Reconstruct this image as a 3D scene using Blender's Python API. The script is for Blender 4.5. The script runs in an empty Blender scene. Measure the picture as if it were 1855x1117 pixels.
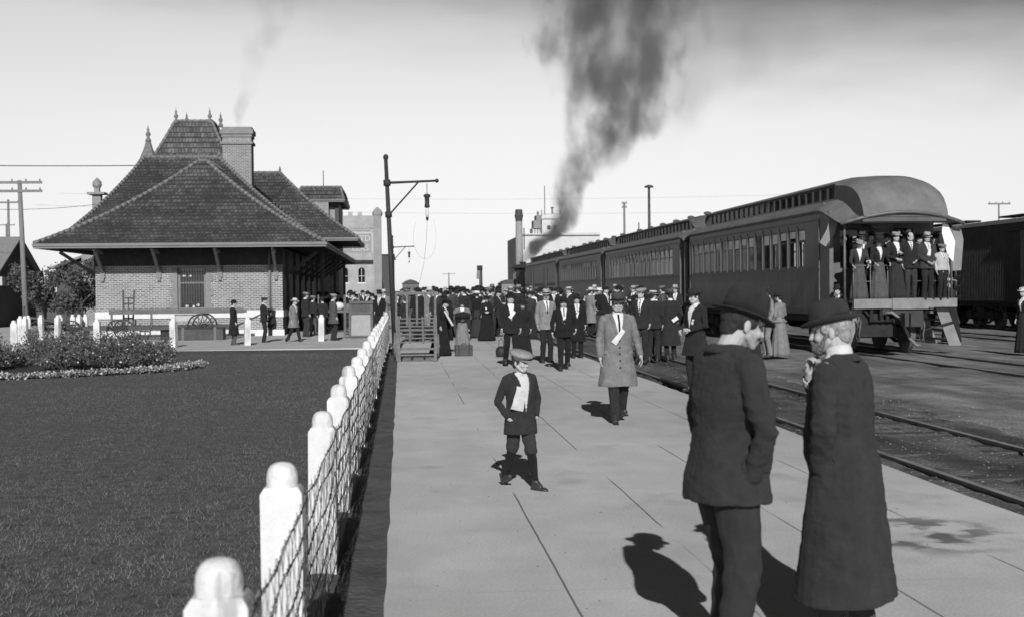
import bpy, bmesh, math, random
import numpy as np
from mathutils import Vector, Matrix, noise
random.seed(7)
S = bpy.context.scene
COL = S.collection
rad = math.radians
# ------------------------------------------------------------------ camera
CAM_H = 1.65
F_PX = 2400.0
YAW, PITCH, ROLL = 4.775, -0.82, -0.6
cam_d = bpy.data.cameras.new('camera')
cam = bpy.data.objects.new('camera', cam_d)
COL.objects.link(cam)
CM = (Matrix.Translation((0, 0, CAM_H)) @ Matrix.Rotation(rad(-YAW), 4, 'Z')
      @ Matrix.Rotation(rad(90 + PITCH), 4, 'X') @ Matrix.Rotation(rad(ROLL), 4, 'Z'))
cam.matrix_world = CM
cam_d.sensor_width = 36
cam_d.lens = 36 * F_PX / 1855
cam_d.clip_end = 6000
cam_d.clip_start = 0.1
cam_d.dof.use_dof = True
cam_d.dof.focus_distance = 15
cam_d.dof.aperture_fstop = 4.0
S.camera = cam
# ------------------------------------------------------------------ light
SKY_GAIN = 1.12
SUN_EL, SHADOW_AZ = 27.0, 2.5          # shadows run away from the camera along the platform
w = bpy.data.worlds.new('World'); S.world = w; w.use_nodes = True
nt = w.node_tree; nt.nodes.clear()
N = nt.nodes.new; L = nt.links.new
out = N('ShaderNodeOutputWorld'); bg = N('ShaderNodeBackground'); bg.inputs[1].default_value = 0.12
sky = N('ShaderNodeTexSky'); sky.sky_type = 'NISHITA'; sky.sun_disc = False
sky.sun_elevation = rad(SUN_EL); sky.sun_rotation = rad(180 + SHADOW_AZ)
sky.air_density = 1.0; sky.dust_density = 1.2; sky.ozone_density = 1.0
# the plate is blue-sensitive: it sees the blue light of the sky
bw = N('ShaderNodeSeparateColor'); L(sky.outputs[0], bw.inputs[0])
# a drift of coal smoke high in the sky, thicker to the right: part of the sky itself
tc = N('ShaderNodeTexCoord'); sep = N('ShaderNodeSeparateXYZ'); L(tc.outputs['Generated'], sep.inputs[0])
mp = N('ShaderNodeMapping'); mp.inputs['Scale'].default_value = (2.6, 2.6, 11); L(tc.outputs['Generated'], mp.inputs[0])
nz = N('ShaderNodeTexNoise'); nz.inputs['Scale'].default_value = 1.6; nz.inputs['Detail'].default_value = 7; L(mp.outputs[0], nz.inputs[0])
def wm(op, a, b=None, c=None):
    m = N('ShaderNodeMath'); m.operation = op
    for i, v in enumerate((a, b, c)):
        if v is None: continue
        if isinstance(v, (int, float)): m.inputs[i].default_value = v
        else: L(v, m.inputs[i])
    return m.outputs[0]
# elevation (z) plus a push from azimuth (x) and noise
e = wm('MULTIPLY_ADD', sep.outputs[0], 0.13, sep.outputs[2])
e = wm('MULTIPLY_ADD', nz.outputs[0], 0.075, e)
mr = N('ShaderNodeMapRange'); mr.interpolation_type = 'SMOOTHSTEP'
mr.inputs['From Min'].default_value = 0.195; mr.inputs['From Max'].default_value = 0.335
mr.inputs['To Min'].default_value = 1.0; mr.inputs['To Max'].default_value = 0.08
L(e, mr.inputs['Value'])
# a bright belt of haze over the horizon, the clear sky above it much darker
skv = N('ShaderNodeCombineXYZ'); L(sep.outputs[0], skv.inputs[0]); L(sep.outputs[1], skv.inputs[1])
L(wm('MULTIPLY_ADD', wm('MAXIMUM', sep.outputs[2], 0.0), 0.9, 0.07), skv.inputs[2]); L(skv.outputs[0], sky.inputs[0])
hz = N('ShaderNodeValToRGB'); L(sep.outputs[2], hz.inputs[0])
cr = hz.color_ramp; cr.interpolation = 'EASE'
for p_, v_ in ((0.0, .88), (.11, .86), (.21, .80), (.32, .3), (1.0, .12)):
    el_ = cr.elements[0] if p_ == 0 else (cr.elements[len(cr.elements) - 1] if p_ == 1 else cr.elements.new(p_))
    el_.color = (v_, v_, v_, 1)
mul = wm('MULTIPLY', wm('MULTIPLY', wm('MULTIPLY', bw.outputs[2], SKY_GAIN), hz.outputs[0]), mr.outputs[0])
L(mul, bg.inputs[0]); L(bg.outputs[0], out.inputs[0])
sd = bpy.data.lights.new('sun', 'SUN'); sd.energy = 4.2; sd.angle = rad(0.5); sd.color = (1, 1, 1)
sun = bpy.data.objects.new('sun', sd); COL.objects.link(sun)
dv = Vector((math.sin(rad(SHADOW_AZ)) * math.cos(rad(SUN_EL)), math.cos(rad(SHADOW_AZ)) * math.cos(rad(SUN_EL)), -math.sin(rad(SUN_EL))))
sun.rotation_euler = dv.to_track_quat('-Z', 'Y').to_euler()
sun.location = (0, -20, 30)
S.view_settings.view_transform = 'Standard'; S.view_settings.look = 'None'
S.view_settings.exposure = 0.12; S.view_settings.gamma = 1.0
S.cycles.use_denoising = True
S.cycles.max_bounces = 6; S.cycles.volume_bounces = 2
S.cycles.volume_max_steps = 256
# ------------------------------------------------------------------ pixel of the photograph -> point on the ground
def ray(px, py):
    d = Vector(((px - 927.5) / F_PX, -(py - 558.5) / F_PX, -1))
    return (CM.to_3x3() @ d).normalized()
def G(px, py, z=0.0):
    d = ray(px, py); t = (z - CAM_H) / d.z
    return Vector((d.x * t, d.y * t, z))
def zc_of(p):                                # depth
    return -(CM.inverted() @ Vector(p)).z
# ------------------------------------------------------------------ materials (all neutral: the photograph is black and white)
MATS = {}
def M(name, v, rough=0.85, var=0.18, scale=6.0, bump=0.0, bscale=60.0, spec=0.25, metal=0.0, rnd=0.0, stretch=None, detail=5):
    if name in MATS: return MATS[name]
    m = bpy.data.materials.new(name); m.use_nodes = True; t = m.node_tree
    b = t.nodes['Principled BSDF']
    b.inputs['Roughness'].default_value = rough
    b.inputs['Specular IOR Level'].default_value = spec
    b.inputs['Metallic'].default_value = metal
    tcn = t.nodes.new('ShaderNodeTexCoord'); src = tcn.outputs['Object']
    if stretch:
        mpn = t.nodes.new('ShaderNodeMapping'); mpn.inputs['Scale'].default_value = stretch
        t.links.new(src, mpn.inputs[0]); src = mpn.outputs[0]
    n = t.nodes.new('ShaderNodeTexNoise'); n.inputs['Scale'].default_value = scale; n.inputs['Detail'].default_value = detail
    n.inputs['Roughness'].default_value = 0.65
    t.links.new(src, n.inputs[0])
    r = t.nodes.new('ShaderNodeMapRange')
    r.inputs['From Min'].default_value = 0.3; r.inputs['From Max'].default_value = 0.7
    r.inputs['To Min'].default_value = v * (1 - var); r.inputs['To Max'].default_value = min(0.95, v * (1 + var))
    t.links.new(n.outputs[0], r.inputs[0]); o = r.outputs[0]
    if rnd:
        oi = t.nodes.new('ShaderNodeObjectInfo')
        r2 = t.nodes.new('ShaderNodeMapRange'); r2.inputs['To Min'].default_value = 1 - rnd; r2.inputs['To Max'].default_value = 1 + rnd
        t.links.new(oi.outputs['Random'], r2.inputs[0])
        mm = t.nodes.new('ShaderNodeMath'); mm.operation = 'MULTIPLY'
        t.links.new(o, mm.inputs[0]); t.links.new(r2.outputs[0], mm.inputs[1]); o = mm.outputs[0]
    t.links.new(o, b.inputs['Base Color'])
    if bump:
        n2 = t.nodes.new('ShaderNodeTexNoise'); n2.inputs['Scale'].default_value = bscale; n2.inputs['Detail'].default_value = 4
        t.links.new(src, n2.inputs[0])
        bp = t.nodes.new('ShaderNodeBump'); bp.inputs['Strength'].default_value = min(1.0, bump); bp.inputs['Distance'].default_value = 0.01 * max(1, bump)
        t.links.new(n2.outputs[0], bp.inputs['Height']); t.links.new(bp.outputs[0], b.inputs['Normal'])
    MATS[name] = m
    return m
def nodes_of(m):
    t = m.node_tree
    return t, t.nodes['Principled BSDF']
# ------------------------------------------------------------------ objects
WL = {}
def words(l):
    if not 4 <= len(l.split()) <= 16: print('LABEL', len(l.split()), l)
    return l
def put(o, parent=None, loc=(0, 0, 0)):
    COL.objects.link(o)
    if parent is not None: o.parent = parent; WL[o] = WL[parent]
    else: o.location = loc; WL[o] = Vector(loc)
    return o
def thing(name, label, cat, loc=(0, 0, 0), rz=0.0, group=None, scale=1.0):
    o = bpy.data.objects.new(name, None); o.empty_display_size = 0.2
    put(o, None, loc); o.rotation_euler = (0, 0, rz); o.scale = (scale,) * 3
    o['label'] = words(label); o['category'] = cat
    if group: o['group'] = group
    return o
def tag(o, label, cat, group=None, kind=None):
    o['label'] = words(label); o['category'] = cat
    if group: o['group'] = group
    if kind: o['kind'] = kind
    return o
def copy_tree(o, parent=None):
    c = o.copy(); COL.objects.link(c)
    if parent is not None: c.parent = parent
    for ch in list(o.children): copy_tree(ch, c)
    return c
class MB:
    def __init__(s): s.v = []; s.f = []; s.mi = []; s.cur = 0; s.uv = {}
    def add(s, vs, fs):
        o = len(s.v); s.v.extend([tuple(p) for p in vs])
        for f in fs: s.f.append(tuple(i + o for i in f)); s.mi.append(s.cur)
    def box(s, c, d, rz=0.0, rx=0.0, ry=0.0, taper=1.0):
        hx, hy, hz = d[0] / 2, d[1] / 2, d[2] / 2
        R = Matrix.Rotation(rz, 3, 'Z') @ Matrix.Rotation(ry, 3, 'Y') @ Matrix.Rotation(rx, 3, 'X')
        vs = []
        for z in (-hz, hz):
            k = taper if z > 0 else 1
            for x, y in ((-hx, -hy), (hx, -hy), (hx, hy), (-hx, hy)):
                vs.append(Vector(c) + R @ Vector((x * k, y * k, z)))
        s.add(vs, [(0, 3, 2, 1), (4, 5, 6, 7), (0, 1, 5, 4), (1, 2, 6, 5), (2, 3, 7, 6), (3, 0, 4, 7)])
    def bx(s, x0, x1, y0, y1, z0, z1): s.box(((x0 + x1) / 2, (y0 + y1) / 2, (z0 + z1) / 2), (x1 - x0, y1 - y0, z1 - z0))
    def bar(s, a, b, w_, h_=None):
        a = Vector(a); b = Vector(b); h_ = h_ or w_; d = (b - a); ln = d.length
        if ln < 1e-6: return
        d.normalize(); up = Vector((0, 0, 1)) if abs(d.z) < .95 else Vector((0, 1, 0))
        sx = d.cross(up).normalized(); sy = sx.cross(d).normalized()
        vs = []
        for p in (a, b):
            for i, j in ((-1, -1), (1, -1), (1, 1), (-1, 1)): vs.append(p + sx * i * w_ / 2 + sy * j * h_ / 2)
        s.add(vs, [(0, 1, 2, 3), (7, 6, 5, 4), (0, 4, 5, 1), (1, 5, 6, 2), (2, 6, 7, 3), (3, 7, 4, 0)])
    def loft(s, rings, cap=True):
        n = len(rings[0]); vs = [p for r in rings for p in r]; fs = []
        for k in range(len(rings) - 1):
            for i in range(n):
                j = (i + 1) % n
                fs.append((k * n + i, k * n + j, (k + 1) * n + j, (k + 1) * n + i))
        if cap:
            fs.append(tuple(range(n - 1, -1, -1))); fs.append(tuple((len(rings) - 1) * n + i for i in range(n)))
        s.add(vs, fs)
    def tube(s, pts, rs, n=8, cap=True, flat=1.0, round_ends=False):
        pts = [Vector(p) for p in pts]
        if isinstance(rs, (int, float)): rs = [rs] * len(pts)
        rs = list(rs)
        if round_ends:
            d0 = (pts[0] - pts[1]).normalized(); d1 = (pts[-1] - pts[-2]).normalized()
            P = []; Rr = []
            for a in (80, 50, 25): P.append(pts[0] + d0 * rs[0] * math.sin(rad(a))); Rr.append(rs[0] * math.cos(rad(a)))
            P += pts; Rr += rs
            for a in (25, 50, 80): P.append(pts[-1] + d1 * rs[-1] * math.sin(rad(a))); Rr.append(rs[-1] * math.cos(rad(a)))
            pts, rs = P, Rr
        rings = []; prev = None
        for i, p in enumerate(pts):
            a = pts[max(0, i - 1)]; b = pts[min(len(pts) - 1, i + 1)]; d = (b - a)
            d = d.normalized() if d.length > 1e-9 else Vector((0, 0, 1))
            if prev is None:
                ref = Vector((1, 0, 0)) if abs(d.x) < .9 else Vector((0, 1, 0))
                sx = (ref - d * ref.dot(d)).normalized()
            else: sx = (prev - d * prev.dot(d)).normalized()
            prev = sx; sy = d.cross(sx)
            rings.append([p + sx * rs[i] * math.cos(2 * math.pi * k / n) + sy * rs[i] * flat * math.sin(2 * math.pi * k / n) for k in range(n)])
        s.loft(rings, cap)
    def ell(s, c, r, M3=None, nu=14, nv=9):
        c = Vector(c); rings = []
        for j in range(nv):
            t = -math.pi / 2 + math.pi * (j + .5) / nv
            ring = []
            for i in range(nu):
                a = 2 * math.pi * i / nu
                p = Vector((r[0] * math.cos(t) * math.cos(a), r[1] * math.cos(t) * math.sin(a), r[2] * math.sin(t)))
                ring.append(c + (M3 @ p if M3 is not None else p))
            rings.append(ring)
        s.loft(rings)
    def lathe(s, prof, c=(0, 0, 0), n=16, sx=1.0, sy=1.0, fn=None, cap=True):
        c = Vector(c); rings = []
        for r, z in prof:
            ring = []
            for i in range(n):
                a = 2 * math.pi * i / n
                p = Vector((r * sx * math.cos(a), r * sy * math.sin(a), z))
                if fn: p = fn(p, a, r, z)
                ring.append(c + p)
            rings.append(ring)
        s.loft(rings, cap)
    def prism_y(s, prof, y0, y1):               # prof: (x,z) loop, extruded along y
        n = len(prof)
        s.add([(x, y0, z) for x, z in prof] + [(x, y1, z) for x, z in prof],
              [tuple(range(n)), tuple(range(2 * n - 1, n - 1, -1))] + [(i, i + n, (i + 1) % n + n, (i + 1) % n) for i in range(n)])
    def prism_x(s, prof, x0, x1):               # prof: (y,z) loop
        n = len(prof)
        s.add([(x0, y, z) for y, z in prof] + [(x1, y, z) for y, z in prof],
              [tuple(range(n - 1, -1, -1)), tuple(range(n, 2 * n))] + [(i, (i + 1) % n, (i + 1) % n + n, i + n) for i in range(n)])
    def mesh(s, name, mats, smooth=False, org=None):
        me = bpy.data.meshes.new(name)
        vs = s.v if org is None else [(x - org[0], y - org[1], z - org[2]) for x, y, z in s.v]
        me.from_pydata(vs, [], s.f); 
        if not isinstance(mats, (list, tuple)): mats = [mats]
        for m in mats: me.materials.append(m)
        if len(mats) > 1: me.polygons.foreach_set('material_index', s.mi)
        if smooth: me.polygons.foreach_set('use_smooth', [True] * len(me.polygons))
        if s.uv:
            ul = me.uv_layers.new(name='UV')
            for fi, cs in s.uv.items():
                for li, c in zip(me.polygons[fi].loop_indices, cs): ul.data[li].uv = c
        me.validate(); me.update()
        return me
    def build(s, name, mats, parent=None, smooth=False, loc=None, world=True, autosmooth=None):
        """world=True: the verts are in world coordinates; otherwise local to the parent"""
        if parent is not None: org = WL[parent] if world else None
        else: org = loc
        me = s.mesh(name, mats, smooth, org)
        o = bpy.data.objects.new(name, me)
        put(o, parent, loc or (0, 0, 0))
        if autosmooth:
            me.polygons.foreach_set('use_smooth', [True] * len(me.polygons))
            bm = bmesh.new(); bm.from_mesh(me)
            for e_ in bm.edges:
                if len(e_.link_faces) == 2 and e_.calc_face_angle(0) > rad(autosmooth): e_.smooth = False
            bm.to_mesh(me); bm.free()
        return o
def struct(mb, name, mat, label=None, **k):
    o = mb.build(name, mat, **k); o['kind'] = 'structure'
    if label: o['label'] = label
    return o
def fix_normals(o):
    bm = bmesh.new(); bm.from_mesh(o.data); bmesh.ops.recalc_face_normals(bm, faces=bm.faces); bm.to_mesh(o.data); bm.free()
def bevel(o, wdt=0.01, seg=2):
    bm = bmesh.new(); bm.from_mesh(o.data)
    bmesh.ops.recalc_face_normals(bm, faces=bm.faces)
    bmesh.ops.bevel(bm, geom=[e_ for e_ in bm.edges if e_.is_manifold and e_.calc_face_angle(0) > .5], offset=wdt, segments=seg, affect='EDGES', profile=.6)
    bm.to_mesh(o.data); bm.free()
def text_mb(txt, size, depth=0.01):
    """letters as mesh geometry in the XZ plane facing -Y, baseline at z=0, centred on x"""
    cu = bpy.data.curves.new('lettering', 'FONT'); cu.body = txt; cu.size = size; cu.extrude = depth / 2; cu.align_x = 'CENTER'; cu.resolution_u = 2
    o = bpy.data.objects.new('lettering', cu); COL.objects.link(o)
    dg = bpy.context.evaluated_depsgraph_get(); me = bpy.data.meshes.new_from_object(o.evaluated_get(dg))
    vs = [(v.co.x, -v.co.z, v.co.y) for v in me.vertices]; fs = [tuple(p.vertices) for p in me.polygons]
    COL.objects.unlink(o); bpy.data.objects.remove(o); bpy.data.curves.remove(cu); bpy.data.meshes.remove(me)
    return vs, fs
# ================================================================== GROUND
def grid(x0, x1, ys, nx, fn, name, mat):
    xs = np.linspace(x0, x1, nx + 1); vs = []; fs = []
    for j, y in enumerate(ys):
        for i, x in enumerate(xs): vs.append((x, y, fn(x, y)))
    n = nx + 1
    for j in range(len(ys) - 1):
        for i in range(nx): fs.append((j * n + i, j * n + i + 1, (j + 1) * n + i + 1, (j + 1) * n + i))
    m = MB(); m.add(vs, fs); o = m.build(name, mat, smooth=True); o['kind'] = 'structure'; return o
m_earth = M('packed earth', 0.17, scale=0.35, var=0.3, bump=1.5, bscale=14, rough=.95)
mb = MB(); mb.add([(-3000, -20, -.24), (3000, -20, -.24), (3000, 5000, -.24), (-3000, 5000, -.24)], [(0, 1, 2, 3)])
o = struct(mb, 'ground', m_earth)
# cinder and gravel yard with two noise scales and little light stones
def gravel_mat(name, v, dark):
    m = M(name, v, scale=1.3, var=.35, bump=2.6, bscale=26, rough=1, detail=8, spec=.03)
    t, b = nodes_of(m)
    src = b.inputs['Base Color'].links[0].from_socket
    n = t.nodes.new('ShaderNodeTexNoise'); n.inputs['Scale'].default_value = 26; n.inputs['Detail'].default_value = 3
    tcn = t.nodes.new('ShaderNodeTexCoord'); t.links.new(tcn.outputs['Object'], n.inputs[0])
    r = t.nodes.new('ShaderNodeMapRange'); r.inputs['From Min'].default_value = .58; r.inputs['From Max'].default_value = .72
    r.inputs['To Min'].default_value = 1.0; r.inputs['To Max'].default_value = 2.0
    t.links.new(n.outputs[0], r.inputs[0])
    mp_ = t.nodes.new('ShaderNodeMapping'); mp_.inputs['Scale'].default_value = (1.6, .25, 1); t.links.new(tcn.outputs['Object'], mp_.inputs[0])
    n2 = t.nodes.new('ShaderNodeTexNoise'); n2.inputs['Scale'].default_value = .9; n2.inputs['Detail'].default_value = 5; t.links.new(mp_.outputs[0], n2.inputs[0])
    r2 = t.nodes.new('ShaderNodeMapRange'); r2.inputs['From Min'].default_value = .35; r2.inputs['From Max'].default_value = .65
    r2.inputs['To Min'].default_value = dark; r2.inputs['To Max'].default_value = 1.15; t.links.new(n2.outputs[0], r2.inputs[0])
    a = t.nodes.new('ShaderNodeMath'); a.operation = 'MULTIPLY'; t.links.new(src, a.inputs[0]); t.links.new(r.outputs[0], a.inputs[1])
    c = t.nodes.new('ShaderNodeMath'); c.operation = 'MULTIPLY'; t.links.new(a.outputs[0], c.inputs[0]); t.links.new(r2.outputs[0], c.inputs[1])
    t.links.new(c.outputs[0], b.inputs['Base Color']); return m
m_yard = gravel_mat('cinder gravel', .215, .62)
m_yard2 = gravel_mat('near track gravel', .125, .5)
def nz2(x, y, f, a): return (noise.noise((x * f, y * f, 3.1))) * a
ys = [1.5]
while ys[-1] < 160: ys.append(ys[-1] * 1.018 + .02)
grid(6.92, 40, ys, 120, lambda x, y: -.045 - (.05 if x < 6.95 else 0) + nz2(x, y, .8, .03) + nz2(x, y, 4, .018), 'gravel_yard', m_yard)
grid(4.4, 7.3, ys, 48, lambda x, y: -.05 + nz2(x, y, 1.3, .035) + nz2(x, y, 6, .03) - (0.04 if x < 4.46 else 0) - max(0, x - 6.8) * .12, 'track_bed', m_yard2)
# ---------------- platform: long slabs with worn joints running away from the camera
m_plat = M('worn concrete', .51, scale=.8, var=.10, bump=.25, bscale=70, rough=.9, detail=8)
t, b = nodes_of(m_plat)
src = b.inputs['Base Color'].links[0].from_socket
tcn = t.nodes.new('ShaderNodeTexCoord'); sp = t.nodes.new('ShaderNodeSeparateXYZ'); t.links.new(tcn.outputs['Object'], sp.inputs[0])
def mm(op, a, b_=None, c_=None):
    q = t.nodes.new('ShaderNodeMath'); q.operation = op
    for i, v in enumerate((a, b_, c_)):
        if v is None: continue
        if isinstance(v, (int, float)): q.inputs[i].default_value = v
        else: t.links.new(v, q.inputs[i])
    return q.outputs[0]
def mrange(x, a, b_, c_, d, smooth=True):
    q = t.nodes.new('ShaderNodeMapRange'); 
    if smooth: q.interpolation_type = 'SMOOTHSTEP'
    for k, v in zip(('From Min', 'From Max', 'To Min', 'To Max'), (a, b_, c_, d)): q.inputs[k].default_value = v
    t.links.new(x, q.inputs[0]); return q.outputs[0]
def tnoise(scale, stretch=(1, 1, 1), detail=4):
    q = t.nodes.new('ShaderNodeMapping'); q.inputs['Scale'].default_value = stretch; t.links.new(tcn.outputs['Object'], q.inputs[0])
    n_ = t.nodes.new('ShaderNodeTexNoise'); n_.inputs['Scale'].default_value = scale; n_.inputs['Detail'].default_value = detail
    t.links.new(q.outputs[0], n_.inputs[0]); return n_.outputs[0]
xj = mm('ADD', sp.outputs[0], mm('MULTIPLY', mm('SUBTRACT', tnoise(1.2), .5), .02))
fr = mm('ABSOLUTE', mm('SUBTRACT', mm('FRACT', mm('DIVIDE', xj, .89)), .5))   # 0.5 at a joint
line = mrange(fr, .490, .4955, 0, 1)
line = mm('MULTIPLY', mm('MULTIPLY', line, mrange(sp.outputs[0], .3, .5, 0, 1)), mrange(tnoise(.55, (3, .8, 1), 2), .42, .52, .0, .72))
yj = mm('ABSOLUTE', mm('SUBTRACT', mm('FRACT', mm('DIVIDE', sp.outputs[1], 3.6)), .5))
line2 = mm('MULTIPLY', mrange(yj, .4975, .4995, 0, .22), mrange(tnoise(.8, (1, 1, 1), 2), .40, .55, 0, 1))
stain = mrange(tnoise(1.4, (1.2, .9, 1), 8), .56, .76, 0, .22)
oil = mm('MULTIPLY', mrange(mm('ADD', mm('POWER', mm('MULTIPLY', mm('SUBTRACT', sp.outputs[0], 3.35), 1.2), 2.0), mm('POWER', mm('MULTIPLY', mm('SUBTRACT', sp.outputs[1], 8.6), 1.1), 2.0)), 0.0, 1.1, 1, 0), mrange(tnoise(3.5, (1, 1, 1), 5), .44, .62, 0, .75))
blot = mrange(tnoise(9, (1, 1, 1), 3), .74, .79, 0, .25)
dark = mm('SUBTRACT', 1.0, mm('MAXIMUM', mm('MAXIMUM', line, line2), mm('MAXIMUM', mm('MAXIMUM', stain, blot), oil)))
big = mm('MULTIPLY', mrange(tnoise(.25, (1, .35, 1), 3), .35, .65, .88, 1.08), mm('MULTIPLY', mrange(tnoise(2.3, (1, .45, 1), 8), .3, .7, .94, 1.05), mrange(tnoise(55, (1, 1, 1), 2), .3, .7, .90, 1.09)))
fin = mm('MULTIPLY', mm('MULTIPLY', src, dark), big)
t.links.new(fin, b.inputs['Base Color'])
mb = MB()
random.seed(3)
def edgex(y): return 4.41 + .012 * math.sin(y * 1.7) + .01 * noise.noise((0, y * 2, 0))
yy = [1.5 + .5 * k for k in range(240)]
for a, c in zip(yy[:-1], yy[1:]):
    xa, xb = edgex(a), edgex(c)
    la, lb = -.105 + .02 * noise.noise((5, a * 1.5, 0)), -.105 + .02 * noise.noise((5, c * 1.5, 0))
    mb.add([(la, a, 0), (xa, a, 0), (xb, c, 0), (lb, c, 0), (xa, a, -.2), (xb, c, -.2), (la, a, -.2), (lb, c, -.2)],
           [(0, 1, 2, 3), (1, 4, 5, 2), (0, 3, 7, 6)])
struct(mb, 'platform', m_plat)
# strip of earth between fence and platform
m_strip = M('dark earth strip', .085, scale=3, var=.35, bump=2, bscale=25, rough=1)
grid(-.62, -.09, ys[:150], 12, lambda x, y: -.03 + nz2(x, y, 5, .02) + nz2(x, y, 17, .012) - (.1 if x < -.6 else 0), 'earth_strip', m_strip)
# lawn
m_lawn = M('mown grass', .115, scale=7, var=.45, bump=3, bscale=55, rough=1, spec=.1, detail=8)
grid(-40, -.58, [1.5 + .5 * k for k in range(82)], 160, lambda x, y: -.15 + nz2(x, y, .15, .02) + nz2(x, y, 2.2, .012), 'lawn', m_lawn)
# grass blades on the near lawn (stuff)
rng = np.random.default_rng(5)
def blade_mesh(name, n, xr, yfun, z0, h0, h1, wd, mat):
    x = rng.uniform(xr[0], xr[1], n); y = yfun(n)
    keep = x > -1.2 - .46 * y
    x, y = x[keep], y[keep]; n = len(x)
    a = rng.uniform(0, 2 * np.pi, n); h = rng.uniform(h0, h1, n); l = rng.normal(0, .022, (n, 2))
    wx, wy = np.cos(a) * wd, np.sin(a) * wd
    v = np.empty((n, 3, 3), np.float32)
    v[:, 0] = np.stack([x - wx, y - wy, np.full(n, z0)], 1); v[:, 1] = np.stack([x + wx, y + wy, np.full(n, z0)], 1)
    v[:, 2] = np.stack([x + l[:, 0], y + l[:, 1], z0 + h], 1)
    me = bpy.data.meshes.new(name); me.vertices.add(3 * n); me.vertices.foreach_set('co', v.ravel())
    me.loops.add(3 * n); me.loops.foreach_set('vertex_index', np.arange(3 * n, dtype=np.int32))
    me.polygons.add(n); me.polygons.foreach_set('loop_start', np.arange(0, 3 * n, 3, dtype=np.int32)); me.polygons.foreach_set('loop_total', np.full(n, 3, np.int32))
    me.update(); me.validate(); me.materials.append(mat)
    o = bpy.data.objects.new(name, me); COL.objects.link(o); return o
m_blade = M('grass blades', .155, scale=.9, var=.42, rough=.8, spec=.2)
o = blade_mesh('grass', 330000, (-14, -.6), lambda n: 3.2 + 36 * rng.random(n) ** 2.3, -.155, .014, .040, .0024, m_blade)
tag(o, 'short mown grass blades covering the lawn left of the white fence', 'grass', kind='stuff')
o = blade_mesh('grass', 9000, (-.6, -.42), lambda n: 3.0 + 26 * rng.random(n) ** 1.5, -.05, .02, .08, .003, m_blade)
tag(o, 'ragged tufts of grass at the foot of the white fence posts', 'grass', kind='stuff')
# walkway behind the lawn and around the station, road at the left
m_walk = M('pale packed walkway', .46, scale=.7, var=.14, bump=.6, bscale=30)
mb = MB(); mb.add([(-30, 41.6, -.142), (-8, 41.9, -.142), (-.3, 41.2, -.142), (-.1, 41.2, -.1), (-.1, 120, -.1), (-4.6, 120, -.142), (-30, 56, -.142)], [(0, 1, 2, 3, 4, 5, 6)])
struct(mb, 'walkway', m_walk)
m_road = M('dusty road', .3, scale=.25, var=.2, bump=.5, bscale=12)
mb = MB(); mb.add([(-80, 57, -.21), (-13.2, 57, -.21), (-13.2, 72, -.21), (-80, 72, -.21)], [(0, 1, 2, 3)])
struct(mb, 'road', m_road)
# ---------------- railway tracks
m_rail = M('rusty rail steel', .07, rough=.6, scale=5, var=.4, spec=.4)
m_rtop = M('worn rail head', .22, rough=.35, scale=3, var=.35, spec=.6)
m_tie = M('weathered sleeper', .075, scale=5, var=.45, bump=1.5, bscale=25, stretch=(1, 6, 6))
def track(xc, y0, y1, label, ztop=0.0, ties=True):
    t_ = thing('railway_track', label, 'railway track', (xc, y0, ztop))
    t_['kind'] = 'structure'
    for sx in (-1, 1):
        x = xc + sx * .755
        prof = [(-.065, -.13), (.065, -.13), (.065, -.118), (.012, -.10), (.012, -.035), (.036, -.03), (.036, -.002), (.030, 0), (-.030, 0), (-.036, -.002), (-.036, -.03), (-.012, -.035), (-.012, -.10), (-.065, -.118)]
        m = MB(); n = len(prof); yv = np.linspace(y0, y1, 40); rings = []
        for y in yv:
            dx = .012 * noise.noise((xc, y * .15, sx)); dz = .006 * noise.noise((xc, y * .3, sx + 5))
            rings.append([(x + dx + p[0], y, ztop + dz + p[1]) for p in prof])
        m.loft(rings)
        for k in range(39):
            for i in range(n):
                if i in (6, 7, 8): m.mi[k * n + i] = 1
        r = m.build('rail', [m_rail, m_rtop], t_)
    if ties:
        m = MB(); y = y0
        while y < min(y1, 90):
            m.box((xc + random.uniform(-.04, .04), y, ztop - .135 + random.uniform(-.01, .014)), (2.5, .21, .16), rz=random.uniform(-.02, .02)); y += .58
        s_ = m.build('sleepers', m_tie, t_); s_['kind'] = 'stuff'
    return t_
track(5.49, 2, 150, 'near railway track with two rusty rails running beside the platform edge')
track(12.05, 3, 150, 'railway track under the standing passenger train')
track(18.9, 10, 150, 'empty railway track between the passenger train and the dark boxcar')
track(23.4, 14, 150, 'railway track under the dark boxcar at the right')
# loose stones along the near track
o = MB(); random.seed(11)
for i in range(2200):
    x = random.uniform(4.5, 8.2); y = 4 + 26 * random.random() ** 1.6; r = random.uniform(.005, .015) * (1 if x < 7 else 1.1)
    z = -.04
    vs = [(x + r * random.uniform(.7, 1.4), y, z), (x, y + r, z), (x - r * random.uniform(.7, 1.4), y, z), (x, y - r, z), (x + random.uniform(-.3, .3) * r, y, z + r * random.uniform(.5, 1)), (x, y, z - r)]
    o.add(vs, [(0, 1, 4), (1, 2, 4), (2, 3, 4), (3, 0, 4), (1, 0, 5), (2, 1, 5), (3, 2, 5), (0, 3, 5)])
m_stone = M('loose stones', .17, scale=3, var=.6)
tag(o.build('loose_stones', m_stone), 'loose stones scattered between and beside the near rails', 'stones', kind='stuff')

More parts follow.
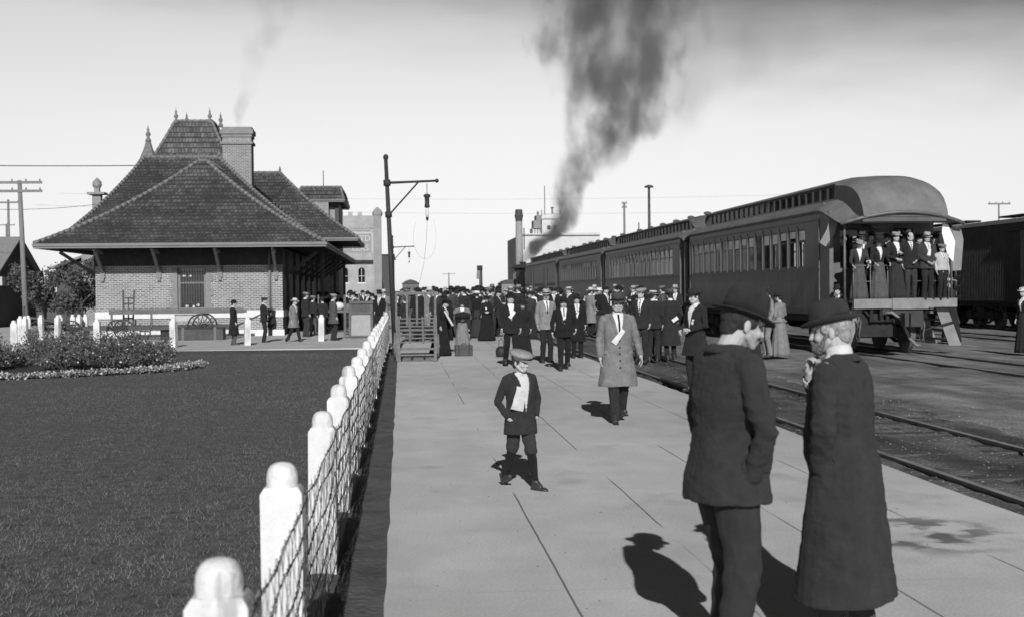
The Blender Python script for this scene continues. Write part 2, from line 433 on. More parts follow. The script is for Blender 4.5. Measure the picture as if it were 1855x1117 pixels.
o = MB(); random.seed(12)
for i in range(420):
    x = random.uniform(0, 4.3); y = 4 + 22 * random.random() ** 1.5; r = random.uniform(.003, .011) * (2.2 if random.random() < .04 else 1); a = random.random() * 6
    o.add([(x + r * math.cos(a), y + r * math.sin(a), .001), (x + r * math.cos(a + 1.8), y + r * math.sin(a + 1.8), .001), (x + r * math.cos(a + 4), y + r * math.sin(a + 4), .001), (x, y, .002 + r * .5)], [(0, 1, 3), (1, 2, 3), (2, 0, 3)])
tag(o.build('platform_grit', M('grit', .2, scale=2, var=.8)), 'scattered grit and small chips lying on the concrete platform', 'grit', kind='stuff')
# ================================================================== WHITE FENCE
m_white = M('white paint', .60, scale=6, var=.08, bump=1.0, bscale=35, rough=.75, detail=8)
t, b = nodes_of(m_white)
src = b.inputs['Base Color'].links[0].from_socket
tcn = t.nodes.new('ShaderNodeTexCoord')
def sp_z(t_, c_):
    q = t_.nodes.new('ShaderNodeSeparateXYZ'); t_.links.new(c_.outputs['Object'], q.inputs[0]); return q.outputs[2]
crack = mrange(tnoise(9, (1, 1, .10), 6), .57, .66, 1, .62)
dirt = mrange(mm('ADD', tnoise(4, (1, 1, .6), 6), mm('MULTIPLY', sp_z(t, tcn), .16)), .36, .62, .72, 1)
t.links.new(mm('MULTIPLY', mm('MULTIPLY', src, crack), dirt), b.inputs['Base Color'])
m_wire = M('dark fence wire', .035, rough=.6, var=.3)
fence = thing('post_and_wire_fence', 'long white fence of square posts strung with twisted wire beside the lawn', 'fence', (-.49, 3.0, 0))
def post_mesh(h, wd, rr):
    m = MB(); hw = wd / 2
    m.loft([[(-hw, -hw, -.25), (hw, -hw, -.25), (hw, hw, -.25), (-hw, hw, -.25)],
            [(-hw, -hw, h - .12), (hw, -hw, h - .12), (hw, hw, h - .12), (-hw, hw, h - .12)],
            [(-hw * .80, -hw * .80, h - .095), (hw * .80, -hw * .80, h - .095), (hw * .80, hw * .80, h - .095), (-hw * .80, hw * .80, h - .095)]])
    n = 18; rings = []
    R_ = hw * .83
    for k, (r, z) in enumerate(((R_, h - .1), (R_, h - .066), (R_ * .96, h - .044), (R_ * .86, h - .026), (R_ * .70, h - .012), (R_ * .48, h - .004), (R_ * .2, h), (.002, h + .001))):
        # superellipse: a squarish rounded head
        ring = []
        for i in range(n):
            a = 2 * math.pi * i / n; c_, s_ = math.cos(a), math.sin(a)
            q = (abs(c_) ** 2.5 + abs(s_) ** 2.5) ** (-1 / 2.5)
            ring.append((r * q * c_ * .93, r * q * s_ * .93, z))
        rings.append(ring)
    m.loft(rings)
    return m
posts = []
Y0, DY = 3.72, 2.16
random.seed(21)
FY = [3.60, 5.45, 8.0] + [10.2 + 2.16 * q for q in range(16)]
for k in range(19):
    y = FY[k]
    h = .95 + random.uniform(-.015, .015)
    pm = post_mesh(h, .165 + random.uniform(-.004, .004), 1)
    an, tx, ty = random.uniform(-.05, .05), random.uniform(-.014, .014), random.uniform(-.012, .012)
    R3 = Matrix.Rotation(an, 3, 'Z') @ Matrix.Rotation(tx, 3, 'X') @ Matrix.Rotation(ty, 3, 'Y')
    pm.v = [tuple(R3 @ Vector(p) + Vector((-.49 + .005 * math.sin(k), y, 0))) for p in pm.v]
    o = pm.build('post', m_white, fence, autosmooth=35)
    posts.append((-.49 + .005 * math.sin(k), y))
# woven wire: pairs of twisted strands with thin loose pickets between them, on the platform side of the posts
strands = MB(); pickets = MB()
xw = -.49 + .093
for zi, z in enumerate((.82, .70, .58, .46, .34, .22, .10)):
    for k in range(19):
        ya = FY[k - 1] if k else 2.2; yb = FY[k]
        n = 26 if k < 6 else 8
        for ph in (0, math.pi):
            pts = []
            for i in range(n + 1):
                f = i / n; y = ya + (yb - ya) * f; sag = -.02 * 4 * f * (1 - f) * (1 + .5 * math.sin(zi * 3 + k))
                tw = 2 * math.pi * f * (yb - ya) / .17 + ph
                pts.append((xw + .005 * math.cos(tw) + .006 * math.sin(f * math.pi * 3 + zi), y, z + sag + .005 * math.sin(tw) + .006 * math.sin(f * 9 + zi * 2 + k)))
            strands.tube(pts, .0026, n=4, cap=False)
for k in range(19):
    ya = FY[k - 1] if k else 2.2; yb = FY[k]
    y = ya; j = 0
    stepy = .085 if k < 9 else .17
    while y < yb:
        f = (y - ya) / (yb - ya)
        s_ = 1 if j % 2 else -1
        pts = []
        for q in range(9):
            z = .84 - .76 * q / 8
            pts.append((xw + .004 * math.sin(q * 2 + j), y + s_ * .043 * (1 if q % 2 else -1) + random.uniform(-.008, .008), z - .02 * 4 * f * (1 - f)))
        pickets.tube(pts, .0018, n=3, cap=False); y += stepy; j += 1
strands.build('wire_strand', m_wire, fence)
pickets.build('wire_netting', M('galvanised netting', .22, rough=.6, var=.3), fence)
# free-standing white posts along the far side of the lawn
def lone_post(px, pbase, label, h=.98, z=-.15, group='white posts along the far side of the lawn', wd=.2):
    p = G(px, pbase, z)
    m = post_mesh(h, wd, 1); me = m.mesh('white_post', m_white)
    o = bpy.data.objects.new('white_post', me); put(o, None, (p.x, p.y, z))
    o.rotation_euler = (random.uniform(-.02, .02), random.uniform(-.02, .02), random.uniform(-.3, .3))
    tag(o, label, 'post', group); return o
lone_post(582, 619, 'white post between the striding man and the man in grey coat')
lone_post(448, 626, 'white post between the man in long black coat and the man with folded arms')
lone_post(315, 629, 'white post in front of the long baggage wagon')
lone_post(177, 631, 'white post whose head shows above the bushes below the station corner')
lone_post(25, 635, 'leftmost white post, left of the flower bed bushes')
for px, yb, lb in ((38, 622, 'white post left of a close pair, under the painted board of the shed'), (46, 622, 'white post nearest the foot of the telegraph pole'),
                   (52, 620, 'white post just right of the telegraph pole foot'), (75, 618, 'single white post between the pole and the tree'),
                   (104, 619, 'left one of two touching white posts below the tree'), (109, 618, 'right one of two touching white posts below the tree'),
                   (131, 617, 'white post below the right half of the tree crown'), (144, 617, 'white post by the rear wheel of the farm cart'),
                   (156, 616, 'white post at the front of the dark cart by the station corner')):
    lone_post(px, yb, lb, h=1.02, group='white posts beyond the flower bed', wd=.17)
# ================================================================== STATION
def brick_mat(name, vb, vm, bw_=.22, bh=.075, mort=.012, axis='XZ', rough=.9, var=.25):
    m = bpy.data.materials.new(name); m.use_nodes = True; t = m.node_tree; b = t.nodes['Principled BSDF']
    tcn = t.nodes.new('ShaderNodeTexCoord'); sp = t.nodes.new('ShaderNodeSeparateXYZ'); t.links.new(tcn.outputs['Object'], sp.inputs[0])
    cb = t.nodes.new('ShaderNodeCombineXYZ')
    ad = t.nodes.new('ShaderNodeMath'); ad.operation = 'ADD'; t.links.new(sp.outputs[0], ad.inputs[0]); t.links.new(sp.outputs[1], ad.inputs[1])
    t.links.new(ad.outputs[0], cb.inputs[0]); t.links.new(sp.outputs[2], cb.inputs[1])
    br = t.nodes.new('ShaderNodeTexBrick'); t.links.new(cb.outputs[0], br.inputs[0])
    br.inputs['Scale'].default_value = 1; br.inputs['Brick Width'].default_value = bw_; br.inputs['Row Height'].default_value = bh; br.inputs['Mortar Size'].default_value = mort
    br.inputs['Mortar Smooth'].default_value = .2; br.inputs['Bias'].default_value = 0
    br.inputs['Color1'].default_value = (vb * (1 - var),) * 3 + (1,); br.inputs['Color2'].default_value = (vb * (1 + var),) * 3 + (1,); br.inputs['Mortar'].default_value = (vm,) * 3 + (1,)
    n = t.nodes.new('ShaderNodeTexNoise'); n.inputs['Scale'].default_value = .8; n.inputs['Detail'].default_value = 6; t.links.new(tcn.outputs['Object'], n.inputs[0])
    r = t.nodes.new('ShaderNodeMapRange'); r.inputs['From Min'].default_value = .3; r.inputs['From Max'].default_value = .7; r.inputs['To Min'].default_value = .82; r.inputs['To Max'].default_value = 1.1
    t.links.new(n.outputs[0], r.inputs[0])
    mx = t.nodes.new('ShaderNodeVectorMath'); mx.operation = 'SCALE'; t.links.new(br.outputs['Color'], mx.inputs[0]); t.links.new(r.outputs[0], mx.inputs['Scale'])
    t.links.new(mx.outputs[0], b.inputs['Base Color']); b.inputs['Roughness'].default_value = rough; b.inputs['Specular IOR Level'].default_value = .15
    bp = t.nodes.new('ShaderNodeBump'); bp.inputs['Strength'].default_value = .5; bp.inputs['Distance'].default_value = .01; bp.invert = True
    t.links.new(br.outputs['Fac'], bp.inputs['Height']); t.links.new(bp.outputs[0], b.inputs['Normal'])
    MATS[name] = m; return m
m_brick = brick_mat('station brick', .165, .46)
m_chim = brick_mat('chimney brick', .17, .38, var=.2)
m_stone2 = M('pale stone course', .62, scale=3, var=.08, bump=.5, bscale=30)
m_quoin = M('dressed stone', .20, scale=4, var=.15, bump=.5, bscale=30)
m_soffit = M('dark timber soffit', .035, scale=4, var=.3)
m_gutter = M('painted gutter', .17, scale=2, var=.12, rough=.6)
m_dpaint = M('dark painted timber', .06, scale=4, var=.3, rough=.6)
m_glass = M('window glass', .012, rough=.08, spec=.6, var=.2)
# clay tile: uv along the courses
m_tile = bpy.data.materials.new('clay roof tile'); m_tile.use_nodes = True
t = m_tile.node_tree; b = t.nodes['Principled BSDF']
uvn = t.nodes.new('ShaderNodeUVMap'); br = t.nodes.new('ShaderNodeTexBrick'); t.links.new(uvn.outputs[0], br.inputs[0])
for k, v in (('Scale', 1), ('Brick Width', .17), ('Row Height', .30), ('Mortar Size', .016), ('Mortar Smooth', .3), ('Bias', 0)): br.inputs[k].default_value = v
br.inputs['Color1'].default_value = (.052,) * 3 + (1,); br.inputs['Color2'].default_value = (.115,) * 3 + (1,); br.inputs['Mortar'].default_value = (.022,) * 3 + (1,)
tcn = t.nodes.new('ShaderNodeTexCoord')
v = t.nodes.new('ShaderNodeVectorMath'); v.operation = 'SCALE'; t.links.new(br.outputs['Color'], v.inputs[0])
t.links.new(mm('MULTIPLY', mrange(tnoise(.45, (1, 1, 1), 6), .3, .7, .7, 1.25), mrange(tnoise(6, (1, 1, 1), 4), .3, .7, .8, 1.2)), v.inputs['Scale'])
t.links.new(v.outputs[0], b.inputs['Base Color']); b.inputs['Roughness'].default_value = .75; b.inputs['Specular IOR Level'].default_value = .3
m_cap = M('hip cap tile', .15, scale=7, var=.35, rough=.8)

def roof_face(m, e0, e1, r0, r1, flare=.0, row=.30, th=.05):
    """tiled slope: eave e0->e1, ridge r0->r1, each course a real step"""
    e0, e1, r0, r1 = map(Vector, (e0, e1, r0, r1))
    ln = ((r0 + r1) / 2 - (e0 + e1) / 2).length; n = max(3, int(ln / row))
    def P(a, b_, k):
        f = k / n; p = a.lerp(b_, f); p.z = a.z + (b_.z - a.z) * (f + flare * (f * f - f)); return p
    W0 = (e1 - e0).length
    ux = (e1 - e0).normalized()
    for k in range(n):
        a, b_ = P(e0, r0, k), P(e1, r1, k); c, d = P(e1, r1, k + 1), P(e0, r0, k + 1)
        # break each course into runs so that the edge wobbles
        nr = max(1, int((b_ - a).length / .9))
        for j in range(nr):
            f0, f1 = j / nr, (j + 1) / nr
            h0 = th * (1 + .5 * math.sin(j * 12.9 + k * 7.7)); 
            p0, p1 = a.lerp(b_, f0), a.lerp(b_, f1); q0, q1 = d.lerp(c, f0), d.lerp(c, f1)
            up = Vector((0, 0, h0))
            vs = [p0 + up, p1 + up, q1, q0, p0 - Vector((0, 0, .01)), p1 - Vector((0, 0, .01))]
            base = len(m.f)
            m.add(vs, [(0, 1, 2, 3), (4, 5, 1, 0)])
            us = [(p - e0).dot(ux) for p in (p0, p1, q1, q0)]
            v0 = k * .3 + .003
            m.uv[base] = [(us[0], v0), (us[1], v0), (us[2], v0 + .294), (us[3], v0 + .294)]
            m.uv[base + 1] = [(us[0], v0), (us[1], v0), (us[1], v0 + .01), (us[0], v0 + .01)]
def cap_line(m, a, b_, flare=0, r=.085, step=.3):
    a, b_ = Vector(a), Vector(b_); n = max(2, int((b_ - a).length / step))
    P = []
    for k in range(n + 1):
        f = k / n; p = a.lerp(b_, f); p.z = a.z + (b_.z - a.z) * (f + flare * (f * f - f)); P.append(p + Vector((0, 0, .03)))
    for p, q in zip(P[:-1], P[1:]): m.tube([p, q], [r * 1.15, r * .85], n=7)
def finial(name_parent, p, h=.55, r=.09):
    m = MB(); p = Vector(p)
    m.lathe([(r, -.1), (r * 1.1, 0), (r * .8, h * .1), (r * .45, h * .2), (r * .9, h * .34), (r * .95, h * .42), (r * .55, h * .52), (r * .35, h * .62), (r * .5, h * .68), (r * .22, h * .78), (.004, h)], p, n=10)
    return m.build('finial', m_cap, name_parent, smooth=True)
def hip_roof(parent, x0, x1, y0, y1, ze, rx0, rx1, ry0, ry1, zr, flare=.18, fin=(), gutter=True, name='roof', finh=.45):
    """rectangular eaves, ridge from (rx0,ry0) to (rx1,ry1) (a line or a point)"""
    m = MB()
    A, B, C_, D = (x0, y0, ze), (x1, y0, ze), (x1, y1, ze), (x0, y1, ze)
    R00, R10, R11, R01 = (rx0, ry0, zr), (rx1, ry0, zr), (rx1, ry1, zr), (rx0, ry1, zr)
    roof_face(m, A, B, R00, R10, flare); roof_face(m, B, C_, R10, R11, flare)
    roof_face(m, C_, D, R11, R01, flare); roof_face(m, D, A, R01, R00, flare)
    # soffit
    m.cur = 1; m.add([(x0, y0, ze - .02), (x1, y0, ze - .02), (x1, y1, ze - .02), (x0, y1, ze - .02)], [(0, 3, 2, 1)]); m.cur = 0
    if rx0 != rx1 and ry0 != ry1: m.add([R00, R10, R11, R01], [(0, 1, 2, 3)]); m.uv[len(m.f) - 1] = [(0, 0), (1, 0), (1, 1), (0, 1)]
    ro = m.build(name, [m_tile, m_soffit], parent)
    c = MB()
    for e_, r_ in ((A, R00), (B, R10), (C_, R11), (D, R01)): cap_line(c, e_, r_, flare)
    for a_, b_ in ((R00, R10), (R10, R11), (R11, R01), (R01, R00)):
        if (Vector(a_) - Vector(b_)).length > .2: cap_line(c, a_, b_, 0)
    c.build('hip_cap', m_cap, ro, smooth=True)
    if gutter:
        g = MB(); h_ = .16
        for (a_, b_) in ((A, B), (B, C_), (C_, D), (D, A)):
            a_, b_ = Vector(a_), Vector(b_); d = (b_ - a_).normalized(); nrm = Vector((d.y, -d.x, 0))
            for z_, th in ((-.05, .11), (-.15, .07)):
                off = nrm * (.04 if z_ > -.1 else .0)
                g.bar(a_ + off + Vector((0, 0, z_)) - d * .04, b_ + off + Vector((0, 0, z_)) + d * .04, .09, th)
        g.build('gutter', m_gutter, ro)
    for p in fin: finial(ro, p, finh)
    return ro
SX0, SX1, SY0, SY1 = -12.4, -4.87, 55.2, 92.0
ZG = -.2
st = thing('railway_station', 'brick railway station with steep tiled hip roofs, wide eaves and a big chimney', 'station', ((SX0 + SX1) / 2, SY0, ZG))
def P3(m, *a): m.bx(*a)
# walls with a real window opening in the front wall
wx0, wx1, wz0, wz1 = -9.12, -7.97, .95, 2.72
m = MB()
ztop = 3.45
m.bx(SX0, wx0, SY0, SY0 + .4, ZG, ztop); m.bx(wx1, SX1, SY0, SY0 + .4, ZG, ztop)
m.bx(wx0, wx1, SY0, SY0 + .4, ZG, wz0); m.bx(wx0, wx1, SY0, SY0 + .4, wz1, ztop)
m.bx(SX0, SX0 + .4, SY0 + .4, 86, ZG, ztop)
wl = m.build('wall', m_brick, st)
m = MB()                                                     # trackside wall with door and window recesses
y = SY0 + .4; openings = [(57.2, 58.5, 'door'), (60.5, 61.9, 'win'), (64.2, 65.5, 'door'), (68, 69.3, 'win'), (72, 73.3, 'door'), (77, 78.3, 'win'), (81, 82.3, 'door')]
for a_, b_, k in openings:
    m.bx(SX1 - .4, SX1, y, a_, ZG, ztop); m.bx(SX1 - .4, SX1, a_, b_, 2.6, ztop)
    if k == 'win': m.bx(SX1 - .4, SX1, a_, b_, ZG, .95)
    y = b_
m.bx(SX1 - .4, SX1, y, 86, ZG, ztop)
m.build('wall', m_dpaint, st)  # dark timber colour also carries the canopy shade on this wall
m = MB(); m.bx(SX0 - .02, SX1 + .02, SY0 - .02, SY0 + .1, 2.76, 3.45); m.build('frieze', m_soffit, st)  # dark strip painting in the eave shadow across the upper front wall
for a_, b_, k in openings:
    m = MB(); z0 = ZG if k == 'door' else .95
    m.bx(SX1 - .3, SX1 - .2, a_ + .02, b_ - .02, z0 + .02, 2.58)
    d_ = m.build('door' if k == 'door' else 'window', m_dpaint, st)
    m = MB(); m.bx(SX1 - .197, SX1 - .187, a_ + .15, b_ - .15, (1.1 if k == 'door' else 1.05), 2.4); m.build('pane', m_glass, d_)
# stone belt and base courses
m = MB(); m.bx(SX0 - .03, wx0 - .12, SY0 - .04, SY0 + .1, .62, .90); m.bx(wx1 + .12, SX1 + .03, SY0 - .04, SY0 + .1, .62, .90)
m.bx(SX1 - .05, SX1 + .03, SY0 + .1, 57.1, .62, .90)
m.build('belt_course', m_stone2, st)
m = MB(); m.bx(SX0 - .06, SX1 + .06, SY0 - .07, SY0 + .1, ZG, ZG + .32); m.build('base_course', m_stone2, st)
# quoins round the window
for sx, xx in ((-1, wx0), (1, wx1)):
    m = MB()
    for k in range(6):
        wq = .20 if k % 2 else .30; z0 = .92 + k * .30
        a_, b_ = (xx - wq, xx) if sx < 0 else (xx, xx + wq)
        m.bx(a_, b_, SY0 - .025, SY0 + .1, z0, z0 + .298)
    m.build('quoin', m_quoin, st)
m = MB(); m.bx(wx0 - .15, wx1 + .15, SY0 - .09, SY0 + .12, .76, .94); m.bx(wx0 - .1, wx1 + .1, SY0 - .02, SY0 + .1, .5, .757)
m.build('window_sill', M('sill stone', .42, scale=4, var=.1), st)
wi = MB(); y = SY0 + .12
for a_ in ((wx0, wx0 + .1, wz0, wz1), (wx1 - .1, wx1, wz0, wz1), (wx0 + .1, wx1 - .1, wz0, wz0 + .1), (wx0 + .1, wx1 - .1, wz1 - .08, wz1), (wx0 + .1, wx1 - .1, 2.02, 2.09)):
    wi.bx(a_[0], a_[1], y, y + .08, a_[2], a_[3])
wf = wi.build('window', m_gutter, st)
m = MB(); m.bx(wx0 + .1, wx1 - .1, y + .05, y + .06, wz0 + .1, wz1 - .08); m.build('pane', m_glass, wf)
m = MB()
for k in range(9): m.bar((wx0 + .15 + k * .105, y - .03, wz0 + .1), (wx0 + .15 + k * .105, y - .03, wz1 - .1), .014)
for z in (1.25, 1.6, 2.3, 2.5): m.bar((wx0 + .1, y - .03, z), (wx1 - .1, y - .03, z), .014)
m.build('window_bars', m_dpaint, wf)
for a_, z in ((wx0 + .35, 1.10), (wx0 + .62, 1.08), (wx0 + .8, 1.14), (wx0 + .5, 2.32), (wx0 + .25, 2.33)):
    m = MB(); m.ell((a_, y + .02, z), (.07, .03, .06)); m.build('sill_jar', M('pale things behind glass', .5, var=.3, scale=9), wf, smooth=True)
# timber brackets under the eaves
for xx in (-12.1, -9.85, -7.4, -5.12):
    m = MB(); m.bx(xx - .09, xx + .09, SY0 - .12, SY0 - .001, 2.28, 2.75)
    m.bar((xx, SY0 - .06, 2.5), (xx, SY0 - 1.35, 3.34), .12); m.bar((xx, SY0 - .05, 3.3), (xx, SY0 - 1.6, 3.38), .1)
    m.box((xx, SY0 - .07, 2.22), (.13, .1, .14), taper=1.0)
    m.build('eave_bracket', m_quoin, st)
for yy in np.arange(57, 86, 4.0):
    m = MB(); m.bar((SX1 + .06, yy, 2.4), (SX1 + 1.35, yy, 3.36), .13); m.bx(SX1 + .001, SX1 + .12, yy - .09, yy + .09, 2.2, 3.4)
    m.build('eave_bracket', m_dpaint, st)
m = MB(); m.bar((SX0 - .06, 55.6, 2.4), (SX0 - 1.5, 55.6, 3.36), .13); m.bx(SX0 - .12, SX0 - .001, 55.5, 55.7, 2.2, 3.4); m.build('eave_bracket', m_dpaint, st)
# downpipe: thin above, fat iron shoe below
m = MB(); m.tube([(-5.38, SY0 - .12, 3.4), (-5.38, SY0 - .12, .9)], .05, n=10); m.build('downpipe', m_gutter, st, smooth=True)
m = MB(); m.tube([(-5.38, SY0 - .14, 1.0), (-5.38, SY0 - .14, .93), (-5.38, SY0 - .14, ZG)], [.10, .085, .085], n=12)
m.tube([(-5.38, SY0 - .14, .8), (-5.38, SY0 - .14, .72)], .105, n=12); m.build('downpipe', m_soffit, st, smooth=True)
# front wing roof (low eaves), main roof, tower roof, trackside wing, bay
hip_roof(st, -14.3, -3.0, 53.3, 90.5, 3.62, -8.85, -8.5, 59.6, 84, 7.45, flare=.30, fin=[(-8.85, 59.6, 7.45)])
hip_roof(st, -14.3, -3.65, 57.2, 78, 4.0, -12.3, -8.75, 65.5, 70, 8.2, flare=.22, fin=[(-8.75, 65.5, 8.2)], gutter=False)
hip_roof(st, -11.5, -2.35, 72.2, 84.5, 4.55, -8.8, -6.9, 77.5, 79, 8.5, flare=.22, fin=[(-6.9, 77.5, 8.5)])
# steep truncated tower with a crested flat top
tw = hip_roof(st, -13.0, -8.6, 69.6, 74.2, 8.1, -11.75, -9.85, 71.1, 72.7, 10.65, flare=.12, gutter=False, name='tower_roof')
for x_, y_ in ((-11.7, 71.1), (-9.95, 71.1), (-11.4, 72.7), (-9.6, 72.7)): finial(tw, (x_, y_, 10.65), .75, .12)
m = MB(); m.bx(-12.9, -8.7, 69.8, 74, 6.6, 8.08); m.build('tower_wall', m_soffit, st)
# little corner cupola left of the tower
m = MB(); m.lathe([(.7, 8.0), (.8, 8.1), (.7, 8.25), (.45, 8.6), (.24, 9.1), (.12, 9.5), (.08, 9.6)], (-12.95, 70, 0), n=8)
cu = m.build('cupola_roof', m_cap, st); finial(cu, (-12.95, 70, 9.55), .8, .14)
for x_ in (-12.4, -12.05): finial(cu, (x_, 71.5, 8.9), .65, .1)
# big chimney with corbelled cap
ch = MB(); ch.bx(-8.7, -7.3, 66.4, 67.5, 5, 9.3); o_ch = ch.build('chimney', m_chim, st)
m = MB(); m.bx(-8.78, -7.22, 66.32, 67.58, 8.95, 9.08); m.bx(-8.75, -7.25, 66.35, 67.55, 9.3, 9.45); m.bx(-8.81, -7.19, 66.29, 67.61, 9.45, 9.66); m.bx(-8.73, -7.27, 66.37, 67.53, 9.66, 9.8)
m.build('chimney_cap', m_quoin, o_ch)
# trackside bay with its own roof
m = MB(); m.bx(-5.75, -3.95, 85, 92, ZG, 7.3); m.bx(-5.4, -4.5, 84.2, 85, ZG, 7.3)
by = m.build('bay', brick_mat('bay brick', .26, .45), st)
m = MB(); m.bx(-4.14, -3.9, 84.85, 84.99, 5.2, 7.3); m.bx(-5.85, -3.85, 84.75, 84.99, 7.0, 7.28); m.build('bay_trim', m_dpaint, by)
hip_roof(by, -6.6, -3.55, 84.2, 92.5, 7.45, -6.2, -3.75, 84.6, 92, 8.2, flare=0, gutter=True, name='bay_roof')
m = MB(); m.tube([(-4.9, 86, 8.2), (-4.9, 86, 9.4)], .025, n=6); m.build('lightning_rod', m_soffit, by)
# canopy post
for yy in (60.5, 72.0, 84.0):
    m = MB(); m.bar((-3.55, yy, -.1), (-3.55, yy, 3.55), .14); m.bar((-3.55, yy, 2.9), (-3.55, yy + .7, 3.5), .1); m.build('canopy_post', m_dpaint, st)
# far-left chimney pot standing behind the roof: belongs to the station's rear
m = MB(); m.bx(-18.1, -17.6, 80, 80.5, 4.6, 7.5); m.bx(-18.35, -17.35, 79.75, 80.75, 7.5, 7.62); m.bx(-18, -17.7, 80.1, 80.4, 7.62, 7.9)
m.lathe([(.2, 7.9), (.28, 8.05), (.26, 8.25), (.12, 8.4), (.02, 8.5)], (-17.85, 80.25, 0), n=10)
m.bx(-18.4, -13.0, 78.5, 85, ZG, 5.1)
aw = m.build('rear_wing', m_chim, st)
hip_roof(aw, -18.7, -12.5, 78, 86, 4.9, -16.3, -14, 81, 83, 7.2, flare=.2, gutter=False, name='rear_wing_roof')
# inside dark so that nothing shows through the openings
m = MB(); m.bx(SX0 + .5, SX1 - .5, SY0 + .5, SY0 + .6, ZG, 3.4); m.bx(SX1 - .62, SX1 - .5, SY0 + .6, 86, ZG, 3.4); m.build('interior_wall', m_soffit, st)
# ================================================================== BUILDINGS BEYOND
# brick warehouse with painted lettering
m_wb = brick_mat('warehouse brick', .30, .40, var=.12)
m_wbs = brick_mat('warehouse pier brick', .24, .3, var=.12)
wh = thing('brick_warehouse', 'brick warehouse with castle battlements and white painted lettering beyond the station', 'building', (-5, 148, ZG))
X0, X1, WY = -11.0, -2.95, 148.0
m = MB(); m.bx(X0, X1, WY, 190, ZG, 10.0); m.build('wall', m_wb, wh)
m = MB()
x = X0
while x < X1 - 1.1: m.bx(x, x + .45, WY - .02, WY + .5, 10.0, 10.42); x += 1.05
m.bx(X0, X1, WY - .1, WY - .001, 8.6, 8.75); 
for k in range(18): m.bx(X0 + .2 + k * .42, X0 + .4 + k * .42, WY - .12, WY - .001, 8.35, 8.6)
m.build('battlement', m_wb, wh)
for xa in (-7.55, -2.95):
    m = MB(); m.bx(xa - .02, xa + .85, WY - .35, WY + .6, ZG, 9.95)
    m.lathe([(.50, 9.9), (.58, 10.1), (.58, 10.3), (.4, 10.6), (.15, 10.85), (.02, 10.95)], (xa + .42, WY + .1, 0), n=8)
    m.build('pier', m_wbs, wh)
m_paint = M('painted lettering white', .46, scale=9, var=.25)
m = MB(); m.bx(-6.6, -3.1, WY - .03, WY - .002, 5.9, 8.05); sgn = m.build('painted_panel', M('painted panel', .25, scale=3, var=.12), wh)
m = MB(); m.bx(-6.6, -3.1, WY - .05, WY - .035, 8.0, 8.1); m.bx(-3.2, -3.1, WY - .05, WY - .035, 5.9, 8.0); 
for txt, xx, zz in (('LTD', -4.15, 7.15), ('EERS', -4.45, 6.1)):
    vs, fs = text_mb(txt, .92, .02); m.add([(v[0] + xx, v[1] + WY - .045, v[2] + zz) for v in vs], fs)
m.build('lettering', m_paint, sgn)
m = MB(); m.bx(-8, -3.05, WY - .35, WY - .001, 4.75, 5.05); m.build('cornice', m_soffit, wh)
for xx in (-6.2, -4.35):
    m = MB(); m.bx(xx - .35, xx + .35, WY - .03, WY - .002, 2.6, 3.9); m.lathe([(.35, -.028), (.35, 0)], (0, 0, 0), n=16)
    m.v[-32:] = [(xx + a_[0], WY + a_[2] - .003, 3.9 + a_[1]) for a_ in m.v[-32:]]
    wn = m.build('arched_window', m_glass, wh)
    m = MB(); m.bx(xx - .47, xx + .47, WY - .06, WY - .001, 2.45, 2.58); m.bar((xx - .3, WY - .05, 3.3), (xx + .3, WY - .05, 3.3), .05); m.bar((xx, WY - .05, 2.7), (xx, WY - .05, 4.1), .05); m.build('frame', m_stone2, wn)
m = MB(); m.bx(-8, -3.2, WY - 1.2, WY - .001, 1.0, 1.16); m.bx(-7.6, -3.25, WY - .7, WY - .5, -.2, .0); m.bx(-5.1, -4.6, WY - .9, WY - .4, ZG, 1.0); m.build('shop_front', m_stone2, wh)
m = MB(); m.bx(-7.7, -5.2, WY - .25, WY - .01, ZG, .95); m.bx(-4.5, -3.2, WY - .25, WY - .01, .1, .95); m.build('shop_window', m_soffit, wh)
# dark tank-like building between the warehouse and the far lamp post
b2 = thing('dark_shed', 'dark plain shed close behind the brick warehouse', 'shed', (-1.6, 175, ZG))
m = MB(); m.bx(-2.9, -.9, 172, 190, ZG, 6.2); m.build('wall', m_dpaint, b2); m = MB(); m.bx(-3.0, -.8, 171.9, 190.1, 6.2, 6.35); m.build('roof', m_soffit, b2)
# distant house / freight sheds on the horizon
def far_shed(px0, px1, ytop, zc, label, mat, name='freight_shed', cat='shed'):
    p0, p1 = ray(px0, 525), ray(px1, 525)
    a = p0 * zc; b_ = p1 * zc; h_ = CAM_H + (526 - ytop) * zc / F_PX
    o_ = thing(name, label, cat, (a.x, a.y, ZG))
    m = MB(); m.bx(a.x, b_.x, a.y, a.y + 8, ZG, h_ * .82); m.build('wall', mat, o_)
    m = MB(); m.prism_y([(a.x - .15, h_ * .80), (b_.x + .15, h_ * .80), ((a.x * .2 + b_.x * .8), h_ * .93), ((a.x + b_.x) / 2, h_), ((a.x * .8 + b_.x * .2), h_ * .93)], a.y - .15, a.y + 8.1); m.build('roof', m_dpaint, o_)
    return o_
m_fsh = M('far grey boards', .13, scale=2, var=.2)
far_shed(729, 759, 506, 210, 'low dark shed with rounded roof on the horizon right of the second lamp post', m_fsh)
far_shed(909, 938, 508, 200, 'low grey shed on the horizon left of the brewery smokestack', M('far pale boards', .22, scale=2, var=.2))
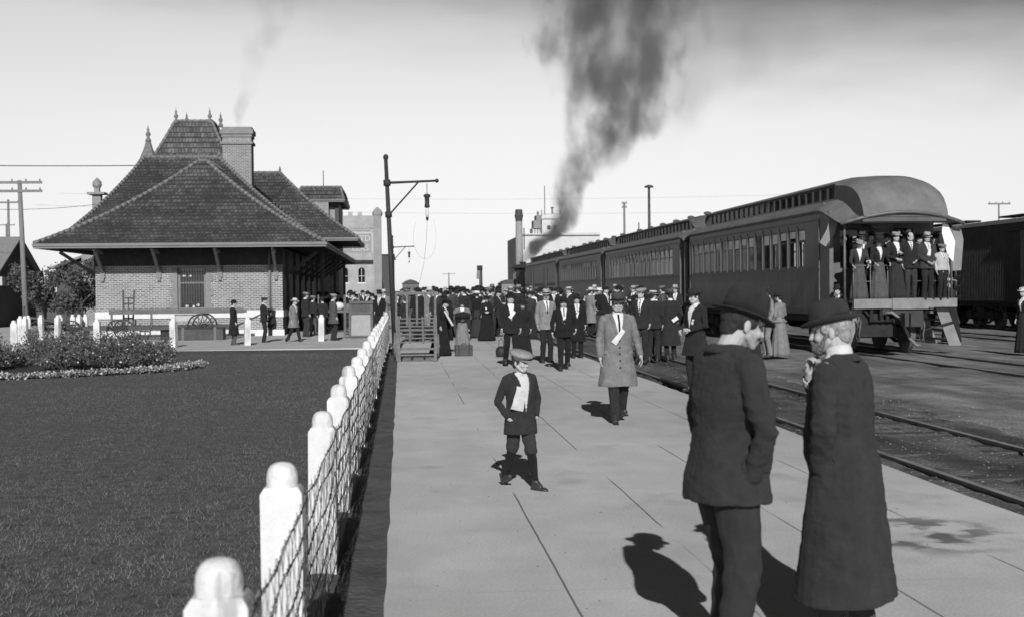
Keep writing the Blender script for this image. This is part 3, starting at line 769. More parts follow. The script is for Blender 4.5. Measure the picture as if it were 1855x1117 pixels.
# large pale mill / brewery behind the train
br_t = thing('brewery', 'large pale brewery with square battlement tower behind the steam plume', 'building', (30, 255, ZG))
m_pale = M('pale brick far', .50, scale=.6, var=.1, bump=.3)
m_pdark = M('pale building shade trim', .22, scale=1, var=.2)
BY = 255.0
def bxp(px0, px1, y0p, y1p, Y, dep, m):          # box whose front face fills a rectangle of the photograph at distance Y
    s_ = F_PX / Y
    def XX(px, py=480): return (px - 727) / (F_PX / (Y + 7)) 
    def ZZ(px, py): return CAM_H + ((527 - (px - 727) * .0105) - py) * (Y + 7) / F_PX
    m.bx(XX(px0), XX(px1), Y, Y + dep, ZZ((px0 + px1) / 2, y1p), ZZ((px0 + px1) / 2, y0p))
    return XX, ZZ
m = MB(); XX, ZZ = bxp(942, 1080, 428, 560, BY, 30, m); m.build('wall', m_pale, br_t)
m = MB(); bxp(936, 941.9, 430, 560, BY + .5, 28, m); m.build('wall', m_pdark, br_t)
m = MB(); bxp(940, 978, 426, 428.5, BY - .5, 2, m); bxp(1012, 1081, 424.5, 428.5, BY - .5, 2, m); m.build('cornice', m_pale, br_t)
tb = MB(); bxp(977, 1012, 393, 428, BY - .8, 9, tb); bxp(976, 1013, 396.5, 400, BY - 1.1, 1, tb)
for px in range(978, 1012, 5): bxp(px, px + 2.5, 391.3, 393, BY - .8, 1, tb)
for px in (977, 1010): bxp(px - .5, px + 1.8, 384, 393, BY - .9, 1, tb)
bt = tb.build('tower', m_pale, br_t)
m = MB(); bxp(995, 997.5, 380, 391, BY, 1, m); bxp(993.5, 998.6, 379, 381.5, BY, 1, m); m.build('turret', m_pdark, bt)
m = MB(); bxp(967, 976.8, 394, 417, BY + 1, 4, m); bxp(962, 967, 403, 417, BY + 1, 4, m); bxp(969, 972, 387, 394, BY + 2, 1, m); bxp(959, 976.8, 417, 427, BY + 1.5, 4, m); m.build('penthouse', m_pdark, br_t)
m = MB()
for px in (961, 965.5, 970): bxp(px, px + 2.3, 418.5, 426, BY + 1.3, .15, m)
m.build('penthouse_pier', m_pale, br_t)
for px in (986, 997.5):
    m = MB(); bxp(px, px + 6, 412, 419, BY - .85, .04, m); m.build('window', m_glass, bt)
for px, y0p, y1p in ((955, 443, 461), (962, 443, 461), (955, 470, 480), (1060, 443, 452)):
    m = MB(); bxp(px, px + 4.4, y0p, y1p, BY - .05, .04, m); bxp(px - .8, px + 5.2, y0p - 2, y0p - .3, BY - .15, .14, m); m.build('window', m_pdark, br_t)
# tall smokestack
XS = (935.5 - 727) / (F_PX / 240); ss = thing('smokestack', 'tall round brick smokestack with flared dark cap left of the brewery', 'chimney', (XS, 233, ZG))
m = MB(); m.lathe([(.72, ZG), (.66, 8), (.6, 13.6)], (XS, 233, 0), n=16); m.build('shaft', m_pdark if False else M('stack brick', .26, scale=2, var=.15), ss, smooth=True)
m = MB(); m.lathe([(.6, 13.6), (.66, 14.1), (.78, 14.6), (.66, 14.9), (.64, 15.6), (.5, 15.7)], (XS, 233, 0), n=16); m.build('cap', m_dpaint, ss)
bs = thing('boiler_house', 'narrow dark annex at the foot of the smokestack', 'building', (XS + .5, 238, ZG))
m = MB(); m.bx(XS - .8, XS + .6, 236, 243, ZG, 4.4); m.bx(XS + .2, XS + 1.6, 237, 244, ZG, 6.6); m.build('wall', m_pdark, bs); m = MB(); m.tube([(XS + 2, 245, 9), (XS + 2, 245, 13)], .1, n=6); m.build('vent_pipe', m_dpaint, bs)

# ---------------- old store and board fences at the far left
m_board = M('old boards', .085, scale=3, var=.35, stretch=(6, 6, .5), bump=.8, bscale=20)
m_shin = M('shingle roof', .22, scale=5, var=.2, bump=1, bscale=30, stretch=(1, 1, 6))
shx = -22.2
sh = thing('wooden_store', 'old wooden store with grey shingle roof and black lettered sign board at the far left', 'store', (shx, 75, ZG))
m = MB(); m.prism_x([(75, ZG), (83, ZG), (83, 3.0), (79, 4.85), (75, 3.0)], -32, shx); m.build('wall', m_board, sh)
m = MB(); m.add([(-32.3, 74.5, 2.85), (shx + .3, 74.5, 2.85), (shx + .3, 79, 5.0), (-32.3, 79, 5.0), (-32.3, 83.5, 2.85), (shx + .3, 83.5, 2.85)], [(0, 1, 2, 3), (3, 2, 5, 4)])
ob = m.build('roof', m_shin, sh); md = ob.modifiers.new('s', 'SOLIDIFY'); md.thickness = .12
m = MB(); m.bx(-26, -21.55, 73.9, 74.5, 2.15, 2.62); m.build('awning_panel', M('pale board', .42, scale=3, var=.15), sh)
m = MB(); m.bx(-25.7, -22.6, 74.82, 74.95, .92, 1.95); sg = m.build('sign_board', M('sign board', .30, scale=5, var=.2), sh)
m = MB()
for txt, zz in (('BANK PAGE', 1.5), ('THE DEPOT', 1.02)):
    vs, fs = text_mb(txt, .5, .02); m.add([(v[0] * .95 - 24.1, v[1] + 74.8, v[2] + zz) for v in vs], fs)
m.build('lettering', M('black lettering', .02), sg)
m = MB(); m.bx(-22.2, -22.0, 74.8, 74.95, ZG, 2.6); m.bx(-23.6, -22.7, 74.85, 74.97, ZG, .9); m.build('door', m_soffit, sh)
m = MB(); m.prism_x([(74.9, ZG), (75, ZG), (75, .1), (74.9, .1)], -30, -22.4); m.build('step', m_stone2, sh)
bf = thing('board_fence', 'tall dark board fence behind the tree left of the station', 'fence', (-17, 84, ZG))
m = MB(); x = -20.9; random.seed(5)
while x < -12.6: m.bx(x, x + .19, 84 + random.uniform(-.01, .01), 84.05, ZG, 2.1 + random.uniform(-.06, .06)); x += .2
m.build('boards', m_board, bf)
ob_ = thing('low_house', 'low dark gabled outbuilding behind the tree left of the station', 'house', (-18, 95, ZG))
m = MB(); m.prism_y([(-24, ZG), (-15, ZG), (-15, 3.4), (-19.5, 5.0), (-24, 3.4)], 95, 104); m.build('wall', m_board, ob_)
m = MB(); m.prism_y([(-24.3, 3.4), (-19.5, 5.15), (-14.7, 3.4), (-14.7, 3.55), (-19.5, 5.32), (-24.3, 3.55)], 94.6, 104.3); m.bx(-19.6, -19.0, 97, 97.6, 4.7, 5.9); m.build('roof', m_shin, ob_)

# ---------------- foliage
def leaf_mesh(name, centers, radii, n, size, mat, seed=1, flat=.8, parent=None, thin=1.0):
    r_ = np.random.default_rng(seed); centers = np.array(centers, float); radii = np.array(radii, float)
    wts = radii ** 2.2; idx = r_.choice(len(centers), n, p=wts / wts.sum())
    d = r_.normal(size=(n, 3)); d /= np.linalg.norm(d, axis=1)[:, None]
    rr = radii[idx] * (r_.random(n) ** .45) * (1 + .25 * r_.normal(size=n).clip(-1, 1.6))
    c = centers[idx] + d * rr[:, None] * np.array([1, 1, flat])
    a = r_.normal(size=(n, 3)); a /= np.linalg.norm(a, axis=1)[:, None]
    b_ = np.cross(a, r_.normal(size=(n, 3))); b_ /= np.linalg.norm(b_, axis=1)[:, None]
    s_ = size * r_.uniform(.6, 1.35, n)[:, None]
    v = np.empty((n, 4, 3)); v[:, 0] = c - a * s_; v[:, 1] = c + b_ * s_ * .5 * thin; v[:, 2] = c + a * s_; v[:, 3] = c - b_ * s_ * .5 * thin
    org = np.array(WL[parent]) if parent is not None else np.zeros(3)
    v -= org
    me = bpy.data.meshes.new(name); me.vertices.add(4 * n); me.vertices.foreach_set('co', v.astype(np.float32).ravel())
    me.loops.add(4 * n); me.loops.foreach_set('vertex_index', np.arange(4 * n, dtype=np.int32))
    me.polygons.add(n); me.polygons.foreach_set('loop_start', np.arange(0, 4 * n, 4, dtype=np.int32)); me.polygons.foreach_set('loop_total', np.full(n, 4, np.int32))
    me.update(); me.validate(); me.materials.append(mat)
    o_ = bpy.data.objects.new(name, me); put(o_, parent); return o_
def leaf_mat(name, v):
    m = M(name, v, scale=9, var=.5, rough=.6, spec=.35, detail=3); t_, b_ = nodes_of(m)
    tr = t_.nodes.new('ShaderNodeBsdfTranslucent'); mx = t_.nodes.new('ShaderNodeMixShader'); mx.inputs[0].default_value = .3
    tr.inputs[0].default_value = (v * 1.2,) * 3 + (1,)
    o_ = t_.nodes['Material Output']; t_.links.new(b_.outputs[0], mx.inputs[1]); t_.links.new(tr.outputs[0], mx.inputs[2]); t_.links.new(mx.outputs[0], o_.inputs[0]); return m
m_leaf = leaf_mat('tree leaves', .12); m_bush = leaf_mat('bush leaves', .13)
m_bark = M('bark', .07, scale=8, var=.4, bump=2, bscale=30)
def tree(x, y, h, cr, label, seed, n=5200):
    tr = thing('leafy_tree', label, 'tree', (x, y, ZG), group='trees left of the station')
    random.seed(seed); m = MB(); m.tube([(x, y, ZG), (x + .1, y, 1.0), (x + .05, y, h * .55), (x, y, h * .8)], [.13, .1, .07, .02], n=8)
    cs = []; rs = []
    for k in range(13):
        a = k * 2.4; r = cr * (.35 + .5 * random.random()); z = h * (.28 + .62 * random.random()); r *= 1.1 - abs(z / h - .6) * .9
        c = (x + r * math.cos(a), y + r * math.sin(a), z); m.tube([(x, y, h * (.25 + .3 * random.random())), ((x + c[0]) / 2, (y + c[1]) / 2, z * .8), c], [.06, .035, .012], n=5)
        cs.append(c); rs.append(cr * random.uniform(.22, .42))
    m.build('trunk', m_bark, tr, smooth=True)
    leaf_mesh('crown', cs, rs, n, .085, m_leaf, seed, parent=tr)
tree(-17.6, 67, 3.7, 1.5, 'small leafy tree nearest the leaning telegraph pole', 4)
tree(-15.6, 66, 3.75, 1.55, 'broad leafy tree close against the left corner of the station', 9, 6500)
tree(-14.2, 70, 3.6, 1.3, 'leafy tree half hidden behind the left corner of the station', 12)
# flower bed
m_soil = M('bed soil', .05, scale=6, var=.4, bump=2, bscale=30)
bc = G(90, 655, -.15); bx_, by_ = -9.8, 33.0
m = MB(); ring = []
for k in range(40):
    a = 2 * math.pi * k / 40; ring.append((-9.9 + 4.9 * math.cos(a), 32.6 + 3.9 * math.sin(a), -.125 + .01 * math.sin(k)))
m.add(ring + [(-9.9, 32.6, .02)], [(k, (k + 1) % 40, 40) for k in range(40)])
struct(m, 'flower_bed_soil', m_soil)
bush_px = [(-12.3, 31.2, 1.0, .75), (-10.9, 32.4, .75, .6), (-9.35, 30.6, 1.12, .62), (-8.6, 32.0, .8, .6), (-7.6, 31.2, .95, .72), (-6.7, 32.0, 1.0, .7), (-6.05, 31.4, .78, .55), (-5.75, 32.8, .62, .45), (-10.4, 34.2, 1.0, .7), (-8.9, 34.4, .95, .7), (-7.6, 34.2, 1.0, .75), (-6.5, 34.0, .9, .6)]
bl = ['tall rose bush at the left edge of the flower bed', 'low bush between the leftmost bush and the single upright one', 'upright bush standing alone near the front of the flower bed, bare stems at its foot',
      'low spreading bush just right of the upright bush', 'dense bush in the middle of the flower bed', 'tallest dense bush under the hand truck', 'rounded bush near the right end of the flower bed',
      'small loose bush at the right tip of the flower bed', 'back row bush below the station corner', 'back row bush below the cart drawbar', 'back row bush left of the round headed white post', 'back row bush beside the wagon wheel']
for i, (x, y, h, r) in enumerate(bush_px):
    th_ = thing('flowering_bush', bl[i], 'bush', (x, y, -.1), group='bushes in the flower bed'); random.seed(40 + i)
    m = MB(); cs = []; rs = []
    for k in range(16):
        a = random.random() * 6.28; q = r * math.sqrt(random.random()); zt = -.1 + h * random.uniform(.35, 1.0) * (1 - .35 * q / r)
        c = (x + q * math.cos(a), y + q * math.sin(a), zt); m.tube([(x + .1 * math.cos(a), y + .1 * math.sin(a), -.15), (x + q * .6 * math.cos(a), y + q * .6 * math.sin(a), zt * .6), c], [.012, .009, .004], n=4)
        cs.append(c); rs.append(random.uniform(.10, .24)); cs.append((x + q * .8 * math.cos(a), y + q * .8 * math.sin(a), zt * .55)); rs.append(.2)
    m.build('stems', m_bark, th_)
    leaf_mesh('leaves', cs, rs, int(2600 * r / .6), .030, m_bush, 70 + i, parent=th_)
    nf = 26
    leaf_mesh('blossoms', cs, [q_ * 1.15 for q_ in rs], nf * 3, .024, M('pale blossoms', .45, var=.3), 170 + i, parent=th_, thin=1.8)
# white border flowers along the front edge of the bed
m_flw = M('white border flowers', .40, scale=9, var=.5)
cs = []; rs = []; random.seed(8)
for k in range(200):
    a = rad(random.uniform(-178, -2) if k < 190 else random.uniform(-12, 8)); q = 1 + random.uniform(-.03, .05)
    if random.random() < .2 and a < -1: continue
    cs.append((-9.9 + 4.85 * q * math.cos(a), 32.6 + 3.85 * q * math.sin(a), -.07)); rs.append(random.uniform(.06, .17))
o_ = leaf_mesh('border_flowers', cs, rs, 11000, .026, m_flw, 3, flat=.5, thin=1.6); tag(o_, 'low white flowers edging the front of the flower bed', 'flowers', kind='stuff')
o_ = leaf_mesh('border_leaves', cs, [q_ * 1.15 for q_ in rs], 9000, .03, m_bush, 5, flat=.4); tag(o_, 'low green leaves among the white border flowers', 'ground cover', kind='stuff')

# ================================================================== POLES AND LAMPS
m_pole = M('lamp post iron', .035, rough=.7, var=.3); m_wood = M('telegraph pole wood', .17, scale=4, var=.3, stretch=(8, 8, 1)); m_ins = M('glass insulators', .1)
def lamp_post(x, y, h, lean, label, r=.062, loop=True):
    t_ = thing('lamp_post', label, 'street lamp', (x, y, -.02), group='arc lamp posts on the platform')
    tp = Vector((x + lean, y, h)); bs_ = Vector((x, y, -.1)); m = MB(); m.tube([bs_, tp], [r * 1.25, r * .8], n=12); m.tube([(x, y, -.05), (x + .01, y, .35)], [r * 2.1, r * 1.2], n=12); m.ell(tp + Vector((0, 0, .05)), (r * 1.15, r * 1.15, r * 1.3)); m.build('post', m_pole, t_, smooth=True)
    def at(z): return bs_.lerp(tp, (z + .1) / (h + .1))
    za = h - .62; a = at(za); m = MB(); m.tube([a, a + Vector((1.30, 0, .05))], [.034, .028], n=8); m.ell(a + Vector((1.3, 0, .05)), (.055, .055, .055)); m.tube([at(za - .85), a + Vector((.82, 0, .02))], .022, n=6); m.tube([at(za - .9), at(za - .75)], r * 1.45, n=10); m.tube([at(za - .08), at(za + .08)], r * 1.5, n=10); m.build('bracket', m_pole, t_, smooth=True)
    c = a + Vector((1.04, 0, -.02)); m = MB(); m.tube([c, c + Vector((0, 0, -.28))], .01, n=5)
    m.lathe([(.035, -.27), (.09, -.3), (.095, -.34), (.06, -.37), (.058, -.55), (.07, -.57), (.068, -.62), (.035, -.64)], c, n=14); lm = m.build('lamp', m_pole, t_, smooth=True)
    m = MB(); m.lathe([(.034, -.64), (.042, -.7), (.042, -.82), (.032, -.88)], c, n=12); m.build('glass_globe', M('lamp glass', .55, rough=.15, spec=.6), lm, smooth=True)
    m = MB(); m.lathe([(.032, -.88), (.04, -.9), (.03, -.95), (.004, -.98)], c, n=12); m.build('lamp_foot', m_pole, lm, smooth=True)
    if loop:
        m = MB(); pts = []
        for k in range(30):
            f = k / 29; a2 = math.pi * (.82 + 1.42 * f); pts.append(c + Vector((-.05 + .30 * math.cos(a2) * (1 + .1 * math.sin(f * 5)), .1 * math.sin(f * 7), -1.35 + .62 * math.sin(a2))))
        m.tube(pts, .0022, n=4); m.tube([c + Vector((0, 0, -.98)), c + Vector((-.03, .05, -1.5)), c + Vector((-.1, .1, -2.1)), c + Vector((-.3, .2, -2.9)), at(1.6)], .0035, n=4)
        m.build('lowering_wire', m_pole, t_)
lamp_post(-.16, 34.8, 5.08, -.20, 'tall dark arc lamp post with side bracket beside the baggage trolley')
lamp_post(-.42, 84, 5.0, -.10, 'smaller looking far arc lamp post with side bracket beyond the first one', loop=False)
def pole(px, pytop, zc, label, arms=(), r=.1, cat='telegraph pole', name='telegraph_pole', pxb=None, mat=None, group=None, dish=False):
    s_ = F_PX / zc; a = ray(px, 500); y = a.y / math.hypot(a.x, a.y) * zc; x = a.x / a.y * y
    h = CAM_H + ((527 - (px - 727) * .0105) - pytop) * zc / F_PX
    t_ = thing(name, label, cat, (x, y, ZG), group=group); xb = x if pxb is None else x + (pxb - px) / s_
    m = MB(); m.tube([(xb, y, ZG - .3), (x, y, h)], [r * 1.25, r * .8], n=8); m.build('pole', mat or m_wood, t_, smooth=True)
    for wd, dz in arms:
        m = MB(); m.bx(x - wd / 2, x + wd / 2, y - .12, y - .06, h - dz - .06, h - dz + .06); ca = m.build('crossarm', m_wood, t_)
        m = MB(); nn = max(2, int(wd / .45))
        for k in range(nn): m.lathe([(.03, 0), (.035, .05), (.02, .1), (.005, .12)], (x - wd / 2 + .1 + (wd - .2) * k / (nn - 1), y - .09, h - dz + .06), n=6)
        m.build('insulators', m_ins, ca)
    if dish:
        m = MB(); m.lathe([(.35, .0), (.3, .12), (.1, .18), (.02, .2)], (x, y, h - .12), n=10); m.build('cap', m_dpaint, t_)
    return t_, Vector((x, y, h))
tp1, top1 = pole(38, 341, 66, 'leaning telegraph pole with two crossarms at the far left edge', arms=((2.1, .1), (2.1, .5)), r=.12, pxb=46)
tp2, top2 = pole(17, 374, 100, 'small telegraph pole behind the old store roof, crossarm just cut by the frame', arms=((1.6, .2),), r=.1)
pole(13, 415, 180, 'tiny distant crossarmed pole above the old store roof', arms=((2.2, .15),), r=.13)
pole(1177, 339, 96, 'tall bare pole with a small cap behind the train, right of the smoke', r=.11, mat=m_dpaint, dish=True)
pole(1132, 368, 130, 'shorter pole with double cap behind the train, nearest the smoke', r=.12, arms=((.55, .1), (.5, .5)))
pole(1158, 405, 170, 'small faint pole between the two taller poles behind the train', r=.09, mat=m_dpaint)
pole(1810, 378, 110, 'distant telegraph pole whose crossarm shows over the dark boxcar', arms=((1.8, .06),), r=.08)
pole(813, 495, 330, 'thin crossarmed pole far away on the horizon above the crowd', arms=((3.2, .3),), r=.16)
pole(1076, 425, 260, 'thin mast at the right end of the brewery', r=.1, mat=m_dpaint)
pole(711, 470, 120, 'thin dark pole close behind the second lamp post', r=.1, mat=m_dpaint, dish=True)
pole(988, 338, 262, 'thin flagpole on the brewery tower', r=.09, mat=m_dpaint, name='flagpole', cat='flagpole')
# semaphore
t_, tp = pole(871, 484, 118, 'semaphore signal post with its blade hanging down above the crowd', r=.16, mat=m_dpaint, name='semaphore_signal', cat='signal')
m = MB(); m.box((tp.x - .22, tp.y - .2, tp.z - .5), (.28, .05, 1.2), ry=.10); m.build('blade', m_quoin, t_); m = MB(); m.box((tp.x - .1, tp.y - .25, tp.z - .1), (.5, .1, .4)); m.build('signal_head', m_soffit, t_)
# wires: one object each
def wire(a, b_, sag, r, label):
    a, b_ = Vector(a), Vector(b_); m = MB(); pts = []
    for k in range(41):
        f = k / 40; p = a.lerp(b_, f); p.z -= 4 * sag * f * (1 - f); pts.append(p)
    m.tube(pts, r, n=4); tag(m.build('overhead_wire', m_pole), label, 'wire')
wire((-45, 66, 9.0), (-13.3, 70, 8.25), .35, .022, 'single overhead wire reaching the cupola on the station roof')
wire((-17.9, 79.9, 6.9), (-22, 66, 5.9), .2, .012, 'thin wire between the telegraph pole and the rear chimney')
wire((-40, 160, 13.5), (60, 170, 13.9), .8, .008, 'thin upper wire crossing the sky behind the lamp post')
wire((-40, 150, 11.5), (60, 160, 11.2), .8, .008, 'thin lower wire crossing the sky behind the lamp post')

# ================================================================== CARTS AND LUGGAGE
m_cart = M('grey cart wood', .14, scale=5, var=.3, stretch=(3, 3, 3), bump=.6, bscale=30); m_iron = M('black iron', .03, rough=.6)
def wheel(m_parent, c, R_, wdt=.05, spokes=12, axis='x', name='wheel'):
    m = MB(); c = Vector(c); n = 28
    def P(a, r, o_): 
        return c + (Vector((o_, r * math.cos(a), r * math.sin(a))) if axis == 'x' else Vector((r * math.cos(a), o_, r * math.sin(a))))
    rings = []
    for k in range(n):
        a = 2 * math.pi * k / n; rings.append([P(a, R_, -wdt / 2), P(a, R_, wdt / 2), P(a, R_ * .88, wdt / 2), P(a, R_ * .88, -wdt / 2)])
    rings.append(rings[0]); m.loft(rings, cap=False)
    for k in range(spokes):
        a = 2 * math.pi * k / spokes; m.bar(P(a, R_ * .12, 0), P(a, R_ * .9, 0), wdt * .5)
    m.tube([P(0, 0, -wdt), P(0, 0, wdt)], R_ * .14, n=10)
    return m.build(name, m_cart, m_parent)
# trolley on the platform: slatted bed tilted up towards us, tall rack behind
cp = G(756, 655)
tr = thing('baggage_trolley', 'grey slatted wooden baggage trolley parked by the lamp post at the platform edge', 'cart', cp)
cx, cy = cp.x, cp.y
m = MB()
for sx in (-.42, .42): m.bar((cx + sx, cy, .42), (cx + sx, cy + .9, .98), .06); 
for k in range(7): m.bar((cx - .42, cy + .03 + k * .14, .46 + k * .087), (cx + .42, cy + .03 + k * .14, .46 + k * .087), .10, .028)
for sx in (-.16, .14): m.bar((cx + sx, cy - .01, .45), (cx + sx, cy + .9, 1.01), .045, .05)
m.build('slatted_bed', m_cart, tr)
for sx in (-.46, .46):
    m = MB(); m.bar((cx + sx * .9, cy - .05, 0), (cx + sx * .95, cy + .02, .56), .07); m.build('leg', m_cart, tr)
    m = MB(); m.bar((cx + sx, cy + .85, 0), (cx + sx * .98, cy + .85, 1.05), .07); m.build('leg', m_cart, tr)
m = MB(); m.bar((cx - .5, cy + 1.3, 1.58), (cx + .5, cy + 1.3, 1.58), .07)
for sx in (-.48, -.22, .02, .22, .46): m.bar((cx + sx, cy + 1.3, .75), (cx + sx, cy + 1.3, 1.56), .05)
m.bar((cx - .5, cy + 1.3, .75), (cx + .5, cy + 1.3, .75), .06); m.build('end_rack', m_cart, tr)
m = MB(); m.bx(cx - .45, cx + .45, cy + .9, cy + 3.0, .66, .74); m.build('deck', m_cart, tr)
m = MB(); m.bar((cx - .42, cy + .02, .3), (cx + .42, cy + .02, .3), .05); m.bar((cx - .42, cy + .05, .16), (cx + .42, cy + .05, .16), .04); m.build('stretcher', m_cart, tr)
for sx in (-.52, .52):
    wheel(tr, (cx + sx, cy + 1.5, .3), .3); wheel(tr, (cx + sx, cy + 2.8, .3), .3)
# suitcase
p = G(840, 644); m = MB(); m.bx(-.22, .22, -.09, .09, 0, .28)
sc = thing('suitcase', 'brown suitcase standing on the platform in front of the woman with the fur muff', 'suitcase', (p.x, p.y - .05, 0), rz=.05)
o_ = m.build('case', M('worn leather', .06, scale=12, var=.3, rough=.6), sc, world=False); bevel(o_, .02)
m = MB(); m.tube([(-.06, 0, .28), (-.05, 0, .31), (.05, 0, .31), (.06, 0, .28)], .009, n=6); m.build('handle', m_iron, sc, world=False)
m = MB(); m.bx(-.224, .224, -.094, .094, .17, .18); m.build('lid_edge', m_iron, sc, world=False)
m = MB(); m.bx(-.15, -.12, -.096, .096, 0, .285); m.build('strap', m_iron, sc, world=False); m = MB(); m.bx(.12, .15, -.096, .096, 0, .285); m.build('strap', m_iron, sc, world=False)
# long baggage wagon against the station wall
wg = thing('baggage_wagon', 'long low baggage wagon with spoked wheels standing in front of the station wall', 'wagon', (-9.2, 52.6, -.15))
gy = 52.6
m = MB(); m.bx(-12.9, -6.4, gy - .5, gy + .5, .30, .40); m.bx(-12.9, -6.4, gy - .55, gy - .5, .24, .36); m.build('deck', m_dpaint, wg)
m = MB(); m.bx(-11.2, -6.1, gy - .6, gy - .57, .85, .99); m.bx(-11.2, -6.1, gy + .5, gy + .54, .85, .99); m.bar((-11.2, gy - .6, 1.03), (-6.1, gy - .6, 1.03), .03)
for x in (-11.1, -9.6, -6.5): m.bar((x, gy - .58, .35), (x, gy - .58, 1.0), .07)
m.build('side_rail', M('grey side rail', .12, scale=4, var=.25), wg)
for x in (-7.75, -10.9, -12.6):
    R_ = .5 if x > -8 else .4
    wheel(wg, (x, gy - .65, -.15 + R_), R_, .05, 14, 'y').data.materials[0] = m_iron; wheel(wg, (x, gy + .62, -.15 + R_), R_, .05, 14, 'y').data.materials[0] = m_iron
m = MB(); m.bx(-9.3, -6.9, gy - .4, gy + .3, -.1, .28); m.build('undercarriage', m_soffit, wg)
m = MB(); m.bar((-6.2, gy, .45), (-5.0, gy - .2, 1.0), .06); m.bar((-6.6, gy - .1, .3), (-6.2, gy, .45), .08)
m.build('drawbar', m_dpaint, wg)
# bench/box right of wagon: trunk on the ground
bx2 = thing('luggage_chest', 'long dark luggage chest lying on the ground in front of the wagon wheel', 'chest', (-7.4, 51.2, -.15))
m = MB(); m.bx(-8.6, -6.75, 51.0, 51.5, -.14, .28); o_ = m.build('box', m_dpaint, bx2); bevel(o_, .02)
m = MB(); m.bx(-8.62, -6.73, 50.98, 51.52, .285, .33); m.build('lid', m_iron, bx2)
for xq in (-8.3, -7.1):
    m = MB(); m.bx(xq, xq + .1, 50.97, 51.53, -.14, .34); m.build('strap', m_cart, bx2)
# hand truck upright on the wagon
ht = thing('hand_truck', 'dark two handled hand truck standing upright on the wagon in front of the station wall', 'hand truck', (-10.35, 52.4, .4))
m = MB()
for sx in (-.17, .17): m.bar((-10.55 + sx, 52.4, .41), (-10.55 + sx * 1.25, 52.55, 1.75), .06)
for z in (.7, 1.0, 1.25, 1.48): m.bar((-10.72, 52.45, z), (-10.38, 52.45, z), .05)
m.bar((-10.55, 52.42, .5), (-10.55, 52.5, 1.5), .05); m.build('frame', m_dpaint, ht)
for sx in (-.24, .24): wheel(ht, (-10.55 + sx, 52.5, .53), .12, .05, 6)
# bicycle-like farm cart left of the wagon
fc = thing('farm_cart', 'small dark slatted cart tipped at the left corner of the station', 'cart', (-14, 54, -.15))
m = MB()
for k in range(6): m.bar((-14.7, 53.6 + k * .16, .75 - k * .02), (-13.0, 53.6 + k * .16, .35), .09, .03)
for k in range(5): m.bar((-14.6 + k * .38, 53.5, .78 - k * .09), (-14.6 + k * .38, 54.5, .72 - k * .09), .05)
m.bar((-14.8, 53.5, .8), (-13.0, 53.5, .45), .08); m.bar((-14.8, 53.6, 1.2), (-14.9, 53.6, .1), .06); m.bar((-13.2, 53.6, .9), (-13.2, 53.6, -.1), .07); m.build('bed', m_dpaint, fc)
wheel(fc, (-14.2, 53.4, .25), .4, .05, 12, 'y').data.materials[0] = m_iron; wheel(fc, (-14.2, 54.7, .25), .4, .05, 12, 'y').data.materials[0] = m_iron
# upright show board leaning at the platform end
p = G(655, 613, -.14)
sb = thing('notice_board', 'tall framed board with a grey lower panel leaning back at the end of the platform', 'board', p)
m = MB(); x, y = p.x, p.y
for sx in (-.44, .40): m.bar((x + sx, y, -.14), (x + sx * .93, y + .2, 1.30), .10)
m.bar((x - .46, y - .03, -.05), (x + .46, y - .03, -.05), .07); m.bar((x - .44, y + .14, 1.22), (x + .44, y + .14, 1.22), .10); m.bar((x - .43, y + .1, .82), (x + .43, y + .1, .82), .09)
m.bar((x - .62, y + .1, -.14), (x - .62, y + .25, 1.5), .09)
m.build('frame', M('board frame', .11, scale=4), sb)
m = MB(); m.box((x, y + .055, .36), (.80, .03, .92), rx=-.138); m.build('lower_panel', M('grey cloth panel', .30, scale=4, var=.1), sb)
m = MB(); m.box((x, y + .14, 1.02), (.80, .03, .34), rx=-.138); m.build('upper_panel', m_dpaint, sb)
# express wagon behind it
p = G(612, 604, -.14); ew = thing('express_wagon', 'high platform wagon with spoked wheels and pale parcels behind the man in grey coat', 'wagon', p)
m = MB(); m.bx(p.x - .9, p.x + 1.0, p.y, p.y + 1.1, .75, .85); m.bar((p.x - .8, p.y, .85), (p.x - .8, p.y, 1.5), .06); m.bar((p.x + .9, p.y, .2), (p.x + .9, p.y, 1.5), .06); m.build('deck', m_cart, ew)
for sx in (-.6, .65): wheel(ew, (p.x + sx, p.y - .1, .26), .4, .05, 12, 'y').data.materials[0] = m_iron; wheel(ew, (p.x + sx, p.y + 1.2, .26), .4, .05, 12, 'y').data.materials[0] = m_iron
m = MB(); m.ell((p.x + .05, p.y + .2, 1.02), (.24, .2, .17)); tag(m.build('parcel', m_stone2, smooth=True), 'pale bundle lying on the high platform wagon', 'parcel')
m = MB(); m.bx(p.x + .35, p.x + .75, p.y + .2, p.y + .7, .86, 1.12); o_ = m.build('parcel', m_cart); bevel(o_, .02); tag(o_, 'grey box lying beside the pale bundle on the high platform wagon', 'parcel')
# ================================================================== TRAIN
m_body = M('coach paint dark red', .085, rough=.42, scale=2.2, var=.26, stretch=(1, 1.6, .35), spec=.45, bump=.15, bscale=4)
m_body2 = M('coach trim', .12, rough=.5, var=.15)
m_roofc = M('canvas roof', .145, rough=.9, scale=2.4, var=.24, bump=.7, bscale=10, detail=8)
m_roofd = M('sooty roof', .085, rough=.85, scale=1.4, var=.25, bump=.6, bscale=10)
m_ug = M('undergear', .022, rough=.8, var=.4)
m_cglass = M('coach window glass', .02, rough=.06, spec=.8, var=.3)
t, b = nodes_of(m_cglass); tr_ = t.nodes.new('ShaderNodeBsdfTransparent'); mx_ = t.nodes.new('ShaderNodeMixShader'); mx_.inputs[0].default_value = .78
t.links.new(b.outputs[0], mx_.inputs[1]); t.links.new(tr_.outputs[0], mx_.inputs[2]); t.links.new(mx_.outputs[0], t.nodes['Material Output'].inputs[0])
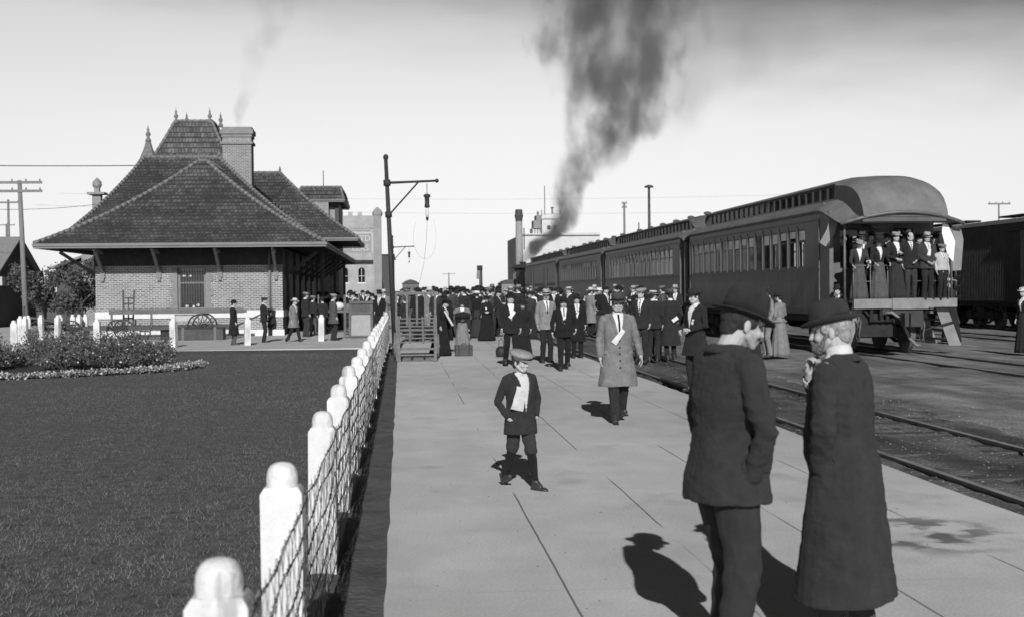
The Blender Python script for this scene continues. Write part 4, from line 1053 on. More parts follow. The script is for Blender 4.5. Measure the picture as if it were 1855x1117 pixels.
m_cdark = M('coach window glass in shade', .02, rough=.08, spec=.8, var=.3)  # opaque dark panes for the coaches ahead of the rear one
m_reflect = M('window blind', .78, rough=.8, var=.2, scale=1.3)  # pale panel colour stands in for sky reflected in the upper sashes
m_curt = M('half lit curtain', .30, rough=.8, var=.3, scale=4)
m_beam = M('end beam paint', .20, rough=.7, scale=3, var=.2)
m_steel = M('worn iron', .10, rough=.5, var=.35, spec=.5)
TX = 12.05
def tread(parent, x, y0, yaw=0, nm='truck'):
    """a four wheel bogie, centred at y0"""
    m = MB()
    for sx in (-1, 1):
        xx = x + sx * 1.0
        m.bx(xx - .07, xx + .07, y0 - 1.35, y0 + 1.35, .38, .60); m.bar((xx, y0 - 1.2, .45), (xx, y0 - .5, .2), .07); m.bar((xx, y0 + 1.2, .45), (xx, y0 + .5, .2), .07); m.bar((xx, y0 - .5, .2), (xx, y0 + .5, .2), .08)
        for sy in (-.95, .95): m.bx(xx - .12, xx + .12, y0 + sy - .16, y0 + sy + .16, .30, .66)
        for sy in (-.25, 0, .25):
            for q in range(5): m.tube([(xx, y0 + sy, .26 + q * .06), (xx, y0 + sy, .29 + q * .06)], .085, n=8)
    m.bx(x - 1.1, x + 1.1, y0 - .3, y0 + .3, .45, .78); m.bx(x - .95, x + .95, y0 - 1.35, y0 - 1.25, .35, .6); m.bx(x - .95, x + .95, y0 + 1.25, y0 + 1.35, .35, .6)
    b_ = m.build(nm, m_ug, parent)
    for sy in (-.95, .95):
        for sx in (-.755, .755):
            m = MB(); R_ = .44; prof = [(R_ + .03, -.07), (R_ + .03, -.045), (R_, -.04), (R_ - .01, .07), (R_ - .08, .07), (R_ - .1, .02), (.16, -.01), (.14, .06), (.02, .07)]
            if sx < 0: prof = [(r, -z) for r, z in prof]
            m.lathe(prof, (0, 0, 0), n=28); m.v = [(x + sx + v_[2] , y0 + sy + v_[0], .44 + v_[1]) for v_ in m.v]
            m.build('wheel', m_steel, b_, autosmooth=30)
        m = MB(); m.tube([(x - .75, y0 + sy, .44), (x + .75, y0 + sy, .44)], .075, n=8); m.build('axle', m_ug, b_)
def coach_profile(half, ze, zc0, hc, zc1, zt):
    """closed loop in xz of the roof: lower deck, clerestory wall, upper roof"""
    P = [(-half - .04, ze - .06), (-half - .05, ze)]
    n = 7
    for k in range(1, n + 1):
        a = k / n; P.append((-half - .05 + (half + .05 - hc) * (a ** 1.25), ze + (zc0 - ze) * math.sin(a * math.pi / 2)))
    return P
def coach(name, label, y0, y1, kind, nwin, group='coaches of the standing train', open_end=False, clere=True, seed=0):
    """y0 = near (rear) end of the body, y1 = far end"""
    t_ = thing(name, label, 'railway car', (TX, y0, 0), group=group); random.seed(seed)
    hw = 1.48; zf, zb, zw0, zw1, ze = 1.05, 2.03, 2.13, 3.16, 3.52
    L0 = y1 - y0
    # body: side walls with window openings
    for sx in (-1, 1):
        xo = TX + sx * hw; xi = TX + sx * (hw - .10); a_, b_ = min(xo, xi), max(xo, xi)
        m = MB(); m.bx(a_, b_, y0, y1, zf, zw0); m.bx(a_, b_, y0, y1, zw1, ze)
        ends = []
        if kind == 'coach':
            if open_end: ws = y0 + 1.05
            else: ws = y0 + 1.3
            we = y1 - (.45 if open_end else 1.3); pitch = (we - ws) / nwin; ww = pitch * .74; prev = y0
            for k in range(nwin):
                c0 = ws + pitch * k + (pitch - ww) / 2; m.bx(a_, b_, prev, c0, zw0, zw1); ends.append((c0, c0 + ww)); prev = c0 + ww
            m.bx(a_, b_, prev, y1, zw0, zw1)
        else:
            m.bx(a_, b_, y0, y1, zw0, zw1)
        wall = m.build('side_wall', m_body, t_)
        # trim: belt rail, letterboard moulding, sill, battens
        m = MB(); q = TX + sx * (hw + .02)
        m.bx(min(q, xo), max(q, xo), y0, y1, zb, zb + .06); m.bx(min(q, xo), max(q, xo), y0, y1, ze - .2, ze - .16); m.bx(min(q, xo), max(q, xo), y0, y1, zf + .0, zf + .07)
        m.bx(min(q, xo), max(q, xo), y0, y0 + .09, zf + .08, ze - .21); m.bx(min(q, xo), max(q, xo), y1 - .09, y1, zf + .08, ze - .21)
        if kind == 'coach':
            for (c0, c1) in ends: m.bx(min(q, xo), max(q, xo), c1 + .07, c1 + .1, zw0 - .04, zw1 + .1)
            m.bx(min(q, xo), max(q, xo), y0 + .1, y1 - .1, zw0 - .045, zw0 - .005)
        m.build('moulding', m_body2, wall)
        if kind == 'coach':
            for k, (c0, c1) in enumerate(ends):
                fr_ = MB(); xg = TX + sx * (hw - .022); zmid = zw0 + .70
                for (p0, p1, r0, r1) in ((c0, c0 + .045, zw0, zw1), (c1 - .045, c1, zw0, zw1), (c0, c1, zmid - .02, zmid + .02), (c0, c1, zw0, zw0 + .05), (c0, c1, zw1 - .04, zw1)):
                    fr_.bx(xg - .018, xg + .018, p0 + .002, p1 - .002, r0 + .002, r1 - .002)
                wn = fr_.build('window', m_body2, wall)
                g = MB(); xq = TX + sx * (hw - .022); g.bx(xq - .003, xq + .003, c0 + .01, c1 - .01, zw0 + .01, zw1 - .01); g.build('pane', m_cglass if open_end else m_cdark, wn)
                r_ = random.random(); xs = TX + sx * (hw - .015)
                if sx < 0:
                    if r_ < (.72 if open_end else .4):
                        zl = zw1 - random.uniform(.22, .36); g = MB(); g.bx(xs - .003, xs + .003, c0 + .06, c1 - .06, zl, zw1 - .05); g.build('blind', m_reflect, wn)
                    if random.random() < (.5 if open_end else .4):
                        g = MB(); g.bx(xs - .003, xs + .003, c0 + .06, c0 + (c1 - c0) * random.uniform(.3, .5), zw0 + .06, zmid - random.uniform(0, .12)); g.build('curtain', m_curt, wn)
        if kind == 'coach' and sx < 0:
            m = MB(); y = y0 + .25
            while y < y1 - .1: m.bx(xo - .002, xo - .0005, y, y + .02, zf + .08, zb - .01); y += .34
            m.build('sheathing', m_body, wall)
        elif sx < 0:
            # baggage car: big sliding doors and sheathing grooves
            for d0 in (y0 + L0 * .26, y0 + L0 * .70):
                m = MB(); m.bx(xo - .05, xo - .021, d0, d0 + 2.0, zf + .1, 3.2); m.build('sliding_door', m_body2, t_)
                m = MB(); m.bx(xo - .022, xo - .002, d0 - .25, d0 - .01, zf + .1, 3.2); m.bx(xo - .022, xo - .002, d0 + 2.01, d0 + 2.2, zf + .1, 3.2); m.build('door_opening', m_ug, t_)
            m = MB(); y = y0 + .2
            while y < y1: m.bx(xo - .012, xo - .001, y, y + .03, zf + .08, zb - .01); y += .3
            m.build('sheathing', m_body2, t_)
    m = MB(); m.bx(TX - hw + .1, TX + hw - .1, y1 - .1, y1, zf, 3.8); m.bx(TX - hw, TX + hw, y0, y1, zf - .12, zf)
    if not open_end: m.bx(TX - hw + .1, TX + hw - .1, y0, y0 + .1, zf, 3.8)
    m.build('end_wall', m_body, t_)
    if open_end:          # rear wall with a door and end windows
        m = MB(); a_ = TX - hw + .1; b_ = TX + hw - .1
        m.bx(a_, TX - .95, y0, y0 + .1, zf, 3.75); m.bx(TX - .45, TX - .38, y0, y0 + .1, zf, 3.75); m.bx(TX + .38, TX + .45, y0, y0 + .1, zf, 3.75); m.bx(TX + .95, b_, y0, y0 + .1, zf, 3.75)
        for q0, q1 in ((TX - .95, TX - .45), (TX + .45, TX + .95)): m.bx(q0, q1, y0, y0 + .1, zf, 2.1); m.bx(q0, q1, y0, y0 + .1, 3.1, 3.75)
        m.bx(TX - .38, TX + .38, y0, y0 + .1, 3.2, 3.75); rw = m.build('rear_wall', m_body2, t_)
        m = MB(); m.bx(TX - .37, TX + .37, y0 + .02, y0 + .07, zf + .2, 3.19); dr = m.build('door', m_body, rw); m = MB(); m.bx(TX - .22, TX + .22, y0 + .005, y0 + .015, 2.2, 3.0); m.build('pane', m_cglass, dr)
        for q0, q1 in ((TX - .94, TX - .46), (TX + .46, TX + .94)):
            m = MB(); m.bx(q0, q1, y0 + .05, y0 + .06, 2.11, 3.09); m.build('pane', m_cglass, rw)
    # roof -------------------------------------------------
    ze2, zc0, hc, zc1, zt = 3.56, 3.83, .95, 4.24, 4.42
    ov0 = y0 - (1.75 if open_end else .75); ov1 = y1 + .75
    prof = coach_profile(hw, ze2, zc0, hc, zc1, zt)
    left = prof; right = [(-x, z) for x, z in reversed(prof)]
    loop = left + right
    sec = 26
    def roof_ring(y, dz=0, k=1.0): return [(TX + x * k, y, z - dz * (abs(x) < hw + .1)) for x, z in loop]
    m = MB(); rings = []
    if open_end:
        for f in (0, .12, .3, .55, .8, 1.0):    # hood curving down to the rear lip
            y = ov0 + f * (y0 - .1 - ov0); drop = .42 * (1 - math.sin(f * math.pi / 2)) ; kk = .985 + .015 * f
            rings.append([(TX + x * kk, y - (.28 * (1 - (x / (hw + .05)) ** 2) if f < .9 else 0) * (1 - f), max(z - drop * (z - (ze2 - .06)) / (zc0 - ze2) , ze2 - .06) - .36 * (1 - f) + .27 * (1 - f) * (1 - (x / (hw + .05)) ** 2)) for x, z in loop])
    else:
        for f in (0, 1): y = ov0 + f * (y0 - ov0); rings.append(roof_ring(y, .10 * (1 - f)))
    for y in np.linspace(y0, y1, 9): rings.append(roof_ring(float(y)))
    rings.append(roof_ring(ov1, .10))
    m.loft(rings); lr = m.build('lower_roof', m_roofc, t_, autosmooth=40)
    # clerestory
    cy0 = y0 + (.1 if open_end else .25); cy1 = y1 - .3
    m = MB(); pitch = .62 if open_end else .7; ncl = int((cy1 - cy0 - .6) / pitch)
    for sx in (-1, 1):
        xo = TX + sx * hc; xi = TX + sx * (hc - .06); a_, b_ = min(xo, xi), max(xo, xi)
        m.bx(a_, b_, cy0, cy1, zc0 - .1, zc0 + .06); m.bx(a_, b_, cy0, cy1, zc1 - .06, zc1)
        prev = cy0
        for k in range(ncl):
            c0 = cy0 + .3 + k * pitch; m.bx(a_, b_, prev, c0, zc0 + .06, zc1 - .06); prev = c0 + pitch * .72
        m.bx(a_, b_, prev, cy1, zc0 + .06, zc1 - .06)
    m.bx(TX - hc + .06, TX + hc - .06, cy1 - .1, cy1, zc0 - .1, zc1)
    cl = m.build('clerestory', m_body, lr)
    for k in range(ncl):
        c0 = cy0 + .3 + k * pitch; g = MB(); g.bx(TX - hc + .03, TX - hc + .04, c0 + .01, c0 + pitch * .72 - .01, zc0 + .07, zc1 - .07)
        o_ = g.build('pane', m_cglass, lr)
    # upper roof with bull-nosed ends
    up = []
    nu = 14
    def up_ring(y, kx=1.0, z1=zc1, zt_=zt, zb_=None):
        zb_ = z1 - .03 if zb_ is None else zb_
        r = []
        for k in range(nu + 1):
            a = k / nu; x = (-1 + 2 * a) * (hc + .09) * kx; z = z1 + (zt_ - z1) * (1 - abs(-1 + 2 * a) ** 3.4); r.append((TX + x, y, z))
        r.append((TX + (hc + .08) * kx, y, zb_)); r.append((TX - (hc + .08) * kx, y, zb_)); return r
    m = MB(); rings = []
    if open_end:    # the clerestory runs out over the platform as a smooth hood that closes down to the lip
        for y, z1, zt_, zb_ in ((ov0 - .24, 3.34, 3.46, 3.30), (ov0 - .22, 3.42, 3.62, 3.30), (ov0 - .15, 3.55, 3.80, 3.18), (ov0, 3.74, 3.98, 3.22), (ov0 + .22, 3.90, 4.14, 3.3), (ov0 + .55, 4.04, 4.28, 3.4), (ov0 + 1.0, 4.13, 4.37, 3.6), (y0 - .02, 4.19, 4.41, 3.8), (y0 + .12, zc1, 4.42, 3.85)):
            rings.append(up_ring(y, 1.0, z1, zt_, zb_))
        rings.append(up_ring(y0 + .13, 1.0, zc1, 4.42)); rings.append(up_ring(cy1 - .6)); rings.append(up_ring(cy1 - .15, .97, 4.12, 4.33)); rings.append(up_ring(cy1 + .05, .93, 3.98, 4.1, 3.94))
    else:
        rings = [up_ring(cy0 - .3, .9, 3.92, 3.98, 3.9), up_ring(cy0 - .12, .96, 4.08, 4.22, 4.0), up_ring(cy0 + .2, 1, zc1 - .02, zt), up_ring((cy0 + cy1) / 2), up_ring(cy1 - .3), up_ring(cy1 + .05, .96, 4.08, 4.22, 4.0), up_ring(cy1 + .3, .9, 3.92, 3.98, 3.9)]
    m.loft(rings); m.build('upper_roof', m_roofc if open_end else m_roofd, lr, autosmooth=45)
    # vents
    if not open_end:
        for k in range(6):
            y = cy0 + 1.5 + k * (cy1 - cy0 - 3) / 5; m = MB(); m.lathe([(.10, 4.36), (.1, 4.5), (.16, 4.52), (.14, 4.6), (.02, 4.63)], (TX, y, 0), n=8); m.build('roof_vent', m_roofd, lr)
    # underframe and trucks
    m = MB()
    for xx in (TX - 1.3, TX - .35, TX + .25, TX + 1.2): m.bx(xx, xx + .12, y0, y1, .74, zf - .12)
    for xx in (-1, 1):
        m.bar((TX + xx * 1.1, y0 + 3, .85), (TX + xx * 1.1, y0 + 5.2, .42), .04); m.bar((TX + xx * 1.1, y0 + 5.2, .42), (TX + xx * 1.1, y1 - 5.2, .42), .04); m.bar((TX + xx * 1.1, y1 - 5.2, .42), (TX + xx * 1.1, y1 - 3, .85), .04)
    ymid = (y0 + y1) / 2; m.bx(TX - 1.35, TX - .6, ymid - 1.2, ymid + .6, .36, .86)
    m.tube([(TX + .4, ymid - 1, .6), (TX + .4, ymid + 1, .6)], .22, n=12)
    m.build('underframe', m_ug, t_)
    tread(t_, TX, y0 + (1.6 if not open_end else .9)); tread(t_, TX, y1 - 1.7)
    if not open_end:
        m = MB()    # vestibule: closed end with diaphragm, steps
        for ya in (y0, y1):
            s_ = -1 if ya == y0 else 1; o0, o1 = sorted((ya, ya + s_ * .7))
            m.bx(TX - .5, TX + .5, min(ya + s_ * .68, ya + s_ * .85), max(ya + s_ * .68, ya + s_ * .85), 1.1, 3.4); m.bx(TX - 1.3, TX + 1.3, o0, o1, 1.05, 1.2)
            for sx in (-1, 1):
                for q in range(3): m.bx(min(TX + sx * (.95 + q * .18), TX + sx * (1.2 + q * .1)), max(TX + sx * (.95 + q * .18), TX + sx * (1.2 + q * .1)), o0 + .1, o1 - .05, .95 - q * .25, .98 - q * .25)
                m.bar((TX + sx * 1.42, ya + s_ * .68, 1.1), (TX + sx * 1.42, ya + s_ * .68, 3.35), .10)
        m.build('vestibule', m_body2, t_)
    return t_
last = coach('observation_coach', 'rear wooden passenger coach with open end platform full of riders and light canvas roof', 32.8, 47.9, 'coach', 16, open_end=True, seed=3)
coach('day_coach', 'second coach from the rear, dark windows and sooty clerestory, next to the open ended coach', 49.6, 68.0, 'coach', 17, seed=5)
coach('day_coach', 'third coach from the rear, between the second coach and the baggage car', 69.6, 88.2, 'coach', 17, seed=8)
coach('baggage_car', 'baggage car with sliding doors directly behind the locomotive', 90.0, 112.5, 'baggage', 0, seed=9)
# ---- open rear platform of the last coach
py0, py1 = 31.15, 32.78
m = MB(); m.bx(TX - 1.2, TX + 1.32, py0, py1, 1.24, 1.30); m.build('platform_floor', m_beam, last)
m = MB(); m.bx(TX - 1.22, TX - .28, py0 - .14, py0 - .001, 1.10, 1.33); m.bx(TX - .28, TX + .62, py0 - .17, py0 - .001, 1.08, 1.34); m.bx(TX + .62, TX + 1.34, py0 - .14, py0 - .001, 1.12, 1.33); o_ = m.build('end_beam', m_beam, last)
m = MB()
for q0, q1, mid in ((-1.2, -.3, -.75), (.28, 1.22, .8)):
    m = MB()
    for xx in (q0 + .03, mid, q1 - .02): m.tube([(TX + xx, py0 + .03, 1.3), (TX + xx, py0 + .03, 2.12)], .016, n=6)
    m.tube([(TX + q0, py0 + .03, 2.13), (TX + q1, py0 + .03, 2.13)], .02, n=6); m.tube([(TX + q0, py0 + .03, 1.75), (TX + q1, py0 + .03, 1.75)], .01, n=5)
    m.build('railing', m_steel, last, smooth=True)
for xx in (-1.36, 1.3):
    m = MB(); m.tube([(TX + xx, py0 + .1, 1.3), (TX + xx, py0 + .1, 3.2)], .03, n=8); m.build('hood_post', m_steel, last, smooth=True); m = MB(); m.tube([(TX + xx, py1 - .1, 1.2), (TX + xx, py1 - .1, 2.5)], .02, n=6); m.build('grab_rail', m_steel, last, smooth=True)
m = MB(); m.bx(TX - 1.48, TX - 1.38, py1 - .75, py1 + .01, 1.05, 3.5); m.build('end_panel', m_body2, last)
# curved lip of the hood
m = MB(); pts = []
for k in range(21):
    a = -1 + 2 * k / 20; pts.append((TX + a * 1.53, 31.03 - .28 * (1 - a * a), 3.13 + .27 * (1 - a * a)))
m.tube(pts, .045, n=6); m.build('hood_lip', m_steel, last, smooth=True)
# steps each side
for sx in (-1, 1):
    m = MB(); x0 = TX + sx * .88
    for q in range(4):
        xa = x0 + sx * (.04 + q * .10); m.bx(min(xa, xa + sx * .26), max(xa, xa + sx * .26), py0 + .15, py1 - .1, 1.02 - q * .24, 1.05 - q * .24)
    for yy in (py0 + .12, py1 - .08):
        a = Vector((x0 - sx * .02, yy, 1.22)); b_ = Vector((x0 + sx * .52, yy, .18)); wdt = .30
        m.add([(a.x, yy - .015, a.z), (a.x + sx * wdt, yy - .015, a.z - .02), (b_.x + sx * .14, yy - .015, b_.z), (b_.x - sx * .16, yy - .015, b_.z),
               (a.x, yy + .015, a.z), (a.x + sx * wdt, yy + .015, a.z - .02), (b_.x + sx * .14, yy + .015, b_.z), (b_.x - sx * .16, yy + .015, b_.z)],
              [(0, 1, 2, 3), (7, 6, 5, 4), (0, 4, 5, 1), (1, 5, 6, 2), (2, 6, 7, 3), (3, 7, 4, 0)])
    m.build('steps', m_beam, last); 
# coupler, hose, brake wheel, tanks hanging under the end
m = MB(); m.bx(TX - .13, TX + .13, py0 - .55, py0 + .2, .72, .95); m.bx(TX - .2, TX + .2, py0 - .75, py0 - .5, .68, 1.0); m.bx(TX - .1, TX + .2, py0 - .86, py0 - .72, .68, 1.0); m.bx(TX - .5, TX + .5, py0 - .1, py0 + .3, .95, 1.1); m.build('coupler', M('dark coupler', .04, rough=.6), last)
m = MB(); pts = [(TX - .45, py0 - .05, .98), (TX - .3, py0 - .2, 1.0), (TX - .12, py0 - .28, .85), (TX, py0 - .3, .6), (TX + .1, py0 - .28, .38), (TX + .28, py0 - .2, .22), (TX + .42, py0 - .15, .2)]; m.tube(pts, .035, n=8); m.build('air_hose', m_quoin, last, smooth=True)
m = MB(); m.bx(TX - 1.0, TX - .1, py0 + .1, py0 + .5, .42, .98); m.bar((TX - .95, py0, 1.1), (TX - .7, py0, .8), .04); m.bar((TX - .7, py0, .8), (TX - .2, py0, .8), .04)
for xx in (-.75, -.5, -.35): m.tube([(TX + xx, py0 - .02, .78), (TX + xx, py0 - .02, 1.1)], .05, n=8)
for xx in (.2, .55): m.tube([(TX + xx, py0 + .1, .5), (TX + xx, py0 + .1, 1.1)], .06, n=8)
m.bar((TX + .5, py0, .55), (TX + 1.35, py0, .78), .03); m.build('end_gear', m_ug, last)
for xx, zz in ((.48, .55), (-1.1, .62)):
    m = MB(); n_ = 20; ring = [(TX + xx + .02 * math.sin(k), py0 - .1 + .12 * math.cos(2 * math.pi * k / n_), zz + .27 * math.sin(2 * math.pi * k / n_)) for k in range(n_ + 1)]
    m.tube(ring, .018, n=6)
    for k in range(5): m.bar((TX + xx, py0 - .1, zz), ring[k * 4], .018)
    m.build('brake_wheel', m_steel, last)
# white destination board seen as a pale oval above the door, bunting rag at each side
m = MB(); m.lathe([(.2, -.02), (.24, 0), (.2, .02)], (0, 0, 0), n=24); m.v = [(TX - .05 + v_[0] * 1.25, 32.3 + v_[2], 3.18 + v_[1] * .62) for v_ in m.v]
m.build('end_lamp_board', m_quoin, last, smooth=True)
def rag(pts, label, mat):
    m = MB(); n = len(pts); vs = [tuple(Vector(p)) for p in pts] + [tuple(Vector(p) + Vector((0, .02, 0))) for p in pts]
    m.add(vs, [tuple(range(n)), tuple(range(2 * n - 1, n - 1, -1))] + [(i, i + n, (i + 1) % n + n, (i + 1) % n) for i in range(n)]); return tag(m.build('flag', mat), label, 'flag')
rag([(10.60, 32.0, 3.42), (10.5, 32.0, 3.05), (10.3, 31.95, 2.72), (10.46, 31.97, 2.62), (10.7, 32.0, 2.95), (10.8, 32.0, 3.3)], 'grey rag of bunting hanging from the near corner of the coach hood', m_quoin)
rag([(13.12, 31.2, 3.15), (13.10, 31.2, 2.9), (13.25, 31.22, 2.35), (13.38, 31.2, 2.2), (13.42, 31.18, 2.7), (13.25, 31.2, 3.12)], 'pale flag hanging from the far corner of the coach hood above the child', M('pale cotton', .72, var=.1))
rag([(13.3, 31.3, 3.1), (13.42, 31.32, 2.6), (13.3, 31.32, 1.98), (13.62, 31.3, 2.0), (13.68, 31.3, 2.75), (13.62, 31.3, 3.0)], 'larger grey flag behind the pale one at the far corner of the coach hood', m_quoin)

# ================================================================== LOCOMOTIVE
lo = thing('steam_locomotive', 'dark steam locomotive pouring black smoke at the head of the train', 'locomotive', (TX, 114.5, 0))
m = MB(); m.bx(TX - 1.4, TX + 1.4, 114.5, 121, 1.0, 2.9); m.bx(TX - 1.25, TX + 1.25, 114.7, 120.8, 2.9, 3.3); m.build('tender', m_ug, lo)
m = MB(); m.bx(TX - 1.45, TX + 1.45, 121.6, 124, 1.3, 3.6); cb = m.build('cab', m_ug, lo); m = MB(); m.prism_y([(TX - 1.75, 3.6), (TX + 1.75, 3.6), (TX + 1.2, 3.95), (TX, 4.1), (TX - 1.2, 3.95)], 121.2, 124.4); m.build('cab_roof', m_ug, cb)
m = MB(); m.bx(TX - 1.47, TX - 1.455, 122.2, 123.4, 2.6, 3.3); m.build('cab_window', m_cglass, cb)
m = MB(); m.tube([(TX, 124, 2.5), (TX, 132, 2.4)], [.95, .85], n=20); m.bx(TX - 1.2, TX + 1.2, 124, 133, 1.0, 1.25); m.build('boiler', m_ug, lo, autosmooth=40)
m = MB(); m.lathe([(.25, 3.1), (.24, 4.2), (.34, 4.3), (.3, 4.35)], (TX, 131, 0), n=14); m.build('stack', m_ug, lo, smooth=True)
m = MB(); m.lathe([(.4, 3.1), (.42, 3.6), (.3, 3.85), (.02, 3.95)], (TX, 127.5, 0), n=14); m.build('steam_dome', m_steel, lo, smooth=True)
m = MB(); m.lathe([(.35, 3.1), (.36, 3.5), (.25, 3.7), (.02, 3.78)], (TX, 129.4, 0), n=14); m.build('sand_dome', m_ug, lo, smooth=True)
for y in (125, 126.8, 128.6):
    for sx in (-.755, .755):
        m = MB(); m.tube([(TX + sx - .07, y, .8), (TX + sx + .07, y, .8)], .8, n=24); m.build('driving_wheel', m_steel, lo)
for y in (130.8, 132.4, 115.6, 117.2, 118.8, 120.2):
    for sx in (-.755, .755):
        m = MB(); m.tube([(TX + sx - .07, y, .42), (TX + sx + .07, y, .42)], .42, n=20); m.build('wheel', m_steel, lo)
m = MB(); m.prism_x([(133, .95), (134.6, .12), (133, .12)], TX - 1.1, TX + 1.1); m.build('pilot', m_ug, lo)

# ================================================================== BOXCARS
def boxcar(xc, y0, y1, label):
    t_ = thing('boxcar', label, 'boxcar', (xc, y0, 0), group='boxcars on the far track'); hw = 1.42
    m = MB(); m.bx(xc - hw, xc + hw, y0, y1, 1.0, 3.85); m.build('body', m_ug2, t_)
    m = MB(); y = y0 + .05
    while y < y1: m.bx(xc - hw - .008, xc - hw - .001, y, y + .012, 1.05, 3.8); y += .14
    m.build('sheathing', m_dpaint, t_)
    m = MB(); m.prism_y([(xc - hw - .08, 3.85), (xc + hw + .08, 3.85), (xc + hw * .5, 4.08), (xc, 4.16), (xc - hw * .5, 4.08)], y0 - .1, y1 + .1); rf = m.build('roof', m_roofd2, t_)
    m = MB(); m.bx(xc - .3, xc + .3, y0 - .1, y1 - 1.6, 4.2, 4.27); m.build('running_board', m_ug, rf)
    m = MB(); yc = y0 + (y1 - y0) * .42; m.bx(xc - hw - .07, xc - hw - .03, yc - .9, yc + .9, 1.15, 3.55); d_ = m.build('sliding_door', m_dpaint, t_); m = MB(); m.bx(xc - hw - .1, xc - hw - .02, yc - 1.0, yc + 2.0, 3.56, 3.64); m.build('door_rail', m_ug, d_)
    m = MB(); m.bar((xc - hw - .05, y1 - .3, 1.2), (xc - hw - .05, y1 - .3, 3.7), .03)
    for k in range(6): m.bar((xc - hw - .06, y1 - .7, 1.2 + k * .4), (xc - hw - .06, y1 - .3, 1.2 + k * .4), .025)
    m.build('ladder', m_steel, t_)
    m = MB(); m.bx(xc - 1.2, xc + 1.2, y0, y1, .8, 1.0); m.bar((xc - 1.3, y0 + 2.4, .85), (xc - 1.3, (y0 + y1) / 2, .5), .04); m.bar((xc - 1.3, (y0 + y1) / 2, .5), (xc - 1.3, y1 - 2.4, .85), .04); m.build('underframe', m_ug, t_)
    for q in (y0 + 1.7, y1 - 1.7): tread(t_, xc, q)
m_ug2 = M('dark boxcar boards', .024, rough=.7, scale=2, var=.35); m_roofd2 = M('boxcar roof', .07, var=.2)
boxcar(23.4, 39.6, 51.2, 'dark wooden boxcar at the right edge, behind the open coach platform')
boxcar(23.4, 52.6, 64.2, 'second dark boxcar hidden mostly behind the rear coach')
# ================================================================== PEOPLE
m_skin = M('skin', .35, rough=.6, scale=12, var=.08, spec=.3)
m_eye = M('dark eye', .03, rough=.3); m_lip = M('lips', .24, rough=.6)
m_cloth = {}
def cloth(kind):
    V = {'black': .016, 'dark': .024, 'char': .034, 'grey': .075, 'mid': .185, 'light': .26, 'pale': .42, 'white': .66, 'cream': .5, 'brown': .05, 'straw': .5, 'felt': .33}
    if kind not in m_cloth:
        m_cloth[kind] = M(kind + ' cloth', V[kind], rough=.92, scale=11, var=.22 if V[kind] < .4 else .08, bump=.8, bscale=260, spec=.15, rnd=.18 if V[kind] < .3 else .04)
        t_, b_ = nodes_of(m_cloth[kind]); b_.inputs['Sheen Weight'].default_value = .04; b_.inputs['Sheen Roughness'].default_value = .5
    return m_cloth[kind]
def hairm(v): return M('hair %d' % int(v * 1000), v, rough=.7, scale=90, var=.4, bump=1.2, bscale=160, stretch=(1, 1, .3))
def remesh(mb, vox, smooth_it=4, fac=.5):
    me = mb.mesh('tmp', m_skin); o = bpy.data.objects.new('tmp', me); COL.objects.link(o)
    r = o.modifiers.new('r', 'REMESH'); r.mode = 'VOXEL'; r.voxel_size = vox; r.use_smooth_shade = True
    if smooth_it: s_ = o.modifiers.new('s', 'SMOOTH'); s_.iterations = smooth_it; s_.factor = fac
    dg = bpy.context.evaluated_depsgraph_get(); ev = o.evaluated_get(dg); me2 = bpy.data.meshes.new_from_object(ev)
    COL.objects.unlink(o); bpy.data.objects.remove(o); bpy.data.meshes.remove(me)
    nv = len(me2.vertices); co = np.empty(nv * 3); me2.vertices.foreach_get('co', co); co = co.reshape(-1, 3)
    nf = len(me2.polygons); ls = np.empty(nf, int); lt = np.empty(nf, int); me2.polygons.foreach_get('loop_start', ls); me2.polygons.foreach_get('loop_total', lt)
    vi = np.empty(len(me2.loops), int); me2.loops.foreach_get('vertex_index', vi)
    nr = np.empty(nv * 3); me2.vertices.foreach_get('normal', nr); nr = nr.reshape(-1, 3)
    me2.materials.clear()
    return me2, co, nr
def finish(me, name, mats, parent):
    if not isinstance(mats, (list, tuple)): mats = [mats]
    me.name = name
    for m_ in mats: me.materials.append(m_)
    me.polygons.foreach_set('use_smooth', [True] * len(me.polygons)); me.update()
    o = bpy.data.objects.new(name, me); put(o, parent); return o
def folds(me, co, nr, fn):
    d = np.array([fn(Vector(p)) for p in co]); co2 = co + nr * d[:, None]; me.vertices.foreach_set('co', co2.ravel()); me.update(); return co2
def faces_np(me):
    nf = len(me.polygons); c = np.empty(nf * 3); me.polygons.foreach_get('center', c); n = np.empty(nf * 3); me.polygons.foreach_get('normal', n); return c.reshape(-1, 3), n.reshape(-1, 3)
def patch(me, mask, off, name, mat, parent):
    """lift the chosen faces of a garment off as a thin separate piece (shirt front, lapel...)"""
    idx = np.nonzero(mask)[0]
    if not len(idx): return None
    mp_ = {}; vs = []; fs = []
    for fi in idx:
        f = []
        for vi in me.polygons[fi].vertices:
            if vi not in mp_: mp_[vi] = len(vs); v = me.vertices[vi]; vs.append(v.co + v.normal * off)
            f.append(mp_[vi])
        fs.append(f)
    # rim so the piece has thickness
    cnt = {}
    for f in fs:
        for a, b_ in zip(f, f[1:] + f[:1]): cnt[(a, b_)] = 1
    inv = {v: k for k, v in mp_.items()}; low = {}
    for (a, b_) in list(cnt):
        if (b_, a) not in cnt:
            for q in (a, b_):
                if q not in low: v = me.vertices[inv[q]]; low[q] = len(vs); vs.append(v.co - v.normal * .002)
            fs.append([b_, a, low[a], low[b_]])
    m2 = bpy.data.meshes.new(name); m2.from_pydata(vs, [], fs); return finish(m2, name, mat, parent)
def rotz(a): return Matrix.Rotation(a, 3, 'Z')
def rotx(a): return Matrix.Rotation(a, 3, 'X')
